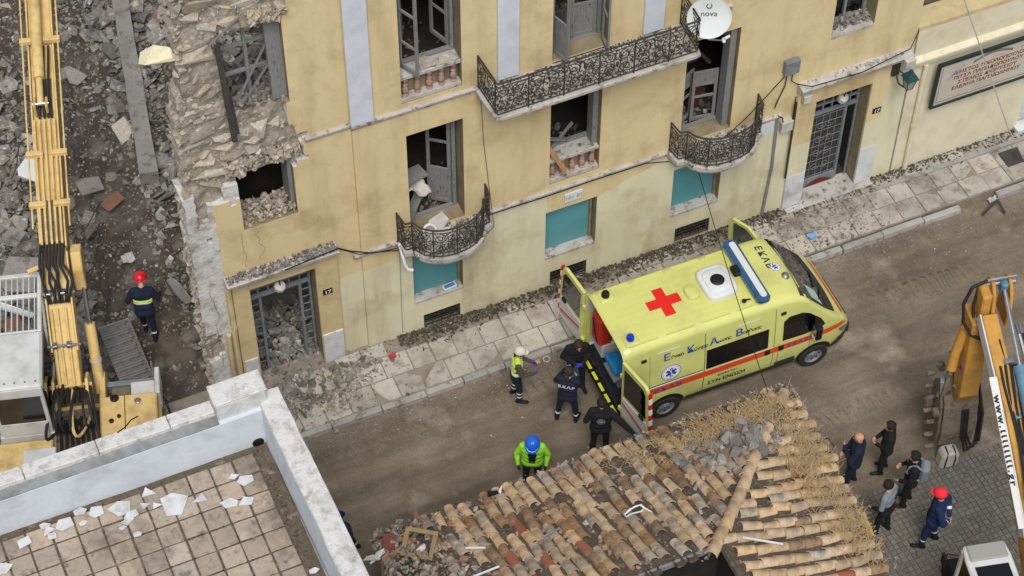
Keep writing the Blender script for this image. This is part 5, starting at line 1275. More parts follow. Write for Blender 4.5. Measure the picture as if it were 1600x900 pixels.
# ================================================================ ambulance (x forward from rear axle, y to its left)
mat('amb_yellow', S(207,208,124), S(201,203,116), scale=1, rough=.38, coat=.6, coord='obj', dirt=S(166,160,112), dscale=1.1, damt=.6)
mat('amb_orange', S(214,72,26), rough=.4)
mat('amb_white', S(224,226,220), rough=.45)
mat('amb_blue', S(36,62,150), rough=.5); mat('amb_navy', S(30,36,70), rough=.5)
mat('amb_black', S(20,20,22), rough=.5)
mat('amb_glass', S(9,10,11), rough=.04, spec=.7)
mat('amb_trim', S(46,46,46), S(58,56,52), scale=5, coord='obj', rough=.8)
mat('amb_in', S(196,198,194), rough=.7); mat('amb_floor', S(22,24,32), rough=.8)
mat('stretcher_blue', S(28,116,172), S(22,100,156), scale=4, coord='obj', rough=.7)
mat('bag_red', S(198,52,28), S(170,40,24), scale=5, coord='obj', rough=.8)
mat('siren_blue', S(26,66,110), S(30,90,130), scale=4, coord='obj', rough=.2, coat=.5)
mat('lime_panel', S(196,204,60), rough=.6)
amb = thing('ambulance','pale yellow ambulance van with a red cross on its roof and rear doors open','ambulance',(13.62,-2.97,0),R(-.9))
HT = [(-1.0,2.46),(-.93,2.51),(-.6,2.53),(2.3,2.53),(2.7,2.50),(2.95,2.44),(3.12,2.33),(3.35,2.06),(3.62,1.74),(3.92,1.42),(4.02,1.32),(4.14,1.22),(4.26,1.08),(4.34,.92),(4.39,.74),(4.41,.55)]
def lerp_tab(T, x):
    if x <= T[0][0]: return T[0][1]
    for (a,b),(c,d) in zip(T[:-1],T[1:]):
        if x <= c: return b+(d-b)*(x-a)/(c-a)
    return T[-1][1]
WZ = [(.28,.95),(.5,1.005),(.75,1.025),(1.1,1.025),(1.4,1.005),(1.9,.955),(2.3,.905),(2.55,.87)]
NW = [(-1,.985),(-.9,1),(3.3,1),(3.7,.985),(3.95,.95),(4.12,.90),(4.26,.83),(4.36,.74),(4.41,.66)]
def W(x,z): return lerp_tab(WZ,z)*lerp_tab(NW,x)
def ring(x):
    ht = lerp_tab(HT,x); r = lerp_tab([(-1,.2),(2.6,.2),(3.1,.16),(3.6,.12),(4.1,.10),(4.41,.08)],x); zb = lerp_tab([(-1,.34),(3.6,.32),(4.41,.30)],x); P = []
    for i in range(13): z = zb+(ht-r-zb)*i/12; P.append((W(x,z),z))
    wc = W(x,ht-r); zc = ht-r
    for i in range(1,7): a = math.pi/2*i/6; P.append((wc-r*1.15*(1-math.cos(a)), zc+(r-.02)*math.sin(a)))
    ye = P[-1][0]; ze = P[-1][1]
    for i in range(1,9): y = ye*(1-i/8); P.append((y, ze+.02*(1-(y/ye)**2)))
    return P
def side_y(x,z): 
    P = ring(x)
    for (a,b),(c,d) in zip(P[:-1],P[1:]):
        if b <= z <= d and d > b: return a+(c-a)*(z-b)/(d-b)
    return P[0][0] if z < P[0][1] else P[18][0]
def roof_z(x,y):
    P = ring(x); y = abs(y)
    for (a,b),(c,d) in zip(P[::-1][:-1],P[::-1][1:]):
        if a <= y <= c: return b+(d-b)*(y-a)/max(1e-9,c-a)
    return P[14][1]
ST = sorted(set([-1.0,-.97,-.93,-.8]+list(np.round(np.arange(-.6,2.31,.22),3))+[2.5,2.7,2.82,2.95,3.04,3.12,3.2,3.35,3.5,3.62,3.77,3.92,3.98,4.02,4.08,4.14,4.2,4.26,4.3,4.34,4.37,4.39,4.41]))
mb = MB(); rr = [ring(x) for x in ST]; k = len(rr[0])
full = [[(p[0],p[1]) for p in R_]+[(-p[0],p[1]) for p in R_[-2::-1]] for R_ in rr]; K = len(full[0])
vs = [(x,p[0],p[1]) for x,R_ in zip(ST,full) for p in R_]; fs = []
def arch(x,z):
    for cx in (0,3.45):
        if (x-cx)**2+(z-.36)**2 < .43**2: return True
    return False
for i in range(len(ST)-1):
    for j in range(K-1):
        fs.append((i*K+j,i*K+j+1,(i+1)*K+j+1,(i+1)*K+j))
fs.append(tuple((len(ST)-1)*K+j for j in range(K)))
mb.add(vs,fs)
body = mb.build('body','amb_yellow',amb,smooth=True)
# inner shell of the patient compartment
mb = MB(); ins = [-.985,-.5,.5,1.5,1.75]; vs = []
for x in ins:
    P = [(max(0,a-.07),min(b,2.38)) for a,b in ring(x)]; P[0] = (P[0][0],.62)
    P = [(a,max(b,.62)) for a,b in P]; Fp = P+[(-a,b) for a,b in P[-2::-1]]; vs += [(x,a,b) for a,b in Fp]
n = len(ins); fs = [(i*K+j+1,i*K+j,(i+1)*K+j,(i+1)*K+j+1) for i in range(n-1) for j in range(K-1)]+[tuple((n-1)*K+j for j in range(K-1,-1,-1))]
fs.append((0,(n-1)*K,(n-1)*K+K-1,K-1))
mb.add(vs,fs); mb.m = [0]*len(fs); mb.m[-1] = 1
inner = mb.build('cabin_lining',['amb_in','amb_floor'],amb,fixn=False)
# rear frame closing body to lining
mb = MB(); P0 = full[0]; P = [(max(0,a-.07),max(min(b,2.38),.62)) for a,b in ring(-.985)]; Fp = P+[(-a,b) for a,b in P[-2::-1]]
mb.add([(-1.0,a,b) for a,b in P0]+[(-.985,a,b) for a,b in Fp],[(j,j+1,K+j+1,K+j) for j in range(K-1)]); mb.build('rear_frame','amb_yellow',amb,fixn=False)
def side_patch(name, poly, mt, s=-1, off=.006, par=body, dens=.12, thick=True):
    """poly in (x,z) on the side s, laid on the body as a slightly proud panel"""
    bm = bmesh.new(); vv = [bm.verts.new((u,v,0)) for u,v in poly]; f = bm.faces.new(vv)
    xs_ = [p[0] for p in poly]; zs_ = [p[1] for p in poly]
    g = min(xs_)+dens
    while g < max(xs_): bmesh.ops.bisect_plane(bm,geom=bm.verts[:]+bm.edges[:]+bm.faces[:],plane_co=(g,0,0),plane_no=(1,0,0)); g += dens
    g = min(zs_)+dens
    while g < max(zs_): bmesh.ops.bisect_plane(bm,geom=bm.verts[:]+bm.edges[:]+bm.faces[:],plane_co=(0,g,0),plane_no=(0,1,0)); g += dens
    for v in bm.verts:
        x,z = v.co.x,v.co.y; v.co = (x, s*(side_y(x,z)+off), z)
    me = bpy.data.meshes.new(name); bm.to_mesh(me); bm.free(); me.materials.append(MATS[mt]); me.polygons.foreach_set('use_smooth',[True]*len(me.polygons))
    o = bpy.data.objects.new(name,me); COL.objects.link(o); o.parent = par
    return o
def roof_patch(name, poly, mt, off=.006, par=body, dens=.1):
    bm = bmesh.new(); bm.faces.new([bm.verts.new((u,v,0)) for u,v in poly]); xs_=[p[0] for p in poly]; ys_=[p[1] for p in poly]
    for ax,lo_,hi_ in ((0,min(xs_),max(xs_)),(1,min(ys_),max(ys_))):
        g = lo_+dens
        while g < hi_: bmesh.ops.bisect_plane(bm,geom=bm.verts[:]+bm.edges[:]+bm.faces[:],plane_co=(g,0,0) if ax==0 else (0,g,0),plane_no=(1,0,0) if ax==0 else (0,1,0)); g += dens
    for v in bm.verts: v.co.z = roof_z(v.co.x,v.co.y)+off
    me = bpy.data.meshes.new(name); bm.to_mesh(me); bm.free(); me.materials.append(MATS[mt]); me.polygons.foreach_set('use_smooth',[True]*len(me.polygons))
    o = bpy.data.objects.new(name,me); COL.objects.link(o); o.parent = par; return o
def rect(x0,x1,z0,z1): return [(x0,z0),(x1,z0),(x1,z1),(x0,z1)]
for s in (-1,1):
    side_patch('stripe',rect(-.97,3.0,.98,1.16),'amb_orange',s,.005)
    side_patch('stripe',[(2.99,.98),(3.9,1.02),(4.2,1.0),(4.2,1.12),(3.9,1.16),(2.99,1.16)],'amb_orange',s,.006)
    side_patch('stripe_edge',rect(-.97,.80,1.185,1.22),'amb_white',s,.007); side_patch('stripe_edge',rect(-.97,.80,1.17,1.18),'amb_black',s,.005)
    side_patch('stripe_edge',rect(.86,2.42,1.165,1.185),'amb_white',s,.007)
    side_patch('side_window',rect(.86,2.28,1.22,1.80) if s < 0 else rect(.86,2.28,1.3,1.8),'amb_glass',s,.008)
    side_patch('door_window',[(2.62,1.28),(3.12,1.26),(3.55,1.30),(3.62,1.36),(3.50,1.58),(3.22,1.86),(3.05,1.95),(2.75,1.96),(2.62,1.86)],'amb_glass',s,.008) if s < 0 else None
    side_patch('sill_trim',rect(.44,3.0,.32,.50),'amb_trim',s,.012)
    side_patch('door_trim',rect(2.5,2.98,.50,.60),'amb_trim',s,.01)
    side_patch('rear_trim',rect(-.97,-.43,.35,.58),'amb_trim',s,.012)
    # seams
    for nm,poly in (('seam',rect(.815,.83,.5,2.3)),('seam',rect(2.42,2.432,.5,2.3)),('seam',rect(2.54,2.55,.5,1.22)),('seam',rect(-.42,-.412,.6,2.2)),('seam',rect(3.28,3.288,.75,1.2))): side_patch(nm,poly,'amb_trim',s,.0035)
    side_patch('slide_rail',rect(-.7,.8,1.225,1.25),'amb_trim',s,.004)
    for x0 in (-.25,1.55):
        side_patch('roof_lamp_strip',rect(x0,x0+.5,2.20,2.235),'amb_white',s,.02)
    # marker lights
    for x0 in (-.55,2.6):
        mb = MB(); y = side_y(x0,2.12); mb.box(x0-.06,x0+.06,s*(y-.02),s*(y+.025),2.07,2.15); mb.build('side_light','amb_black',body,bevel=.01)
    for x0 in (2.28,2.60):
        mb = MB(); y = side_y(x0,1.08); mb.box(x0-.06,x0+.06,s*(y-.02),s*(y+.03),1.0,1.15); mb.build('door_handle','amb_black',body,bevel=.012)
    side_patch('headlight',[(4.0,.97),(4.2,.90),(4.32,.80),(4.36,.72),(4.25,.72),(4.08,.80)],'steel',s,.012,dens=.06)
    side_patch('bumper_side',[(3.86,.34),(4.40,.34),(4.408,.56),(4.385,.70),(4.28,.68),(4.05,.62),(3.88,.5)],'amb_trim',s,.018,dens=.06)
# wheel housings (dark) and wheels
for cx in (0,3.45):
    for s in (-1,1):
        side_patch('wheel_arch',[(cx+.43*math.cos(a),.36+.43*math.sin(a)) for a in np.linspace(-.05,math.pi+.05,20)],'amb_trim' if False else 'amb_black',s,.004,dens=.1)
        w_ = bpy.data.objects.new('wheel',None); COL.objects.link(w_); w_.parent = amb; w_.location = (cx,s*.93,.345); w_.empty_display_size=.1
        rot = Matrix.Rotation(R(-90*s),3,'X')
        mb = MB(); mb.lathe([(.20,-.11),(.30,-.115),(.335,-.09),(.345,-.04),(.345,.04),(.335,.09),(.30,.115),(.21,.105)],(0,0,0),rot,32,caps=False); mb.build('tyre','rubber',w_,smooth=True)
        mb = MB(); mb.lathe([(.215,-.1),(.215,.09),(.205,.095),(.19,.06),(.12,.05),(.10,.075),(.06,.085),(.001,.085)],(0,0,0),rot,28,caps=False)
        mb.build('rim','grey_metal',w_,smooth=True)
        for i in range(8):
            a = i*math.pi/4; mb = MB(); mb.lathe([(.022,.0),(.02,.008)],rot@Vector((.155*math.cos(a),.155*math.sin(a),.052)),rot,8); mb.build('rim_hole','black',w_)
        mb = MB(); mb.lathe([(.055,.08),(.05,.095),(.001,.1)],(0,0,0),rot,12,caps=False); mb.build('hub_cap','steel',w_,smooth=True)
# windscreen, bonnet line, wipers, papers
def ws(u,t,off=.008):    # u -1..1 across, t 0 top ..1 base
    x = 3.10+.90*t; y = u*(W(x,lerp_tab(HT,x)-.12)-.10-.02*t); x -= .10*(u*u)*(1) ; return Vector((x,y,roof_z(x,y)+off))
mb = MB(); n,m_ = 16,10; vs = [ws(-1+2*i/n,j/m_) for j in range(m_+1) for i in range(n+1)]
mb.add(vs,[(j*(n+1)+i,j*(n+1)+i+1,(j+1)*(n+1)+i+1,(j+1)*(n+1)+i) for j in range(m_) for i in range(n)]); mb.build('windscreen','amb_glass',body,smooth=True,fixn=False)
mb = MB(); vs = [ws(-.98+1.96*i/n,.80+.22*j,.014) for j in range(2) for i in range(n+1)]; mb.add(vs,[(i,i+1,n+2+i,n+1+i) for i in range(n)]); mb.build('wiper_cowl','amb_trim',body,fixn=False)
mb = MB(); mb.tube([ws(-.25,.86,.03),ws(-.55,.72,.03),ws(-.78,.6,.03)],.012,5); mb.build('wiper','black',body)
mb = MB(); mb.tube([ws(.35,.88,.03),ws(.0,.76,.03),ws(-.3,.66,.03)],.012,5); mb.build('wiper','black',body)
mb = MB(); P = [ws(-.86,.35,.014),ws(-.42,.32,.014),ws(-.45,.62,.014),ws(-.92,.66,.014)]; mb.add(P,[(0,1,2,3)]); mat('paper_green', S(176,200,186), rough=.4); mb.build('windscreen_paper','paper_green',body,fixn=False)
side_patch('front_grille',[(4.2,.4),(4.4,.4),(4.4,.5),(4.2,.5)],'amb_black',1,.02)
mb = MB(); mb.box(4.37,4.47,-.72,.72,.30,.62); mb.build('front_bumper','amb_trim',amb,bevel=.04)
mb = MB(); mb.box(4.30,4.44,-.55,.55,.66,.78); mb.build('grille','amb_black',amb,bevel=.03)
roof_patch('bonnet_stripe',[(4.12,-.78),(4.2,-.72),(4.2,.72),(4.12,.78)],'amb_orange',.006)
# roof: ribs, cross, hatch, beacons, light bar
for i in range(9):
    y = -.62+i*.155; roof_patch('roof_rib',[(-.75,y-.012),(2.35,y-.012),(2.35,y+.012),(-.75,y+.012)],'amb_yellow',.010,dens=.4)
mat('cross_red', S(212,38,34), rough=.4)
c,a,h = .30,.36,.115; roof_patch('red_cross',[(c-a,-h),(c-h,-h),(c-h,-a),(c+h,-a),(c+h,-h),(c+a,-h),(c+a,h),(c+h,h),(c+h,a),(c-h,a),(c-h,h),(c-a,h)],'cross_red',.014)
def dome(name,x,y,rx,ry,h,mt,z0=0,e=4,par=body,n=24,lay=5):
    mb = MB(); vs = []; 
    for k in range(lay+1):
        t = k/lay; sc = (1-t**3)**.5 if k < lay else .0
        sc = [1,.99,.97,.93,.86,.0][k] if lay == 5 else sc
        for i in range(n):
            a = 6.28318*i/n; ca,sa = math.cos(a),math.sin(a); m = (abs(ca)**e+abs(sa)**e)**(-1/e)
            vs.append((x+rx*sc*m*ca, y+ry*sc*m*sa, roof_z(x,0)+z0+h*[0,.45,.75,.92,1,1][k]))
    mb.add(vs,[(k*n+i,k*n+(i+1) % n,(k+1)*n+(i+1) % n,(k+1)*n+i) for k in range(lay) for i in range(n)]); return mb.build(name,mt,par,smooth=True)
dome('vent_cover',.92,-.02,.14,.18,.10,'amb_yellow',-.01,3)
hatch = dome('roof_hatch',1.50,.02,.35,.42,.12,'white_plastic',-.01,5)
dome('hatch_ridge',1.50,.02,.27,.30,.145,'white_plastic',.0,5,hatch)
mb = MB(); z = roof_z(1.5,0)+.135; mb.lathe([(.15,0),(.15,.02),(.12,.045),(.04,.05),(.001,.05)],(1.5,.0,z),None,20,caps=False); mb.build('fan','black',hatch,smooth=True)
for s in (-1,1):
    x,y = -.72,s*.60; z = roof_z(x,y)
    mb = MB(); mb.box(x-.15,x+.17,y-.15,y+.15,z-.06,z+.03); mb.build('beacon_base','amb_yellow',body,bevel=.03)
    mb = MB(); mb.lathe([(.085,0),(.085,.07),(.07,.11),(.03,.125),(.001,.128)],(x,y,z+.03),None,16,caps=False); mb.build('beacon','blue_lens' if s < 0 else 'black',body,smooth=True)
for dx,mt,w0,z0,z1 in ((0,'siren_blue',.15,.05,.16),(.0,'white_plastic',.07,.158,.172)):
    mb = MB(); x = 2.16; z = roof_z(x,0); P = [(x-w0,-.80),(x-w0*.6,-.86),(x+w0*.6,-.86),(x+w0,-.80),(x+w0,.80),(x+w0*.6,.86),(x-w0*.6,.86),(x-w0,.80)]
    if mt == 'white_plastic': P = [(u+.03,v*.9) for u,v in P]
    mb.prism(P,lambda u,v:(u,v,z+z0),lambda u,v:(u,v,z+z1)); mb.build('light_bar' if mt == 'siren_blue' else 'light_bar_top',mt,body,bevel=.02)
mb = MB(); mb.obox((1.98,.1,roof_z(2,0)+.1),(.18,.26,.12)); mb.build('siren_horn','black',body,bevel=.03)
mb = MB(); mb.tube([(1.95,-.62,roof_z(1.95,.5)+.02),(1.8,-.66,roof_z(1.8,.5)+.12)],.016,6); mb.lathe([(.05,0),(.05,.02)],(1.78,-.67,roof_z(1.8,.5)+.1),None,10); mb.build('aerial','black',body)
mb = MB(); mb.lathe([(.09,0),(.09,.02),(.075,.07),(.03,.095),(.001,.1)],(2.92,-.30,roof_z(2.92,-.3)-.01),None,16,caps=False); mb.build('spot_lamp','steel',body,smooth=True)
for s in (-1,1):
    mb = MB(); 
    for k in range(4): x0 = -.8+k*.8; mb.box(x0,x0+.62,s*.755-.015,s*.755+.015,roof_z(x0+.3,.74)-.02,roof_z(x0+.3,.74)+.022)
    g_ = mb.build('roof_gutter','amb_yellow',body); stuff(g_)
# lettering on the near side and the roof front
def on_side(x0,z0,off=.012): return lambda u,v: Vector((x0+u, -(side_y(x0+u,z0+v)+off), z0+v))
for (x0,z0,big,small) in ((-.12,1.92,'Ε','θνικό'),(.40,1.92,'Κ','έντρο'),(.92,1.92,'Α','μεσης'),(1.50,1.92,'Β','οήθειας')):
    lettering('big_letter',big,.27,'amb_blue',on_side(x0,z0),body,bold=.004)
    lettering('small_letters',small,.13,'amb_navy',on_side(x0+.17,z0+.0),body,bold=.002,space=.84)
lettering('stripe_lettering','Ε.Κ.Α.Β',.19,'amb_blue',on_side(-.30,1.0),body,bold=.003)
lettering('stripe_lettering','Ε.Κ.Α.Β',.15,'amb_blue',on_side(2.75,1.02),body,bold=.002)
lettering('donor_line','ΔΩΡΕΑ ΤΟΥ',.08,'amb_black',on_side(1.15,.86),body,bold=.001)
lettering('donor_line','ΣΥΝ ΕΝΩΣΗ',.15,'amb_black',on_side(.92,.66),body,bold=.003)
lettering('roof_lettering','ΕΚΑΒ',.22,'amb_navy',lambda u,v: (lambda x,y: Vector((x,y,roof_z(x,y)+.012)))(2.66+v,.62-u*1.0),body,bold=.004,space=1.25)
# star of life emblem: disc, ring and six-armed star with staff
def emblem(mapf, r, par):
    mb = MB(); n = 32; vs = [mapf(r*math.cos(6.2832*i/n),r*math.sin(6.2832*i/n),0) for i in range(n)]+[mapf(0,0,0)]; mb.add(vs,[(i,(i+1) % n,n) for i in range(n)]); e = mb.build('emblem','amb_white',par,fixn=False)
    mb = MB(); vs = []
    for rr_ in (.97,.90,.80,.77):
        vs += [mapf(r*rr_*math.cos(6.2832*i/n),r*rr_*math.sin(6.2832*i/n),.002) for i in range(n)]
    mb.add(vs,[(i,(i+1) % n,n+(i+1) % n,n+i) for i in range(n)]+[(2*n+i,2*n+(i+1) % n,3*n+(i+1) % n,3*n+i) for i in range(n)]); stuff(mb.build('emblem_ring','amb_blue',e,fixn=False))
    mb = MB()
    for k in range(3):
        a = R(90+60*k); d = (math.cos(a),math.sin(a)); p_ = (-d[1],d[0]); h = r*.55; w2 = r*.14
        mb.add([mapf(s1*h*d[0]+s2*w2*p_[0],s1*h*d[1]+s2*w2*p_[1],.003+.0006*k) for s1,s2 in ((-1,-1),(1,-1),(1,1),(-1,1))],[(0,1,2,3)])
    stuff(mb.build('emblem_star','amb_blue',e,fixn=False))
    mb = MB(); mb.add([mapf(u*r,v*r,.0055) for u,v in ((-.025,-.5),(.025,-.5),(.025,.5),(-.025,.5))],[(0,1,2,3)])
    mb.add([mapf(r*(.1*math.sin(t*6)+s_*.025),r*(-.4+.75*t),.006) for t in np.linspace(0,1,10) for s_ in (-1,1)],[(2*i,2*i+1,2*i+3,2*i+2) for i in range(9)]); stuff(mb.build('emblem_staff','amb_white',e,fixn=False))
emblem(lambda u,v,o: Vector((.06+u, -(side_y(.06+u,1.52+v)+.012+o), 1.52+v)), .235, body)
lettering('emblem_lettering','ΕΚΑΒ',.07,'red',on_side(-.03,1.325,.016),body,space=1.5)
emblem(lambda u,v,o: Vector((2.83+v, -.02-u, roof_z(2.83+v,-.02-u)+.012+o)), .12, body)
# rear doors, swung right round
def rear_door(s):
    d = bpy.data.objects.new('rear_door',None); COL.objects.link(d); d.parent = amb; d.location = (-1.0,s*.985,0); d.empty_display_size=.1
    d.rotation_euler = (0,0,R(6 if s > 0 else 12))
    # local: u outward (+) from hinge along s*y, faces -x
    def Pq(u,z,x): lean = -.0*u; return (x, s*(u*(1-.03*max(0,z-1.2))-.05*max(0,z-1.3)), z)
    out = [(0.02,.62),(.90,.62),(.93,.8),(.93,2.1),(.87,2.32),(.78,2.38),(0.02,2.38)]
    mb = MB(); mb.prism(out,lambda u,z:Pq(u,z,-.05),lambda u,z:Pq(u,z,.02)); mb.build('door_panel','amb_yellow',d,bevel=.012)
    ins_ = [(.10,1.42),(.82,1.42),(.82,2.12),(.74,2.24),(.12,2.24)]
    mb = MB(); mb.prism(ins_,lambda u,z:Pq(u,z,-.062),lambda u,z:Pq(u,z,-.051)); mb.build('door_window','amb_glass',d)
    mb = MB(); mb.prism(ins_,lambda u,z:Pq(u,z,.021),lambda u,z:Pq(u,z,.03)); mb.build('door_window','amb_glass',d)
    mb = MB(); mb.prism([(.06,.70),(.86,.70),(.86,1.30),(.06,1.30)],lambda u,z:Pq(u,z,-.060),lambda u,z:Pq(u,z,-.051)); mb.build('door_lining','amb_in',d)
    mb = MB(); mb.prism([(.06,1.1),(.86,.86),(.86,.92),(.06,1.16)],lambda u,z:Pq(u,z,-.066),lambda u,z:Pq(u,z,-.0605)); mb.build('door_stripe','red',d)
    mb = MB(); mb.prism([(.06,1.04),(.86,.80),(.86,.82),(.06,1.06)],lambda u,z:Pq(u,z,-.064),lambda u,z:Pq(u,z,-.0605)); mb.build('door_stripe','grey_metal',d)
    for k in range(10):
        z = .66+k*.165; mb = MB(); mb.prism([(.925,z),(.955,z),(.955,z+.155),(.925,z+.155)],lambda u,zz:Pq(u,zz,-.058),lambda u,zz:Pq(u,zz,.022)); mb.build('chevron_block','red' if k % 2 else 'amb_white',d)
    mb = MB(); mb.prism([(.62,1.30),(.78,1.30),(.78,1.40),(.62,1.40)],lambda u,z:Pq(u,z,-.09),lambda u,z:Pq(u,z,-.051)); mb.build('door_handle','amb_black',d,bevel=.015)
    for z in (.8,1.9):
        mb = MB(); mb.obox((-.02,s*-.02,z),(.06,.12,.1)); mb.build('hinge','amb_yellow',d)
    return d
rear_door(-1); rear_door(1)
mb = MB(); mb.box(-1.12,-.99,-.92,.92,.38,.56); mb.build('rear_bumper','amb_black',amb,bevel=.02)
for k in range(6):
    y = -.9+k*.31; mb = MB(); mb.box(-1.125,-1.06,y,y+.22,.562,.575); mb.build('step_block','lime_panel',amb)
# far front door standing open
d = bpy.data.objects.new('front_door',None); COL.objects.link(d); d.parent = amb; d.location = (3.30,1.02,0); d.rotation_euler = (0,0,R(-62)); d.empty_display_size=.1
def Pd(u,z,y): return (-u, y-.10*max(0,z-1.2), z)
mb = MB(); lower = [(0,.5),(.95,.5),(.98,1.22),(-.15,1.22),(-.1,.8)]
mb.prism(lower,lambda u,z:Pd(u,z,-.05),lambda u,z:Pd(u,z,.02)); mb.build('door_panel','amb_yellow',d,bevel=.01)
mb = MB(); fr = [(-.15,1.22),(.98,1.22),(.98,2.0),(.88,2.12),(.50,2.12),(.30,1.95)]; inn = [(.02,1.30),(.88,1.30),(.88,1.95),(.82,2.03),(.52,2.03),(.36,1.88)]
nf = len(fr); mb.add([Pd(u,z,-.045) for u,z in fr]+[Pd(u,z,-.045) for u,z in inn]+[Pd(u,z,.015) for u,z in fr]+[Pd(u,z,.015) for u,z in inn],
   [(i,(i+1)%nf,nf+(i+1)%nf,nf+i) for i in range(nf)]+[(2*nf+i,3*nf+i,3*nf+(i+1)%nf,2*nf+(i+1)%nf) for i in range(nf)]+[(i,2*nf+i,2*nf+(i+1)%nf,(i+1)%nf) for i in range(nf)]+[(nf+i,nf+(i+1)%nf,3*nf+(i+1)%nf,3*nf+i) for i in range(nf)]); mb.build('window_frame','amb_yellow',d)
mb = MB(); mb.prism(inn,lambda u,z:Pd(u,z,-.012),lambda u,z:Pd(u,z,-.006)); mat('clear_pane', S(120,128,130), rough=.05, transm=.85); mb.build('pane','clear_pane',d)
mb = MB(); mb.prism([(.0,.58),(.88,.58),(.9,1.18),(.0,1.18)],lambda u,z:Pd(u,z,-.10),lambda u,z:Pd(u,z,-.051)); mb.build('door_lining','amb_black',d,bevel=.02)
# mirrors
for s,px,rz in ((-1,3.32,0),(1,3.42,0)):
    mb = MB(); y0 = s*1.02; mb.box(px-.02,px+.08,s*1.0-(.0),s*1.0+s*.12,1.30,1.36); mb.obox((px+.02,s*1.17,1.42),(.16,.20,.40)); mb.build('mirror','amb_black',amb,bevel=.03)
    mb = MB(); mb.obox((px-.065,s*1.17,1.48),(.006,.15,.2)); mb.build('mirror_glass','steel',amb)
    mb = MB(); mb.obox((px-.066,s*1.17,1.28),(.007,.13,.08)); mb.build('mirror_glass','amb_white',amb)
# inside: stretcher, red kit bag, cupboards
st = bpy.data.objects.new('stretcher',None); COL.objects.link(st); st.parent = amb; st.location = (0,0,0); st.empty_display_size=.1
mb = MB(); mb.obox((-.45,-.14,1.12),(.95,.56,.14),Matrix.Rotation(R(12),3,'Y')); mb.build('mattress','stretcher_blue',st,bevel=.04)
mb = MB(); mb.obox((.45,-.14,1.02),(.95,.54,.12)); mb.build('mattress','stretcher_blue',st,bevel=.04)
mb = MB(); mb.box(-.92,.9,-.40,.12,.90,.96); mb.box(-.8,-.72,-.38,.10,.63,.9); mb.box(.6,.68,-.38,.10,.63,.9); mb.build('frame','grey_metal',st)
mb = MB(); mb.obox((-.74,.62,1.50),(.32,.40,.85)); mb.build('kit_bag','bag_red',amb,bevel=.06)
mb = MB(); mb.tube([(-.90,.50,1.2),(-.91,.62,1.45),(-.90,.74,1.75)],.018,6); mb.build('bag_strap','black',amb)
mb = MB(); mb.box(-.80,.1,.45,.85,.63,1.05); mb.build('cupboard','amb_in',amb,bevel=.02)
mb = MB(); mb.box(-.7,1.2,.60,.88,1.95,2.32); mb.build('cupboard','grey_metal',amb,bevel=.02)
mb = MB(); mb.box(1.0,1.7,-.9,.9,.63,1.6); mb.build('cabinet','amb_in',amb,bevel=.02)
mb = MB(); mb.box(-.97,-.90,.88,.95,.7,2.3); mb.build('door_post','lime_panel',amb)
# ================================================================ excavators (local: x right, y forward)
mat('exc_yellow', S(208,176,108), S(190,158,90), S(216,186,124), scale=2.5, rough=.55, bump=.15, coord='obj', dirt=S(128,104,72), dscale=2.2, damt=.6)
mat('exc_amber', S(196,146,66), S(176,126,50), scale=2.5, rough=.65, bump=.3, coord='obj', dirt=S(116,94,66), dscale=2.0, damt=.85)
mat('cab_white', S(206,206,202), S(190,190,186), scale=2, rough=.5, coord='obj', dirt=S(138,130,118), dscale=2, damt=.4)
mat('mud_metal', S(92,80,66), S(60,52,44), S(122,109,92), scale=6, rough=.9, bump=.8, coord='obj')
mat('cyl_blue', S(92,132,152), S(82,118,138), scale=3, rough=.5, coord='obj', dirt=S(110,110,104), dscale=3, damt=.4)
mat('hose_black', S(28,28,30), S(44,42,40), scale=6, rough=.6, coord='obj')
mat('track_steel', S(108,106,102), S(84,80,76), S(126,124,120), scale=6, rough=.6, metal=.3, bump=.4, coord='obj')
def beam(mb, spine, wd, x0=0.0, mi=0):
    """box-section arm: spine of (y,z,depth)"""
    n = len(spine); vs = []
    for i,(y,z,d) in enumerate(spine):
        a = spine[max(0,i-1)]; b = spine[min(n-1,i+1)]; t = Vector((0,b[0]-a[0],b[1]-a[1])).normalized(); u = Vector((0,-t.z,t.y))
        c = Vector((x0,y,z))
        for sx,su in ((-1,-1),(1,-1),(1,1),(-1,1)): vs.append(c+Vector((sx*wd/2,0,0))+u*su*d/2)
    fs = [(i*4+j,i*4+(j+1)%4,(i+1)*4+(j+1)%4,(i+1)*4+j) for i in range(n-1) for j in range(4)]+[(3,2,1,0),tuple((n-1)*4+j for j in range(4))]
    return mb.add(vs,fs,mi)
def on_beam(spine, s, x, up=0.0):
    """point above the beam's top face at fraction index s"""
    i = min(int(s),len(spine)-2); t = s-i; a,b = spine[i],spine[i+1]; y,z,d = [a[k]+(b[k]-a[k])*t for k in range(3)]
    tv = Vector((0,b[0]-a[0],b[1]-a[1])).normalized(); u = Vector((0,-tv.z,tv.y)); return Vector((x,y,z))+u*(d/2+up)
E1 = thing('excavator','yellow excavator with a white guarded cab standing in the demolished plot','excavator',(2.32,.09,0),R(-16))
sp = [(.25,1.85,.45),(.8,2.35,.62),(1.6,3.05,.8),(2.3,3.55,.88),(3.2,3.95,.8),(5.2,4.72,.66),(7.5,5.5,.55),(9.5,6.15,.5)]
mb = MB(); beam(mb,sp,.46); boom = mb.build('boom','exc_yellow',E1,bevel=.02)
for s in (-1,1):   # edge flanges of the boom
    mb = MB(); 
    for i in range(1,len(sp)-1): a = on_beam(sp,i,s*.25,.0); b = on_beam(sp,i+1-.001,s*.25,.0); mb.bar(a,b,.03,.16,up=(0,-.4,1))
    stuff(mb.build('flange','exc_yellow',boom))
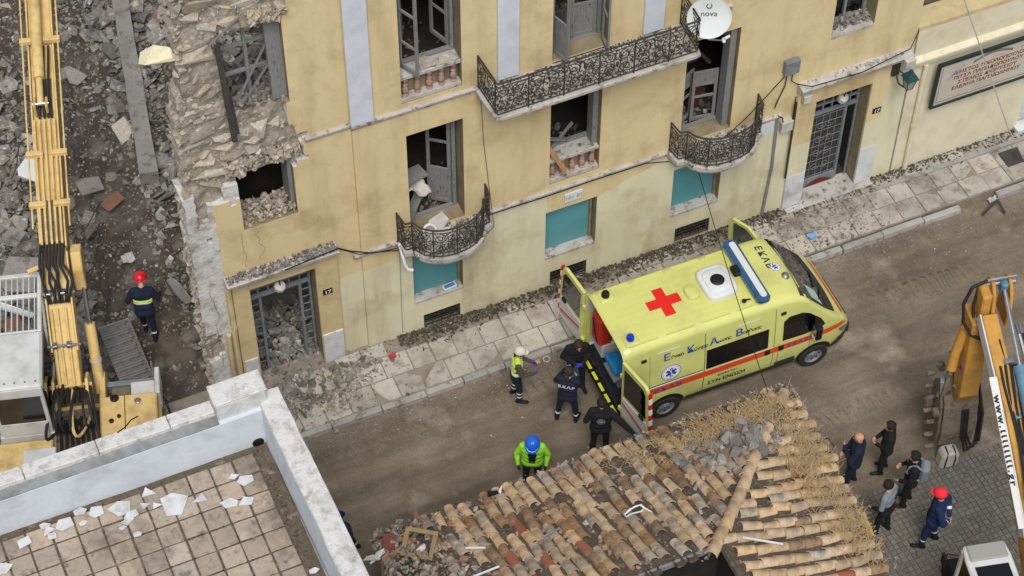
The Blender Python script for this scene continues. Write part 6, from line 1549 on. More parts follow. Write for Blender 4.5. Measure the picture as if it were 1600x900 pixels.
# pipes along the top of the boom
for k,xx in enumerate((-.36,-.21,-.11,-.01,.09,.19,.36)):
    mb = MB(); pts = [on_beam(sp,s_,xx,.12) for s_ in ((3.05,3.5,4,4.3,4.6,4.8) if abs(xx) < .3 else (3.4,4,5,6,7))]; mb.tube(pts,.026 if abs(xx) < .3 else .018,7); mb.build('oil_pipe','exc_yellow',boom,smooth=True)
for k,xx in enumerate((-.18,-.06,.10)):
    mb = MB(); pts = [on_beam(sp,s_,xx,.05) for s_ in (.1,.6,1.2,1.8)]; mb.tube(pts,.03,7); mb.build('oil_pipe','exc_yellow',boom,smooth=True)
for s_ in (3.9,4.45,5.55):
    for xx in (-.24,.24): a = on_beam(sp,s_,xx,.13); mb = MB(); mb.obox(a,(.34,.12,.11)); mb.build('pipe_clamp','exc_yellow',boom,bevel=.01)
for s0,s1,w_ in ((3.1,4.8,.44),(4.85,5.25,.34)):
    mb = MB(); a = on_beam(sp,s0,0,.0); b = on_beam(sp,s0+(1 if s1-s0 > 1 else .4)*.9,0,.0); mb.bar(a,b,w_,.03); mb.build('recess_shade_plate','mud_metal',boom)  # dark sheets standing in for the shaded recess on the boom top
for s_ in (1.1,2.05):
    a = on_beam(sp,s_,0,.08); mb = MB(); mb.tube([a+Vector((-.33,0,0)),a+Vector((.33,0,0))],.03,8); mb.build('clamp_bar','grey_metal',boom,smooth=True)
    for xx in (-.18,.1): mb = MB(); mb.obox(a+Vector((xx,0,.02)),(.10,.12,.1)); mb.build('pipe_clamp','steel',boom,bevel=.01)
# hoses: slack bundle over the knee and loops behind the foot
q = random.Random(81)
for k in range(8):
    xx = -.24+k*.065; a = on_beam(sp,3.1,xx,.06); b = on_beam(sp,1.9,-.2+k*.055,.07); mid1 = on_beam(sp,2.7,xx-.05,.14+q.uniform(0,.08)); mid2 = on_beam(sp,2.3,xx+q.uniform(-.12,.12),.14+q.uniform(0,.12))
    P = [a,a.lerp(mid1,.5)+Vector((0,0,.02)),mid1,mid1.lerp(mid2,.5)+Vector((q.uniform(-.03,.03),0,.03)),mid2,mid2.lerp(b,.6),b]; mb = MB(); mb.tube(P,.028,7); mb.build('hose','hose_black',boom,smooth=True)
for k in range(4):
    P = [on_beam(sp,4.82+s_*.9,-.1+.08*k+.02*math.sin(s_*6+k),.08+.05*math.sin(s_*3.1)) for s_ in np.linspace(0,.75,8)]; mb = MB(); mb.tube(P,.026,7); mb.build('hose','hose_black',boom,smooth=True)
for k in range(9):
    xx = -.3+k*.085; P = []; lg = q.uniform(.55,1.0); bow = q.uniform(-.32,.12); dr = q.uniform(-.1,.3); hh = q.uniform(.2,.36)
    for t in np.linspace(0,1,14): a = math.pi*(1.05*t); P.append(Vector((xx+bow*math.sin(a)+dr*t, .15-lg*math.sin(a*.9)-.2*t, 1.72+hh*math.cos(a)+.04*math.sin(3*k))))
    mb = MB(); mb.tube(P,.033 if k % 3 else .026,7); mb.build('hose','hose_black' if k != 4 else 'exc_yellow',E1,smooth=True)
for k in range(6):
    P = [Vector((-.35+.1*k+.02*math.sin(t*5), .12-.1*t, 1.95-.35*t)) for t in np.linspace(0,1,5)]; mb = MB(); mb.tube(P,.02,6); mb.build('hose','hose_black',E1,smooth=True)
mb = MB(); mb.box(-.5,.42,.20,.27,1.83,1.92); mb.build('hose_bar','exc_yellow',E1,bevel=.01)
# dipper cylinder on the boom top
a = on_beam(sp,4.95,-.05,.2); b = on_beam(sp,7.0,-.05,.25); mb = MB(); mb.tube([a.lerp(b,.12),b],.115,14); mb.build('dipper_cylinder','exc_yellow',boom,smooth=True)
mb = MB(); mb.tube([a,a.lerp(b,.14)],.07,10); mb.build('cylinder_foot','exc_yellow',boom,smooth=True)
mb = MB(); mb.tube([a+Vector((-.16,0,0)),a+Vector((.16,0,0))],.05,10); mb.build('pin','steel',boom,smooth=True)
for xx in (-.12,.12): mb = MB(); mb.obox(a+Vector((xx,0,-.08)),(.05,.3,.3)); mb.build('cylinder_lug','exc_yellow',boom,bevel=.03)
# hoist cylinder on the right side
top = Vector((.43,2.05,3.42)); foot = Vector((.50,.55,1.15)); mb = MB(); mb.tube([foot,foot.lerp(top,.55)],.11,14); mb.build('hoist_cylinder','exc_yellow',E1,smooth=True)
mb = MB(); mb.tube([foot.lerp(top,.55),top],.05,10); mb.build('cylinder_rod','steel',E1,smooth=True)
mb = MB(); mb.tube([foot.lerp(top,.25),foot.lerp(top,.27)],.125,14); mb.build('cylinder_band','cloth_white',E1,smooth=True)
mb = MB(); mb.prism([(1.75,3.0),(2.2,3.1),(2.42,3.4),(2.35,3.75),(2.05,3.82),(1.85,3.5)],lambda u,v:(.29,u,v),lambda u,v:(.50,u,v)); mb.build('hoist_boss','exc_yellow',E1,bevel=.02)
mb = MB(); mb.tube([(-.34,2.1,3.45),(-.6,2.02,3.42)],.05,8); mb.build('boss_pin','exc_yellow',E1,smooth=True)
for xx in (-.36,.30): 
    mb = MB(); mb.prism([(-.25,1.2),(.55,1.2),(.5,1.95),(.2,2.12),(-.05,1.95)],lambda u,v:(xx,u,v),lambda u,v:(xx+.06,u,v)); mb.build('foot_bracket','exc_yellow',E1,bevel=.01)
# upper body
mb = MB(); mb.box(-1.5,1.7,-2.8,.25,.95,1.2); mb.build('turntable_deck','exc_yellow',E1,bevel=.02)
mb = MB(); mb.box(.52,1.66,-1.05,.08,1.2,1.62); tank = mb.build('side_tank','exc_yellow',E1,bevel=.03)
mb = MB(); mb.box(.52,1.66,-2.7,-1.08,1.2,1.62); mb.build('engine_box','exc_yellow',E1,bevel=.03)
for x,y,r in ((1.28,-.12,.07),(.75,-.55,.05),(.82,.0,.09),(.9,-.45,.04)):
    mb = MB(); mb.lathe([(r,0),(r,.03),(r*.6,.045)],(x,y,1.62),None,14); mb.build('cap','steel' if r > .06 and x > 1 else 'black',tank,smooth=True)
mb = MB(); mb.tube([(1.02,.05,1.63),(1.02,-1.02,1.63)],.008,5); mb.build('tank_seam','black',tank)
for x0,x1,y0,y1,z1,nm,mt in ((.50,.62,.10,.85,1.45,'side_beam','exc_yellow'),(1.62,1.72,.10,.75,1.55,'side_beam','cab_white'),(.62,1.62,.60,.72,1.25,'cross_beam','grey_metal'),(.72,1.1,.14,.58,1.22,'tool_tray','mud_metal'),(1.12,1.6,.14,.58,1.34,'tool_box','cab_white')):
    mb = MB(); mb.box(x0,x1,y0,y1,1.0,z1); mb.build(nm,mt,E1,bevel=.015)
mb = MB(); mb.tube([(1.6,.6,1.3),(1.6,.62,1.9)],.02,6); mb.build('hand_rail','grey_metal',E1,smooth=True)
mb = MB(); mb.box(-1.48,-.42,-2.7,-.75,1.2,1.55); mb.build('engine_hood','exc_yellow',E1,bevel=.03)
mb = MB(); mb.box(-1.0,-.35,-1.9,-1.0,1.55,1.62); mb.build('hood_cover','cab_white',E1,bevel=.02)
mb = MB(); mb.box(-.40,.50,-2.6,.1,1.2,1.26); mb.build('pump_bay','mud_metal',E1)
for k in range(7): mb = MB(); mb.tube([(-.3+.11*k,-1.9,1.32),(-.28+.11*k,-.9,1.36+.04*(k%2)),(-.3+.1*k,-.2,1.34)],.03,7); mb.build('hose','hose_black',E1,smooth=True)
mb = MB(); mb.box(-1.45,1.6,-3.3,-2.8,1.0,1.7); mb.build('counterweight','exc_yellow',E1,bevel=.08)
# cab: posts, glass, roof and forward guard
cab = bpy.data.objects.new('cab',None); COL.objects.link(cab); cab.parent = E1; cab.empty_display_size=.1
X0,X1,Y0,Y1,ZB,ZR_ = -1.45,-.38,-.62,1.15,1.2,3.05
mb = MB(); mb.box(X0,X1,Y0,.74,ZR_,ZR_+.09); mb.build('roof','cab_white',cab,bevel=.05)
for x in (X0+.02,X1-.10):
    for y in (Y0+.02,Y1-.1): mb = MB(); mb.box(x,x+.08,y,y+.08,ZB,ZR_); mb.build('post','cab_white',cab,bevel=.015)
mb = MB(); mb.box(X0,X1,Y0,Y1,ZB-.02,ZB+.35); mb.build('lower_body','cab_white',cab,bevel=.02)
mb = MB(); mb.box(X0+.08,X1-.08,Y0,Y0+.05,ZB+.35,ZB+.75); mb.build('rear_panel','cab_white',cab)
mb = MB(); mb.box(X0+.10,X1-.10,Y0+.02,Y0+.03,ZB+.75,ZR_-.25); mb.build('rear_window','dark_glass',cab)
mb = MB(); mb.box(X0+.02,X1-.02,Y0-.005,Y0+.05,ZR_-.25,ZR_+.01); mb.build('rear_rail','cab_white',cab,bevel=.01)
mb = MB(); mb.box(X1-.04,X1-.02,Y0+.12,Y1-.12,ZB+.4,ZR_-.05); mb.build('side_window','dark_glass',cab)
mb = MB(); mb.box(X1-.06,X1,Y0+.10,Y1-.1,ZR_-.12,ZR_+.01); mb.build('side_rail','cab_white',cab)
for k in range(5): mb = MB(); mb.lathe([(.022,0),(.018,.02)],(X0+.15+.2*k,Y0+.12,ZR_+.09),None,8); mb.build('bolt','grey_metal',cab)
# roof guard: frame with two barred rounded openings
g0,g1 = .74,2.25
for (x0,x1,y0,y1) in ((X0,X0+.08,g0,g1),(X1-.09,X1,g0,g1),(X0+.08,X1-.09,g1-.10,g1),(X0+.08,X1-.09,g0,g0+.05),(X0+.08,X1-.09,1.62,1.72)):
    mb = MB(); mb.box(x0,x1,y0,y1,ZR_,ZR_+.08); mb.build('guard_frame','cab_white',cab,bevel=.015)
for y0,y1 in ((.79,1.62),(1.72,2.15)):
    for k in range(8): x = X0+.14+k*(X1-X0-.28)/7; mb = MB(); mb.tube([(x,y0,ZR_+.04),(x,y1,ZR_+.04)],.014,6); mb.build('guard_bar','cab_white',cab,smooth=True)
for x in (X0+.02,X1-.08): mb = MB(); mb.bar((x+.03,2.2,ZR_),(x+.03,1.1,ZB+.8),.05,.05); mb.build('guard_strut','cab_white',cab)
# undercarriage: two tracks with single shoes (aligned with the street wall, so turned back)
und = bpy.data.objects.new('undercarriage',None); COL.objects.link(und); und.parent = E1; und.rotation_euler = (0,0,R(16)); und.location = (0,0,0); und.empty_display_size=.1
mb = MB(); mb.box(-.9,.9,-1.2,1.2,.35,.85); mb.lathe([(.7,.85),(.7,.95)],(0,0,0),None,24); mb.build('car_body','mud_metal',und)
shoe = None
for cx in (-1.42,1.42):
    mb = MB(); mb.box(cx-.18,cx+.18,-1.9,1.9,.28,.72); mb.build('track_frame','mud_metal',und,bevel=.05)
    P = []
    L_ = 1.95; r_ = .42
    n = 46
    per = 4*L_+2*math.pi*r_
    for k in range(n):
        s_ = per*k/n
        if s_ < 2*L_: y,z,a = -L_+s_, .46+r_, 0
        elif s_ < 2*L_+math.pi*r_: t = (s_-2*L_)/r_; y,z,a = L_+r_*math.sin(t), .46+r_*math.cos(t), -t
        elif s_ < 4*L_+math.pi*r_: y,z,a = L_-(s_-2*L_-math.pi*r_), .46-r_, math.pi
        else: t = (s_-4*L_-math.pi*r_)/r_; y,z,a = -L_-r_*math.sin(t), .46-r_*math.cos(t), math.pi-t
        if shoe is None:
            mb = MB(); mb.box(-.34,.34,-.105,.105,-.02,.015); mb.box(-.34,.34,-.09,-.065,.014,.05); mb.box(-.34,.34,-.01,.015,.014,.045); mb.box(-.34,.34,.06,.08,.014,.045); o = mb.build('track_shoe','track_steel',und); shoe = o.data
        else: o = bpy.data.objects.new('track_shoe',shoe); COL.objects.link(o); o.parent = und
        o.matrix_local = Matrix.Translation(Vector((cx,y,z))) @ Matrix.Rotation(a,4,'X')

# ---------------------------------------------------------------- second excavator, lower right
o2 = Vector((17.72,-11.35,0)); E2 = thing('excavator','amber excavator with blue boom cylinder and hydraulic breaker arm beside the bystanders','excavator',tuple(o2),R(-14))
s2 = [(-.2,1.75,.4),(.6,2.5,.55),(1.5,3.15,.62),(2.6,3.75,.55),(4.35,4.45,.42)]
mb = MB(); beam(mb,s2,.30,-.16); bm2 = mb.build('boom','exc_amber',E2,bevel=.015)
tip = Vector((.15,4.35,4.45))
# white rail with the web address along the boom's left edge
mb = MB(); beam(mb,[(y,z+.06,d*.6) for y,z,d in s2[1:]],.03,-.33); mb.build('flange','cab_white',bm2)
mat('rail_white', S(206,206,200), rough=.6)
A = on_beam(s2,3.35,-.40,.03); B = on_beam(s2,1.2,-.38,.03)
def railp(u,v,o=0): 
    L_ = (B-A).length; d = (B-A)/L_; side_ = Vector((1,0,0)); nrm = side_.cross(d); nrm = nrm if nrm.z > 0 else -nrm
    return A+d*u+Vector((-1,0,0))*(-v)+nrm*o
mb = MB(); LL = (B-A).length; mb.prism([(0,-.075),(LL,-.075),(LL,.075),(0,.075)],lambda u,v:railp(u,v,-.012),lambda u,v:railp(u,v,.012)); mb.build('address_rail','rail_white',bm2)
lettering('rail_lettering','www.xxxxxxxx.gr'.replace('x','ι'),.17,'black',lambda u,v:railp(.35+u*1.25,-.06+v,.016),bm2,bold=.008,space=1.35)
# blue boom-top cylinder with steel rod up to the dipper ear
c0 = Vector((.06,1.3,3.66)); c1 = Vector((.16,4.62,5.0)); mb = MB(); mb.tube([c0,c0.lerp(c1,.55)],.12,14); mb.build('dipper_cylinder','cyl_blue',bm2,smooth=True)
mb = MB(); mb.tube([c0.lerp(c1,.52),c0.lerp(c1,.56)],.135,14); mb.build('cylinder_collar','cyl_blue',bm2,smooth=True)
mb = MB(); mb.tube([c0.lerp(c1,.55),c1],.05,10); mb.build('cylinder_rod','steel',bm2,smooth=True)
mb = MB(); mb.obox(c1,(.14,.2,.3)); mb.build('rod_eye','cyl_blue',bm2,bevel=.04)
mat('pipe_pale', S(196,196,190), rough=.5)
for k,(xx,off) in enumerate(((.34,.12),(.28,.10),(.66,.02),(.72,.0))):
    P = [c0.lerp(c1,t)+Vector((xx-.48+.05*math.sin(t*5),0,-.1-off)) for t in (-.25,0,.2,.4,.6,.75)]; mb = MB(); mb.tube(P,.022,7); mb.build('oil_pipe','pipe_pale' if k%2==0 else 'hose_black',bm2,smooth=True)
mb = MB(); mb.tube([c0.lerp(c1,.45)+Vector((.16,0,.06)),c0.lerp(c1,.2)+Vector((.02,0,.16)),c0.lerp(c1,.02)+Vector((.05,0,.16)),c0.lerp(c1,-.06)+Vector((.3,0,.12))],.024,7); mb.build('oil_pipe','pipe_pale',bm2,smooth=True)
for t in (.1,.32,.62): mb = MB(); mb.obox(c0.lerp(c1,t)+Vector((-.14,0,-.16)),(.2,.1,.08)); mb.build('pipe_clamp','grey_metal',bm2,bevel=.01)
for k in range(5):
    P = [c0.lerp(c1,t)+Vector((-.30+.07*k+.03*math.sin(t*9+k),0,-.14+.03*math.sin(t*7+2*k))) for t in np.linspace(-.3,.6,9)]; mb = MB(); mb.tube(P,.028,7); mb.build('hose','hose_black',bm2,smooth=True)
# dipper arm: two cheek plates at the top, box below, leaning to the street
d0 = Vector((.05,4.72,5.05)); d1 = Vector((-.05,4.15,2.1))
dip = bpy.data.objects.new('dipper',None); COL.objects.link(dip); dip.parent = E2; dip.empty_display_size=.1
prof = [(4.55,5.12),(4.72,5.2),(4.86,5.08),(4.9,4.7),(4.86,4.0),(4.72,3.2),(4.42,2.2),(4.22,2.05),(4.12,2.3),(4.2,3.3),(4.30,4.1),(4.32,4.6),(4.42,4.95)]
for xx in (-.10,.24): mb = MB(); mb.prism([p for p in prof if p[1] > 4.2]+[(4.86,4.2),(4.32,4.2)] if False else [(4.32,4.1),(4.86,4.1),(4.9,4.7),(4.86,5.08),(4.72,5.2),(4.55,5.12),(4.42,4.95),(4.32,4.6)],lambda u,v:(xx,u,v),lambda u,v:(xx+.07,u,v)); mb.build('dipper_ear','exc_amber',dip,bevel=.015)
mb = MB(); mb.prism([(4.32,4.3),(4.86,4.3),(4.80,3.6),(4.66,2.9),(4.42,2.1),(4.18,2.0),(4.06,2.3),(4.18,3.3)],lambda u,v:(-.42,u,v),lambda u,v:(-.04,u,v)); mb.build('dipper_box','exc_amber',dip,bevel=.02)
mb = MB(); mb.prism([(4.40,5.0),(4.75,5.05),(4.84,4.3),(4.32,4.3)],lambda u,v:(-.30,u,v),lambda u,v:(-.11,u,v)); mb.build('dipper_top','exc_amber',dip,bevel=.03)
mb = MB(); mb.tube([(-.16,4.70,5.02),(.4,4.70,5.02)],.06,10); mb.build('ear_pin','steel',dip,smooth=True)
mb = MB(); mb.tube([(-.2,4.62,5.24),(.36,4.62,5.27)],.03,8); mb.build('top_pipe','steel',dip,smooth=True)
mb = MB(); mb.tube([(-.2,4.62,5.24),(-.48,4.6,5.12),(-.6,4.55,4.7),(-.56,4.45,4.25),(-.4,4.3,4.0),(-.15,4.15,3.95),(-.04,3.9,3.85)],.035,8); mb.build('hose','hose_black',dip,smooth=True)
mb = MB(); mb.tube([(-.28,4.75,4.9),(-.36,4.6,4.5),(-.34,4.4,4.1),(-.1,4.25,4.02),(.02,3.95,3.9)],.03,8); mb.build('hose','hose_black',dip,smooth=True)
mb = MB(); mb.tube([(-.42,4.55,3.9),(-.55,4.45,3.3),(-.6,4.35,2.9)],.10,12); mb.build('tool_cylinder','exc_amber',dip,smooth=True)
mb = MB(); mb.tube([(-.6,4.35,2.9),(-.68,4.25,2.2)],.05,10); mb.build('tool_rod','mud_metal',dip,smooth=True)
mb = MB(); mb.box(-.42,-.335,4.2,4.42,2.75,3.15); mb.build('warning_plate','rail_white',dip); mb = MB(); mb.box(-.428,-.421,4.26,4.38,2.86,3.02); mb.build('warning_mark','red',dip)
for xx in (-.16,-.08,.4,.46):
    mb = MB(); mb.tube([(xx,3.5,4.05),(xx,3.95,4.25),(xx,4.2,4.3)],.03,8); mb.build('fitting','steel',bm2,smooth=True)
# bucket / breaker on the ground
bk = bpy.data.objects.new('bucket',None); COL.objects.link(bk); bk.parent = E2; bk.location = (-.22,4.55,.10); bk.scale = (.95,.92,.95); bk.empty_display_size=.1
mb = MB(); mb.prism([(.35,.25),(.5,1.0),(.35,1.9),(.1,2.2),(-.25,1.6),(-.4,.9),(-.35,.5),(-.1,.2)],lambda u,v:(-.42,u,v),lambda u,v:(-.36,u,v)); mb.build('bucket_cheek','mud_metal',bk,bevel=.02)
mb = MB(); mb.prism([(.35,.25),(.5,1.0),(.35,1.9),(.1,2.2),(-.25,1.6),(-.4,.9),(-.35,.5),(-.1,.2)],lambda u,v:(.36,u,v),lambda u,v:(.42,u,v)); mb.build('bucket_cheek','mud_metal',bk,bevel=.02)
mb = MB(); pr = [(-.35,.5),(-.4,.9),(-.25,1.6),(.1,2.15),(.04,2.2),(-.32,1.62),(-.47,.9),(-.42,.45)]; mb.prism(pr,lambda u,v:(-.36,u,v),lambda u,v:(.36,u,v)); mb.build('bucket_shell','mud_metal',bk,bevel=.01)
mb = MB(); mb.box(-.36,.36,-.15,.4,.95,1.4); mb.build('bucket_body','mud_metal',bk,bevel=.06)
for k in range(7): mb = MB(); mb.obox((-.50-.04*(k%2),-.34+.13*k,.35+.27*k),(.2,.10,.17),Matrix.Rotation(.5,3,'X')@Matrix.Rotation(.25*(k%3-1),3,'Y')); mb.build('tooth','mud_metal',bk,bevel=.02)
for xx in (-.18,.12): mb = MB(); mb.bar((xx,.1,2.1),(xx,.35,2.75),.08,.18); mb.build('link','mud_metal',bk,bevel=.02)
for k in range(3):
    mb = MB(); mb.tube([(.0+.08*k,.2,2.2),(.05+.06*k,-.35,1.5),(.08+.05*k,-.5,.9),(.2+.05*k,-.6,.35+.1*k),(.42+.04*k,-.55,.4+.1*k),(.55+.03*k,-.2,.9+.1*k),(.5,.25,1.9)],.03,7); mb.build('hose','hose_black',bk,smooth=True)
q = random.Random(5)
for k in range(14):
    mb = MB(); p = Vector((q.uniform(-.5,.1),q.uniform(-.3,.4),q.uniform(.8,2.4))); mb.obox(p,(q.uniform(.08,.2),q.uniform(.08,.25),q.uniform(.08,.4)),rand_rot(q,.5)); mb.build('hitch_plate',q.choice(['mud_metal','mud_metal','grey_metal']),bk,bevel=.015)
mb = MB(); mb.lathe([(.10,.05),(.12,.9),(.06,.95)],(.0,.05,.0),None,12); mb.build('breaker_point','mud_metal',bk,smooth=True)
# its cab, deck and tracks at the lower edge
mb = MB(); mb.box(-1.2,1.25,-2.6,.2,.9,1.25); mb.build('deck','exc_amber',E2,bevel=.03)
c2 = bpy.data.objects.new('cab',None); COL.objects.link(c2); c2.parent = E2; c2.empty_display_size=.1
a0,a1,b0,b1 = -1.58,-.70,-1.1,.50
mb = MB(); mb.prism([(a0+.05,b1),(a0,b1-.3),(a0,b0),(a1,b0),(a1,b1-.3),(a1-.05,b1)],lambda u,v:(u,v,2.66),lambda u,v:(u,v,2.76)); mb.build('roof','cab_white',c2,bevel=.03)
mb = MB(); mb.box(a0+.12,a1-.12,b0+.2,b1-.5,2.762,2.775); mb.build('roof_hatch','dark_glass',c2)
mb = MB(); mb.box(a0+.08,a1-.08,b1-.38,b1-.04,2.762,2.82); mb.build('visor','lantern_glass',c2,bevel=.02)
for x in (a0+.02,a1-.08):
    for y in (b0+.02,b1-.1): mb = MB(); mb.box(x,x+.06,y,y+.06,1.25,2.66); mb.build('post','cab_white',c2)
mb = MB(); mb.box(a0+.03,a1-.03,b1-.06,b1-.03,1.5,2.64); mb.build('front_window','dark_glass',c2)
mb = MB(); mb.tube([(a0,b1-.05,2.5),(a0-.18,b1+.05,2.45),(a0-.2,b1+.06,2.1)],.015,6); mb.obox((a0-.22,b1+.05,2.25),(.05,.16,.3)); mb.build('mirror','black',c2,bevel=.02)
for cx in (-1.0,1.0):
    mb = MB(); mb.prism([(-2.1,.25),(-1.8,.05),(1.2,.05),(1.5,.25),(1.5,.6),(1.2,.8),(-1.8,.8),(-2.1,.6)],lambda u,v:(cx-.25,u,v),lambda u,v:(cx+.25,u,v)); mb.build('track','rubber',E2,bevel=.03)
mb = MB(); mb.prism([(-.3,1.5),(.3,1.6),(.25,2.3),(.0,2.6),(-.2,2.3)],lambda u,v:(-.14,u,v),lambda u,v:(-.08,u,v)); mb.build('foot_bracket','exc_amber',E2,bevel=.01)
# white backpack-like bag on the setts
bc = G(1478,722,.0); bag = thing('bag','pale grey bag with dark straps standing on the setts below the bucket','bag',(bc.x,bc.y,0),R(-10))
mb = MB(); mb.prism([(-.2,.0),(.2,.0),(.19,.42),(.12,.5),(-.12,.5),(-.19,.42)],lambda u,v:(u,-.14,v),lambda u,v:(u,.14,v*.97)); mb.build('bag_body','cloth_white',bag,bevel=.04)
for x in (-.1,.1): mb = MB(); mb.tube([(x,-.15,.05),(x,-.16,.3),(x*.8,-.12,.5),(x*.8,.05,.52)],.014,6); mb.build('strap','black',bag)
# ================================================================ people
mat('skin', S(196,150,124), S(184,136,110), scale=8, rough=.6, coord='obj')
mat('skin_dark', S(150,108,84), rough=.6)
mat('c_black', S(26,26,29), S(20,20,22), scale=6, rough=.9, bump=1, bscale=11, coord='obj')
mat('c_navy', S(26,32,52), S(20,26,44), scale=6, rough=.9, bump=1, bscale=11, coord='obj')
mat('c_blue', S(24,42,82), S(20,36,70), scale=6, rough=.9, bump=1, bscale=11, coord='obj')
mat('c_dark', S(38,38,44), S(30,30,34), scale=6, rough=.9, bump=1, bscale=11, coord='obj')
mat('c_grey', S(128,134,144), S(110,116,126), scale=6, rough=.9, coord='obj')
mat('c_olive', S(74,70,54), rough=.9)
mat('lime', S(150,222,56), S(132,204,46), scale=5, rough=.8, bump=.8, bscale=11, coord='obj')
mat('hi_vis', S(186,214,70), rough=.8)
mat('reflect', S(214,216,212), rough=.5)
mat('shoe', S(22,21,22), rough=.7)
mat('glove_violet', S(58,52,170), rough=.5); mat('glove_blue', S(84,164,220), rough=.5)
mat('helmet_blue', S(26,96,200), rough=.25, coat=.4); mat('helmet_red', S(206,24,44), rough=.3, coat=.3); mat('cap_red', S(224,44,56), rough=.8)
mat('hair_dark', S(30,24,20), rough=.8); mat('hair_grey', S(92,84,78), rough=.8); mat('hair_brown', S(52,38,30), rough=.8); mat('hair_white', S(200,194,180), rough=.9)
mat('eye', S(24,20,18), rough=.3); mat('lips', S(150,88,78), rough=.6)
def capsule(mb, a, b, ra, rb, n=12, m_=4):
    a = Vector(a); b = Vector(b); d = b-a; L_ = d.length
    z = d.normalized() if L_ > 1e-6 else Vector((0,0,1)); rot = z.to_track_quat('Z','Y').to_matrix(); prof = []
    for i in range(m_+1): t = -math.pi/2+math.pi/2*i/m_; prof.append((max(.0005,ra*math.cos(t)), ra*math.sin(t)))
    for i in range(m_+1): t = math.pi/2*i/m_; prof.append((max(.0005,rb*math.cos(t)), L_+rb*math.sin(t)))
    mb.lathe(prof,a,rot,n)
def person(label, loc, face, pose, fit, h=1.76, group=None):
    """face: heading in plan (Vector); local +y forward, +x the person's right"""
    k = h/1.76; yaw = math.atan2(-face[0],face[1])
    root = thing('person',label,'person',(loc[0],loc[1],loc[2] if len(loc) > 2 else 0),yaw,group); root.scale = (k,k,k)
    pr = []    # primitives: a, b, ra, rb, material, bands
    def P(a,b,ra,rb,mt,bands=()): pr.append((Vector(a),Vector(b),ra,rb,mt,bands))
    lean = pose.get('lean',0.0); ln = lambda z: math.tan(R(lean))*(z-.92)   # forward lean of the trunk
    side = pose.get('side',0.0); sx = lambda z: math.tan(R(side))*(z-.92)
    T = lambda x,y,z: Vector((x+sx(z),y+ln(z),z))
    top,bot,sh = fit['top'],fit['bot'],fit.get('shoe','shoe'); bulk = fit.get('bulk',1.0)
    # legs
    for s,key in ((-1,'lf'),(1,'rf')):
        fx,fy = pose.get(key,(s*.10,.0)); hip = Vector((s*.095,0,.90)); an = Vector((fx,fy,.10)); kn = hip.lerp(an,.5)+Vector((s*.01,pose.get('knee',.035),0.02))
        lb = fit.get('legband',()); P(hip,kn,.098,.072,bot); P(kn,an+Vector((0,0,.04)),.070,.056,bot,lb)
        fd = Vector((s*math.sin(R(pose.get('toe',12))),math.cos(R(pose.get('toe',12))),0)); P(an+Vector((0,-.04,-.05)),an+fd*.17+Vector((0,0,-.062)),.048,.040,sh); P(an+Vector((0,0,.02)),an+Vector((0,-.01,-.03)),.056,.052,sh)
    P((-.075,0,.93),(.075,0,.93),.115,.115,bot)
    # trunk
    P(T(-.07,.0,1.02),T(.07,.0,1.02),.118*bulk,.118*bulk,top,fit.get('waist',())); P(T(-.085,.0,1.18),T(.085,.0,1.18),.122*bulk,.122*bulk,top); P(T(-.10,-.005,1.32),T(.10,-.005,1.32),.118*bulk,.118*bulk,top); P(T(-.15,-.01,1.415),T(.15,-.01,1.415),.072*bulk,.072*bulk,top)
    if fit.get('hem'): P(T(-.08,0,.88),T(.08,0,.88),.128*bulk,.128*bulk,top)
    if fit.get('front'): P(T(-.03,.06,.98),T(-.03,.08,1.3),.075,.075,fit['front']); P(T(.03,.06,.98),T(.03,.08,1.3),.075,.075,fit['front'])
    # neck and head
    hd = Vector(pose.get('head',(0,.03,0))); nk = T(0,0,1.44); hc = T(0,0,1.62)+hd
    sk = fit.get('skin','skin'); P(nk,hc+Vector((0,-.02,-.06)),.058,.054,sk)
    if fit.get('collar'): P(T(-.04,-.01,1.475),T(.04,-.01,1.475),.068,.068,top)
    pit = R(pose.get('nod',0)); tw = R(pose.get('turn',0)); HM = Matrix.Rotation(tw,3,'Z') @ Matrix.Rotation(-pit,3,'X'); H = lambda x,y,z: hc+HM@Vector((x,y,z))
    P(H(0,-.012,.03),H(0,.012,.03),.088,.086,sk); P(H(0,.03,-.05),H(0,.02,.03),.062,.078,sk); P(H(0,.055,-.085),H(0,.04,-.06),.036,.045,sk)
    P(H(0,.10,-.005),H(0,.112,-.035),.012,.017,sk); P(H(0,.085,.03),H(0,.10,.0),.014,.012,sk)
    for s in (-1,1): P(H(s*.084,-.005,.01),H(s*.088,-.01,-.03),.018,.014,sk); P(H(s*.032,.087,.012),H(s*.034,.088,.012),.0115,.0115,'eye')
    P(H(-.02,.088,-.066),H(.02,.088,-.066),.010,.010,'lips')
    # arms
    for s,ek,wk in ((-1,'le','lw'),(1,'re','rw')):
        shd = T(s*.185,-.01,1.41); el = Vector(pose.get(ek,(s*.26,-.03,1.13))); wr = Vector(pose.get(wk,(s*.27,.10,.89)))
        ab = fit.get('armband',()); P(shd,el,.068*bulk,.056*bulk,top); fore = fit.get('fore',top); P(el,wr,.054*bulk,.042,fore,ab)
        gl = fit.get('glove',sk); d = (wr-el).normalized(); u = d.orthogonal().normalized(); inw = Vector((-s,.3,0)); u = (inw-d*inw.dot(d)); u = u.normalized() if u.length > .1 else d.orthogonal().normalized(); v = d.cross(u)
        pm = wr+d*.075; P(wr,wr+d*.02,.030,.032,gl); P(wr+d*.03+v*.018,pm+v*.022,.022,.020,gl); P(wr+d*.03-v*.018,pm-v*.022,.022,.020,gl)
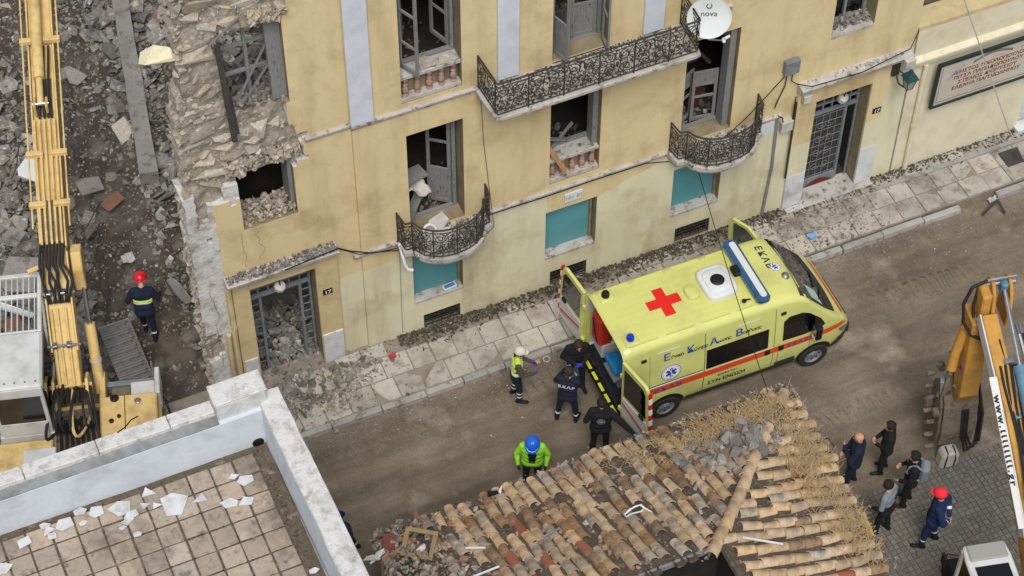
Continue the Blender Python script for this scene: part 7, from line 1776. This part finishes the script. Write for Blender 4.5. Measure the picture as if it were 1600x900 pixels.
        for i,fl in enumerate((.062,.074,.07,.054)):
            b0 = pm+v*(.034-.0225*i)+d*.005; b1 = b0+d*fl*.55+u*.012; b2 = b1+d*fl*.3+u*fl*.45; P(b0,b1,.0105,.010,gl); P(b1,b2,.010,.0085,gl)
        t0 = wr+d*.028+v*.03; t1 = t0+d*.03+v*.03+u*.012; P(t0,t1,.013,.012,gl); P(t1,t1+d*.03+u*.012,.012,.010,gl)
    mb = MB()
    for a,b,ra,rb,mt,bd in pr: capsule(mb,a,b,ra,rb)
    tmp = mb.build('body','skin',None,fixn=False)
    rm = tmp.modifiers.new('r','REMESH'); rm.mode = 'VOXEL'; rm.voxel_size = .0125; rm.use_smooth_shade = True
    sm = tmp.modifiers.new('s','SMOOTH'); sm.factor = .4; sm.iterations = 2
    dg = bpy.context.evaluated_depsgraph_get(); me = bpy.data.meshes.new_from_object(tmp.evaluated_get(dg)); bpy.data.objects.remove(tmp)
    n = len(me.polygons); C = np.zeros(n*3); me.polygons.foreach_get('center',C); C = C.reshape(-1,3)
    best = np.full(n,1e9); idx = np.zeros(n,int); names = []
    me.materials.clear()
    def mi(nm):
        if nm not in names: names.append(nm); me.materials.append(MATS[nm])
        return names.index(nm)
    for a,b,ra,rb,mt,bd in pr:
        A = np.array(a); D = np.array(b)-A; dd = D@D; t = np.clip(((C-A)@D)/max(dd,1e-9),0,1); ds = np.linalg.norm(C-(A+t[:,None]*D),axis=1)-(ra+(rb-ra)*t)
        if mt in ('eye','lips'): ds -= .004
        m_ = np.full(n,mi(mt))
        for (t0,t1,bm_) in bd: m_[(t >= t0) & (t <= t1)] = mi(bm_)
        up = ds < best; best[up] = ds[up]; idx[up] = m_[up]
    if fit.get('paint'):
        for (nm,fn) in fit['paint']:
            msk = fn(C,np.array([names[i] for i in idx])); idx[msk] = mi(nm)
    me.polygons.foreach_set('material_index',idx.astype(int)); me.polygons.foreach_set('use_smooth',[True]*n); me.update()
    bo = bpy.data.objects.new('body',me); COL.objects.link(bo); bo.parent = root
    # hair / headwear shell
    def shell(name,mt,r,zlo,front,sxy=(1,1.12),bump=.0,seed=1,dz=.0):
        mb = MB(); nu,nv = 20,9; q = random.Random(seed); vs = []
        for j in range(nv+1):
            for i in range(nu):
                az = 6.28318*i/nu; fr = math.sin(az)         # +1 to the front
                lo_ = zlo+(front-zlo)*max(0,fr)**1.5
                el_ = math.pi/2+(lo_-math.pi/2)*j/nv; rr_ = r*(1+q.uniform(-bump,bump))
                vs.append(H(rr_*sxy[0]*math.cos(el_)*math.cos(az), rr_*sxy[1]*math.cos(el_)*math.sin(az)-.006, .03+dz+rr_*math.sin(el_)*1.02))
        fs = [(j*nu+i,j*nu+(i+1)%nu,(j+1)*nu+(i+1)%nu,(j+1)*nu+i) for j in range(nv) for i in range(nu)]
        mb.add(vs,fs); o = mb.build(name,mt,root,smooth=True,fixn=False); o.modifiers.new('s','SOLIDIFY').thickness = .012; return o
    if fit.get('hair') == 'bald': shell('hair',fit.get('hairc','hair_grey'),.094,-.75,.62,bump=.01) if fit.get('rim') else None
    elif fit.get('hair'): shell('hair',fit['hair'],.096,-.7 if not fit.get('long') else -1.1,.72,bump=.03)
    if fit.get('long'):
        mb = MB(); capsule(mb,H(0,-.085,.0),H(0,-.12,-.16),.04,.025); mb.build('ponytail',fit['hair'],root,smooth=True)
    if fit.get('helmet'):
        o = shell('helmet',fit['helmet'],.128,-.12,-.12,(1,1.14),dz=.012)
        mb = MB(); nu = 24; vs = []
        for rr_,z in ((.125,.035),(.152,.02)):
            for i in range(nu): az = 6.28318*i/nu; f_ = 1+.22*max(0,math.sin(az))**2*(rr_ > .13); vs.append(H(rr_*f_*math.cos(az),rr_*1.14*f_*math.sin(az),z))
        mb.add(vs,[(i,(i+1)%nu,nu+(i+1)%nu,nu+i) for i in range(nu)]); br = mb.build('helmet_brim',fit['helmet'],root,smooth=True,fixn=False); br.modifiers.new('s','SOLIDIFY').thickness=.006
        mb = MB(); mb.tube([H(0,.145*math.cos(t),.045+.135*math.sin(t)) for t in np.linspace(.1,3.0,12)],.012,6); mb.build('helmet_ridge',fit['helmet'],root,smooth=True)
    if fit.get('cap'):
        shell('cap',fit['cap'],.108,-.05,.15,dz=.005)
        mb = MB(); P_ = [(.085*math.cos(a),.07+.085*math.sin(a)*1.25) for a in np.linspace(.05,math.pi-.05,12)]; mb.prism(P_,lambda u,v:H(u,v,.045-.15*(v-.07)),lambda u,v:H(u,v,.055-.15*(v-.07))); mb.build('cap_peak',fit['cap'],root)
    if fit.get('pack'):
        mb = MB(); mb.obox(T(0,-.21,1.2),(.30,.17,.44)); mb.build('backpack',fit['pack'],root,bevel=.05)
        for s in (-1,1): mb = MB(); mb.tube([T(s*.13,-.15,1.38),T(s*.13,-.03,1.505),T(s*.12,.09,1.42),T(s*.13,.13,1.25),T(s*.15,.02,1.08),T(s*.13,-.14,1.03)],.022,6); mb.build('pack_strap',fit['pack'],root,smooth=True)
    if fit.get('back_text'):
        lettering('back_lettering',fit['back_text'],.11,'reflect',lambda u,v: T(-u*-1,-.0,1.29+v)+Vector((0,-.128*bulk-.012+.9*u*u*.3,0)) if False else T(u,0,1.29+v)+Vector((0,-.135*bulk,0)),root,align='CENTER',bold=.004)
    if fit.get('back_disc'):
        mb = MB(); n_ = 20
        for r0,r1 in ((.085,.07),(.052,.012)):
            mb.add([T(r_*math.cos(6.2832*i/n_),0,1.26+r_*math.sin(6.2832*i/n_))+Vector((0,-.138*bulk,0)) for r_ in (r0,r1) for i in range(n_)],[(i,(i+1)%n_,n_+(i+1)%n_,n_+i) for i in range(n_)])
        stuff(mb.build('back_emblem','c_grey',root,fixn=False))
    return root
LEFT = -_r0; AWAY = Vector((_fw.x,_fw.y,0)).normalized(); RIGHT = _r0; NEAR = -AWAY
band = lambda t0,t1: ((t0,t1,'reflect'),)
def hi_back(C,nm): return (nm == 'c_navy') & (C[:,2] > 1.16) & (C[:,2] < 1.21) & (np.abs(C[:,0]) < .2)
# firefighter in the plot
g = G(233,518,.05)
person('firefighter in dark suit with red helmet seen from behind in the demolished plot',(g.x,g.y,plot_z(g.x,g.y)+.01),AWAY+LEFT*.1,dict(lean=14,lf=(-.08,.16),rf=(.12,-.12),le=(-.32,.06,1.16),lw=(-.36,.20,.97),re=(.30,.08,1.18),rw=(.33,.26,1.06),head=(0,.09,-.02),nod=25),
   dict(top='c_navy',bot='c_navy',helmet='helmet_red',legband=((.62,.74,'reflect'),),bulk=1.12,hem=1,glove='c_black',paint=[('reflect',hi_back),('hi_vis',lambda C,nm:(nm=='c_navy')&(C[:,2]>1.215)&(C[:,2]<1.26)&(np.abs(C[:,0])<.2))]),1.78)
# paramedic in hi-vis vest by the kerb
g = G(806,622)
person('paramedic in hi-vis vest and pale cap with violet gloves beside the kerb',g,RIGHT+AWAY*.1,dict(lean=4,lf=(-.13,-.04),rf=(.12,.06),le=(-.25,.10,1.12),lw=(-.13,.34,1.10),re=(.25,.10,1.12),rw=(.16,.33,1.05),head=(0,.04,0),turn=-15),
   dict(top='hi_vis',bot='c_navy',fore='c_olive',hair='hair_brown',long=1,cap='hair_white',glove='glove_violet',legband=((.35,.47,'reflect'),(.66,.78,'reflect')),hem=1,paint=[('reflect',lambda C,nm:(nm=='hi_vis')&(((C[:,2]>1.0)&(C[:,2]<1.06))|((np.abs(C[:,0])>.07)&(np.abs(C[:,0])<.12)&(C[:,2]>1.06)&(C[:,2]<1.44)))),('c_navy',lambda C,nm:(nm=='hi_vis')&(C[:,2]<1.0)),('c_olive',lambda C,nm:(nm=='hi_vis')&(np.abs(C[:,0])>.19))]),1.72)
# man bent over his violet gloves by the open rear
g = G(898,600)
person('man in black with violet gloves standing at the open rear of the ambulance',g,NEAR*.8+RIGHT*.15,dict(lean=10,lf=(-.14,.12),rf=(.13,-.04),le=(-.30,.08,1.14),lw=(-.06,.30,1.10),re=(.30,.08,1.14),rw=(.06,.30,1.12),head=(0,.07,-.02),nod=20),
   dict(top='c_black',bot='c_black',hair='bald',rim=1,hairc='hair_brown',glove='glove_violet',bulk=1.1),1.76)
# paramedic with white letters on the back
g = G(885,656)
person('paramedic in navy with white lettering across the back, arm raised',g,AWAY+RIGHT*.25,dict(lean=3,lf=(-.20,.0),rf=(.20,.03),le=(-.27,.10,1.2),lw=(-.12,.26,1.42),re=(.26,.12,1.15),rw=(.14,.28,1.2),head=(0,.03,0),nod=10),
   dict(top='c_navy',bot='c_navy',hair='hair_brown',long=1,glove='glove_blue',legband=((.66,.80,'reflect'),),back_text='Ε.Κ.Α.Β',hem=1,bulk=1.08),1.74)
# man holding the near rear door
g = G(936,706); fc = (AWAY+RIGHT*.05).normalized(); rx = Vector((fc.y,-fc.x,0)); hw = G(990,678,1.15)-g; hw = Vector((hw.dot(rx)/1.011,hw.dot(fc)/1.011,1.15)); print('hand',hw); hw.x = min(hw.x,.72)
person('man in black jacket with blue glove holding the near rear door of the ambulance',g,AWAY+RIGHT*.05,dict(lean=3,lf=(-.13,.0),rf=(.13,.02),le=(-.30,-.04,1.14),lw=(-.28,.12,.98),re=(.18+(hw.x-.18)*.5,hw.y*.45,1.24),rw=tuple(hw),head=(0,.02,0),nod=5),
   dict(top='c_black',bot='c_black',hair='bald',rim=1,hairc='hair_dark',glove='glove_blue',bulk=1.15,collar=1,hem=1,back_disc=1),1.78)
# worker in lime jacket and blue helmet behind the tile roof
g = G(831,757)
person('worker in open lime jacket and blue helmet behind the street eave of the tile roof',g,NEAR+LEFT*.05,dict(lean=4,lf=(-.12,.05),rf=(.12,0),le=(-.31,.02,1.14),lw=(-.28,.14,.94),re=(.31,.02,1.14),rw=(.28,.14,.94),head=(0,.06,-.01),nod=35),
   dict(top='lime',bot='c_black',helmet='helmet_blue',front='c_black',bulk=1.14,hem=1,glove='c_dark',armband=((.3,.42,'hi_vis'),)),1.78)
# bystanders at the right, all looking towards the ambulance
g = G(1327,756)
person('bald man in dark padded jacket with folded arms beside the tile roof',g,LEFT+AWAY*.25,dict(lean=-2,lf=(-.12,.06),rf=(.11,-.05),le=(-.30,.08,1.16),lw=(.06,.24,1.16),re=(.30,.08,1.14),rw=(-.04,.25,1.10),head=(0,.03,0),nod=4),
   dict(top='c_navy',bot='c_navy',hair='bald',bulk=1.2,hem=1,collar=1),1.78)
g = G(1377,735)
person('woman in black jacket with dark tied hair among the bystanders, farthest from the roof',g,LEFT+AWAY*.12,dict(lean=0,lf=(-.10,.04),rf=(.11,-.05),le=(-.25,.04,1.13),lw=(-.10,.24,1.08),re=(.25,.04,1.13),rw=(.10,.24,1.04),head=(0,.03,0),turn=10),
   dict(top='c_black',bot='c_black',hair='hair_dark',long=1,collar=1,hem=1,bulk=1.08),1.70)
g = G(1414,786)
person('dark haired man in black with a grey strapped backpack among the bystanders',g,LEFT+AWAY*.2,dict(lean=1,lf=(-.11,.05),rf=(.12,-.04),le=(-.26,.03,1.13),lw=(-.20,.22,1.02),re=(.27,.02,1.13),rw=(.22,.2,1.0),head=(0,.03,0),turn=5),
   dict(top='c_black',bot='c_black',hair='hair_dark',pack='c_grey',hem=1,bulk=1.1),1.80)
g = G(1377,830)
person('man in grey and black jacket with dark hair, nearest bystander to the roof edge',g,LEFT+AWAY*.7,dict(lean=5,lf=(-.12,.08),rf=(.12,-.06),le=(-.28,.02,1.14),lw=(-.24,.2,1.0),re=(.30,-.04,1.14),rw=(.24,.14,1.02),head=(0,.04,0),turn=15),
   dict(top='c_grey',bot='c_black',hair='hair_dark',hem=1,bulk=1.08,paint=[('c_black',lambda C,nm:(nm=='c_grey')&((C[:,2]<1.16)|((C[:,0]>.05)&(C[:,2]<1.36))))]),1.72)
g = G(1449,848)
person('firefighter in blue suit with red cap and hands behind the back on the setts',g,LEFT+AWAY*.3,dict(lean=-3,lf=(-.13,.10),rf=(.12,-.10),le=(-.30,-.16,1.15),lw=(-.08,-.24,.98),re=(.30,-.16,1.15),rw=(.06,-.25,.95),head=(0,.05,0),nod=6),
   dict(top='c_blue',bot='c_blue',cap='cap_red',hair='hair_dark',legband=((.58,.70,'reflect'),),armband=((.45,.62,'reflect'),),hem=1,bulk=1.16),1.90)
# partly hidden by the terrace wall
g = G(543,868)
person('person in blue trousers mostly hidden behind the terrace side wall',(g.x,g.y,0),LEFT+NEAR*.3,dict(lean=25,lf=(-.12,.18),rf=(.12,-.22),head=(0,.1,-.03)),
   dict(top='c_blue',bot='c_blue',hair='hair_dark',legband=((.7,.85,'hi_vis'),),hem=1),1.76)
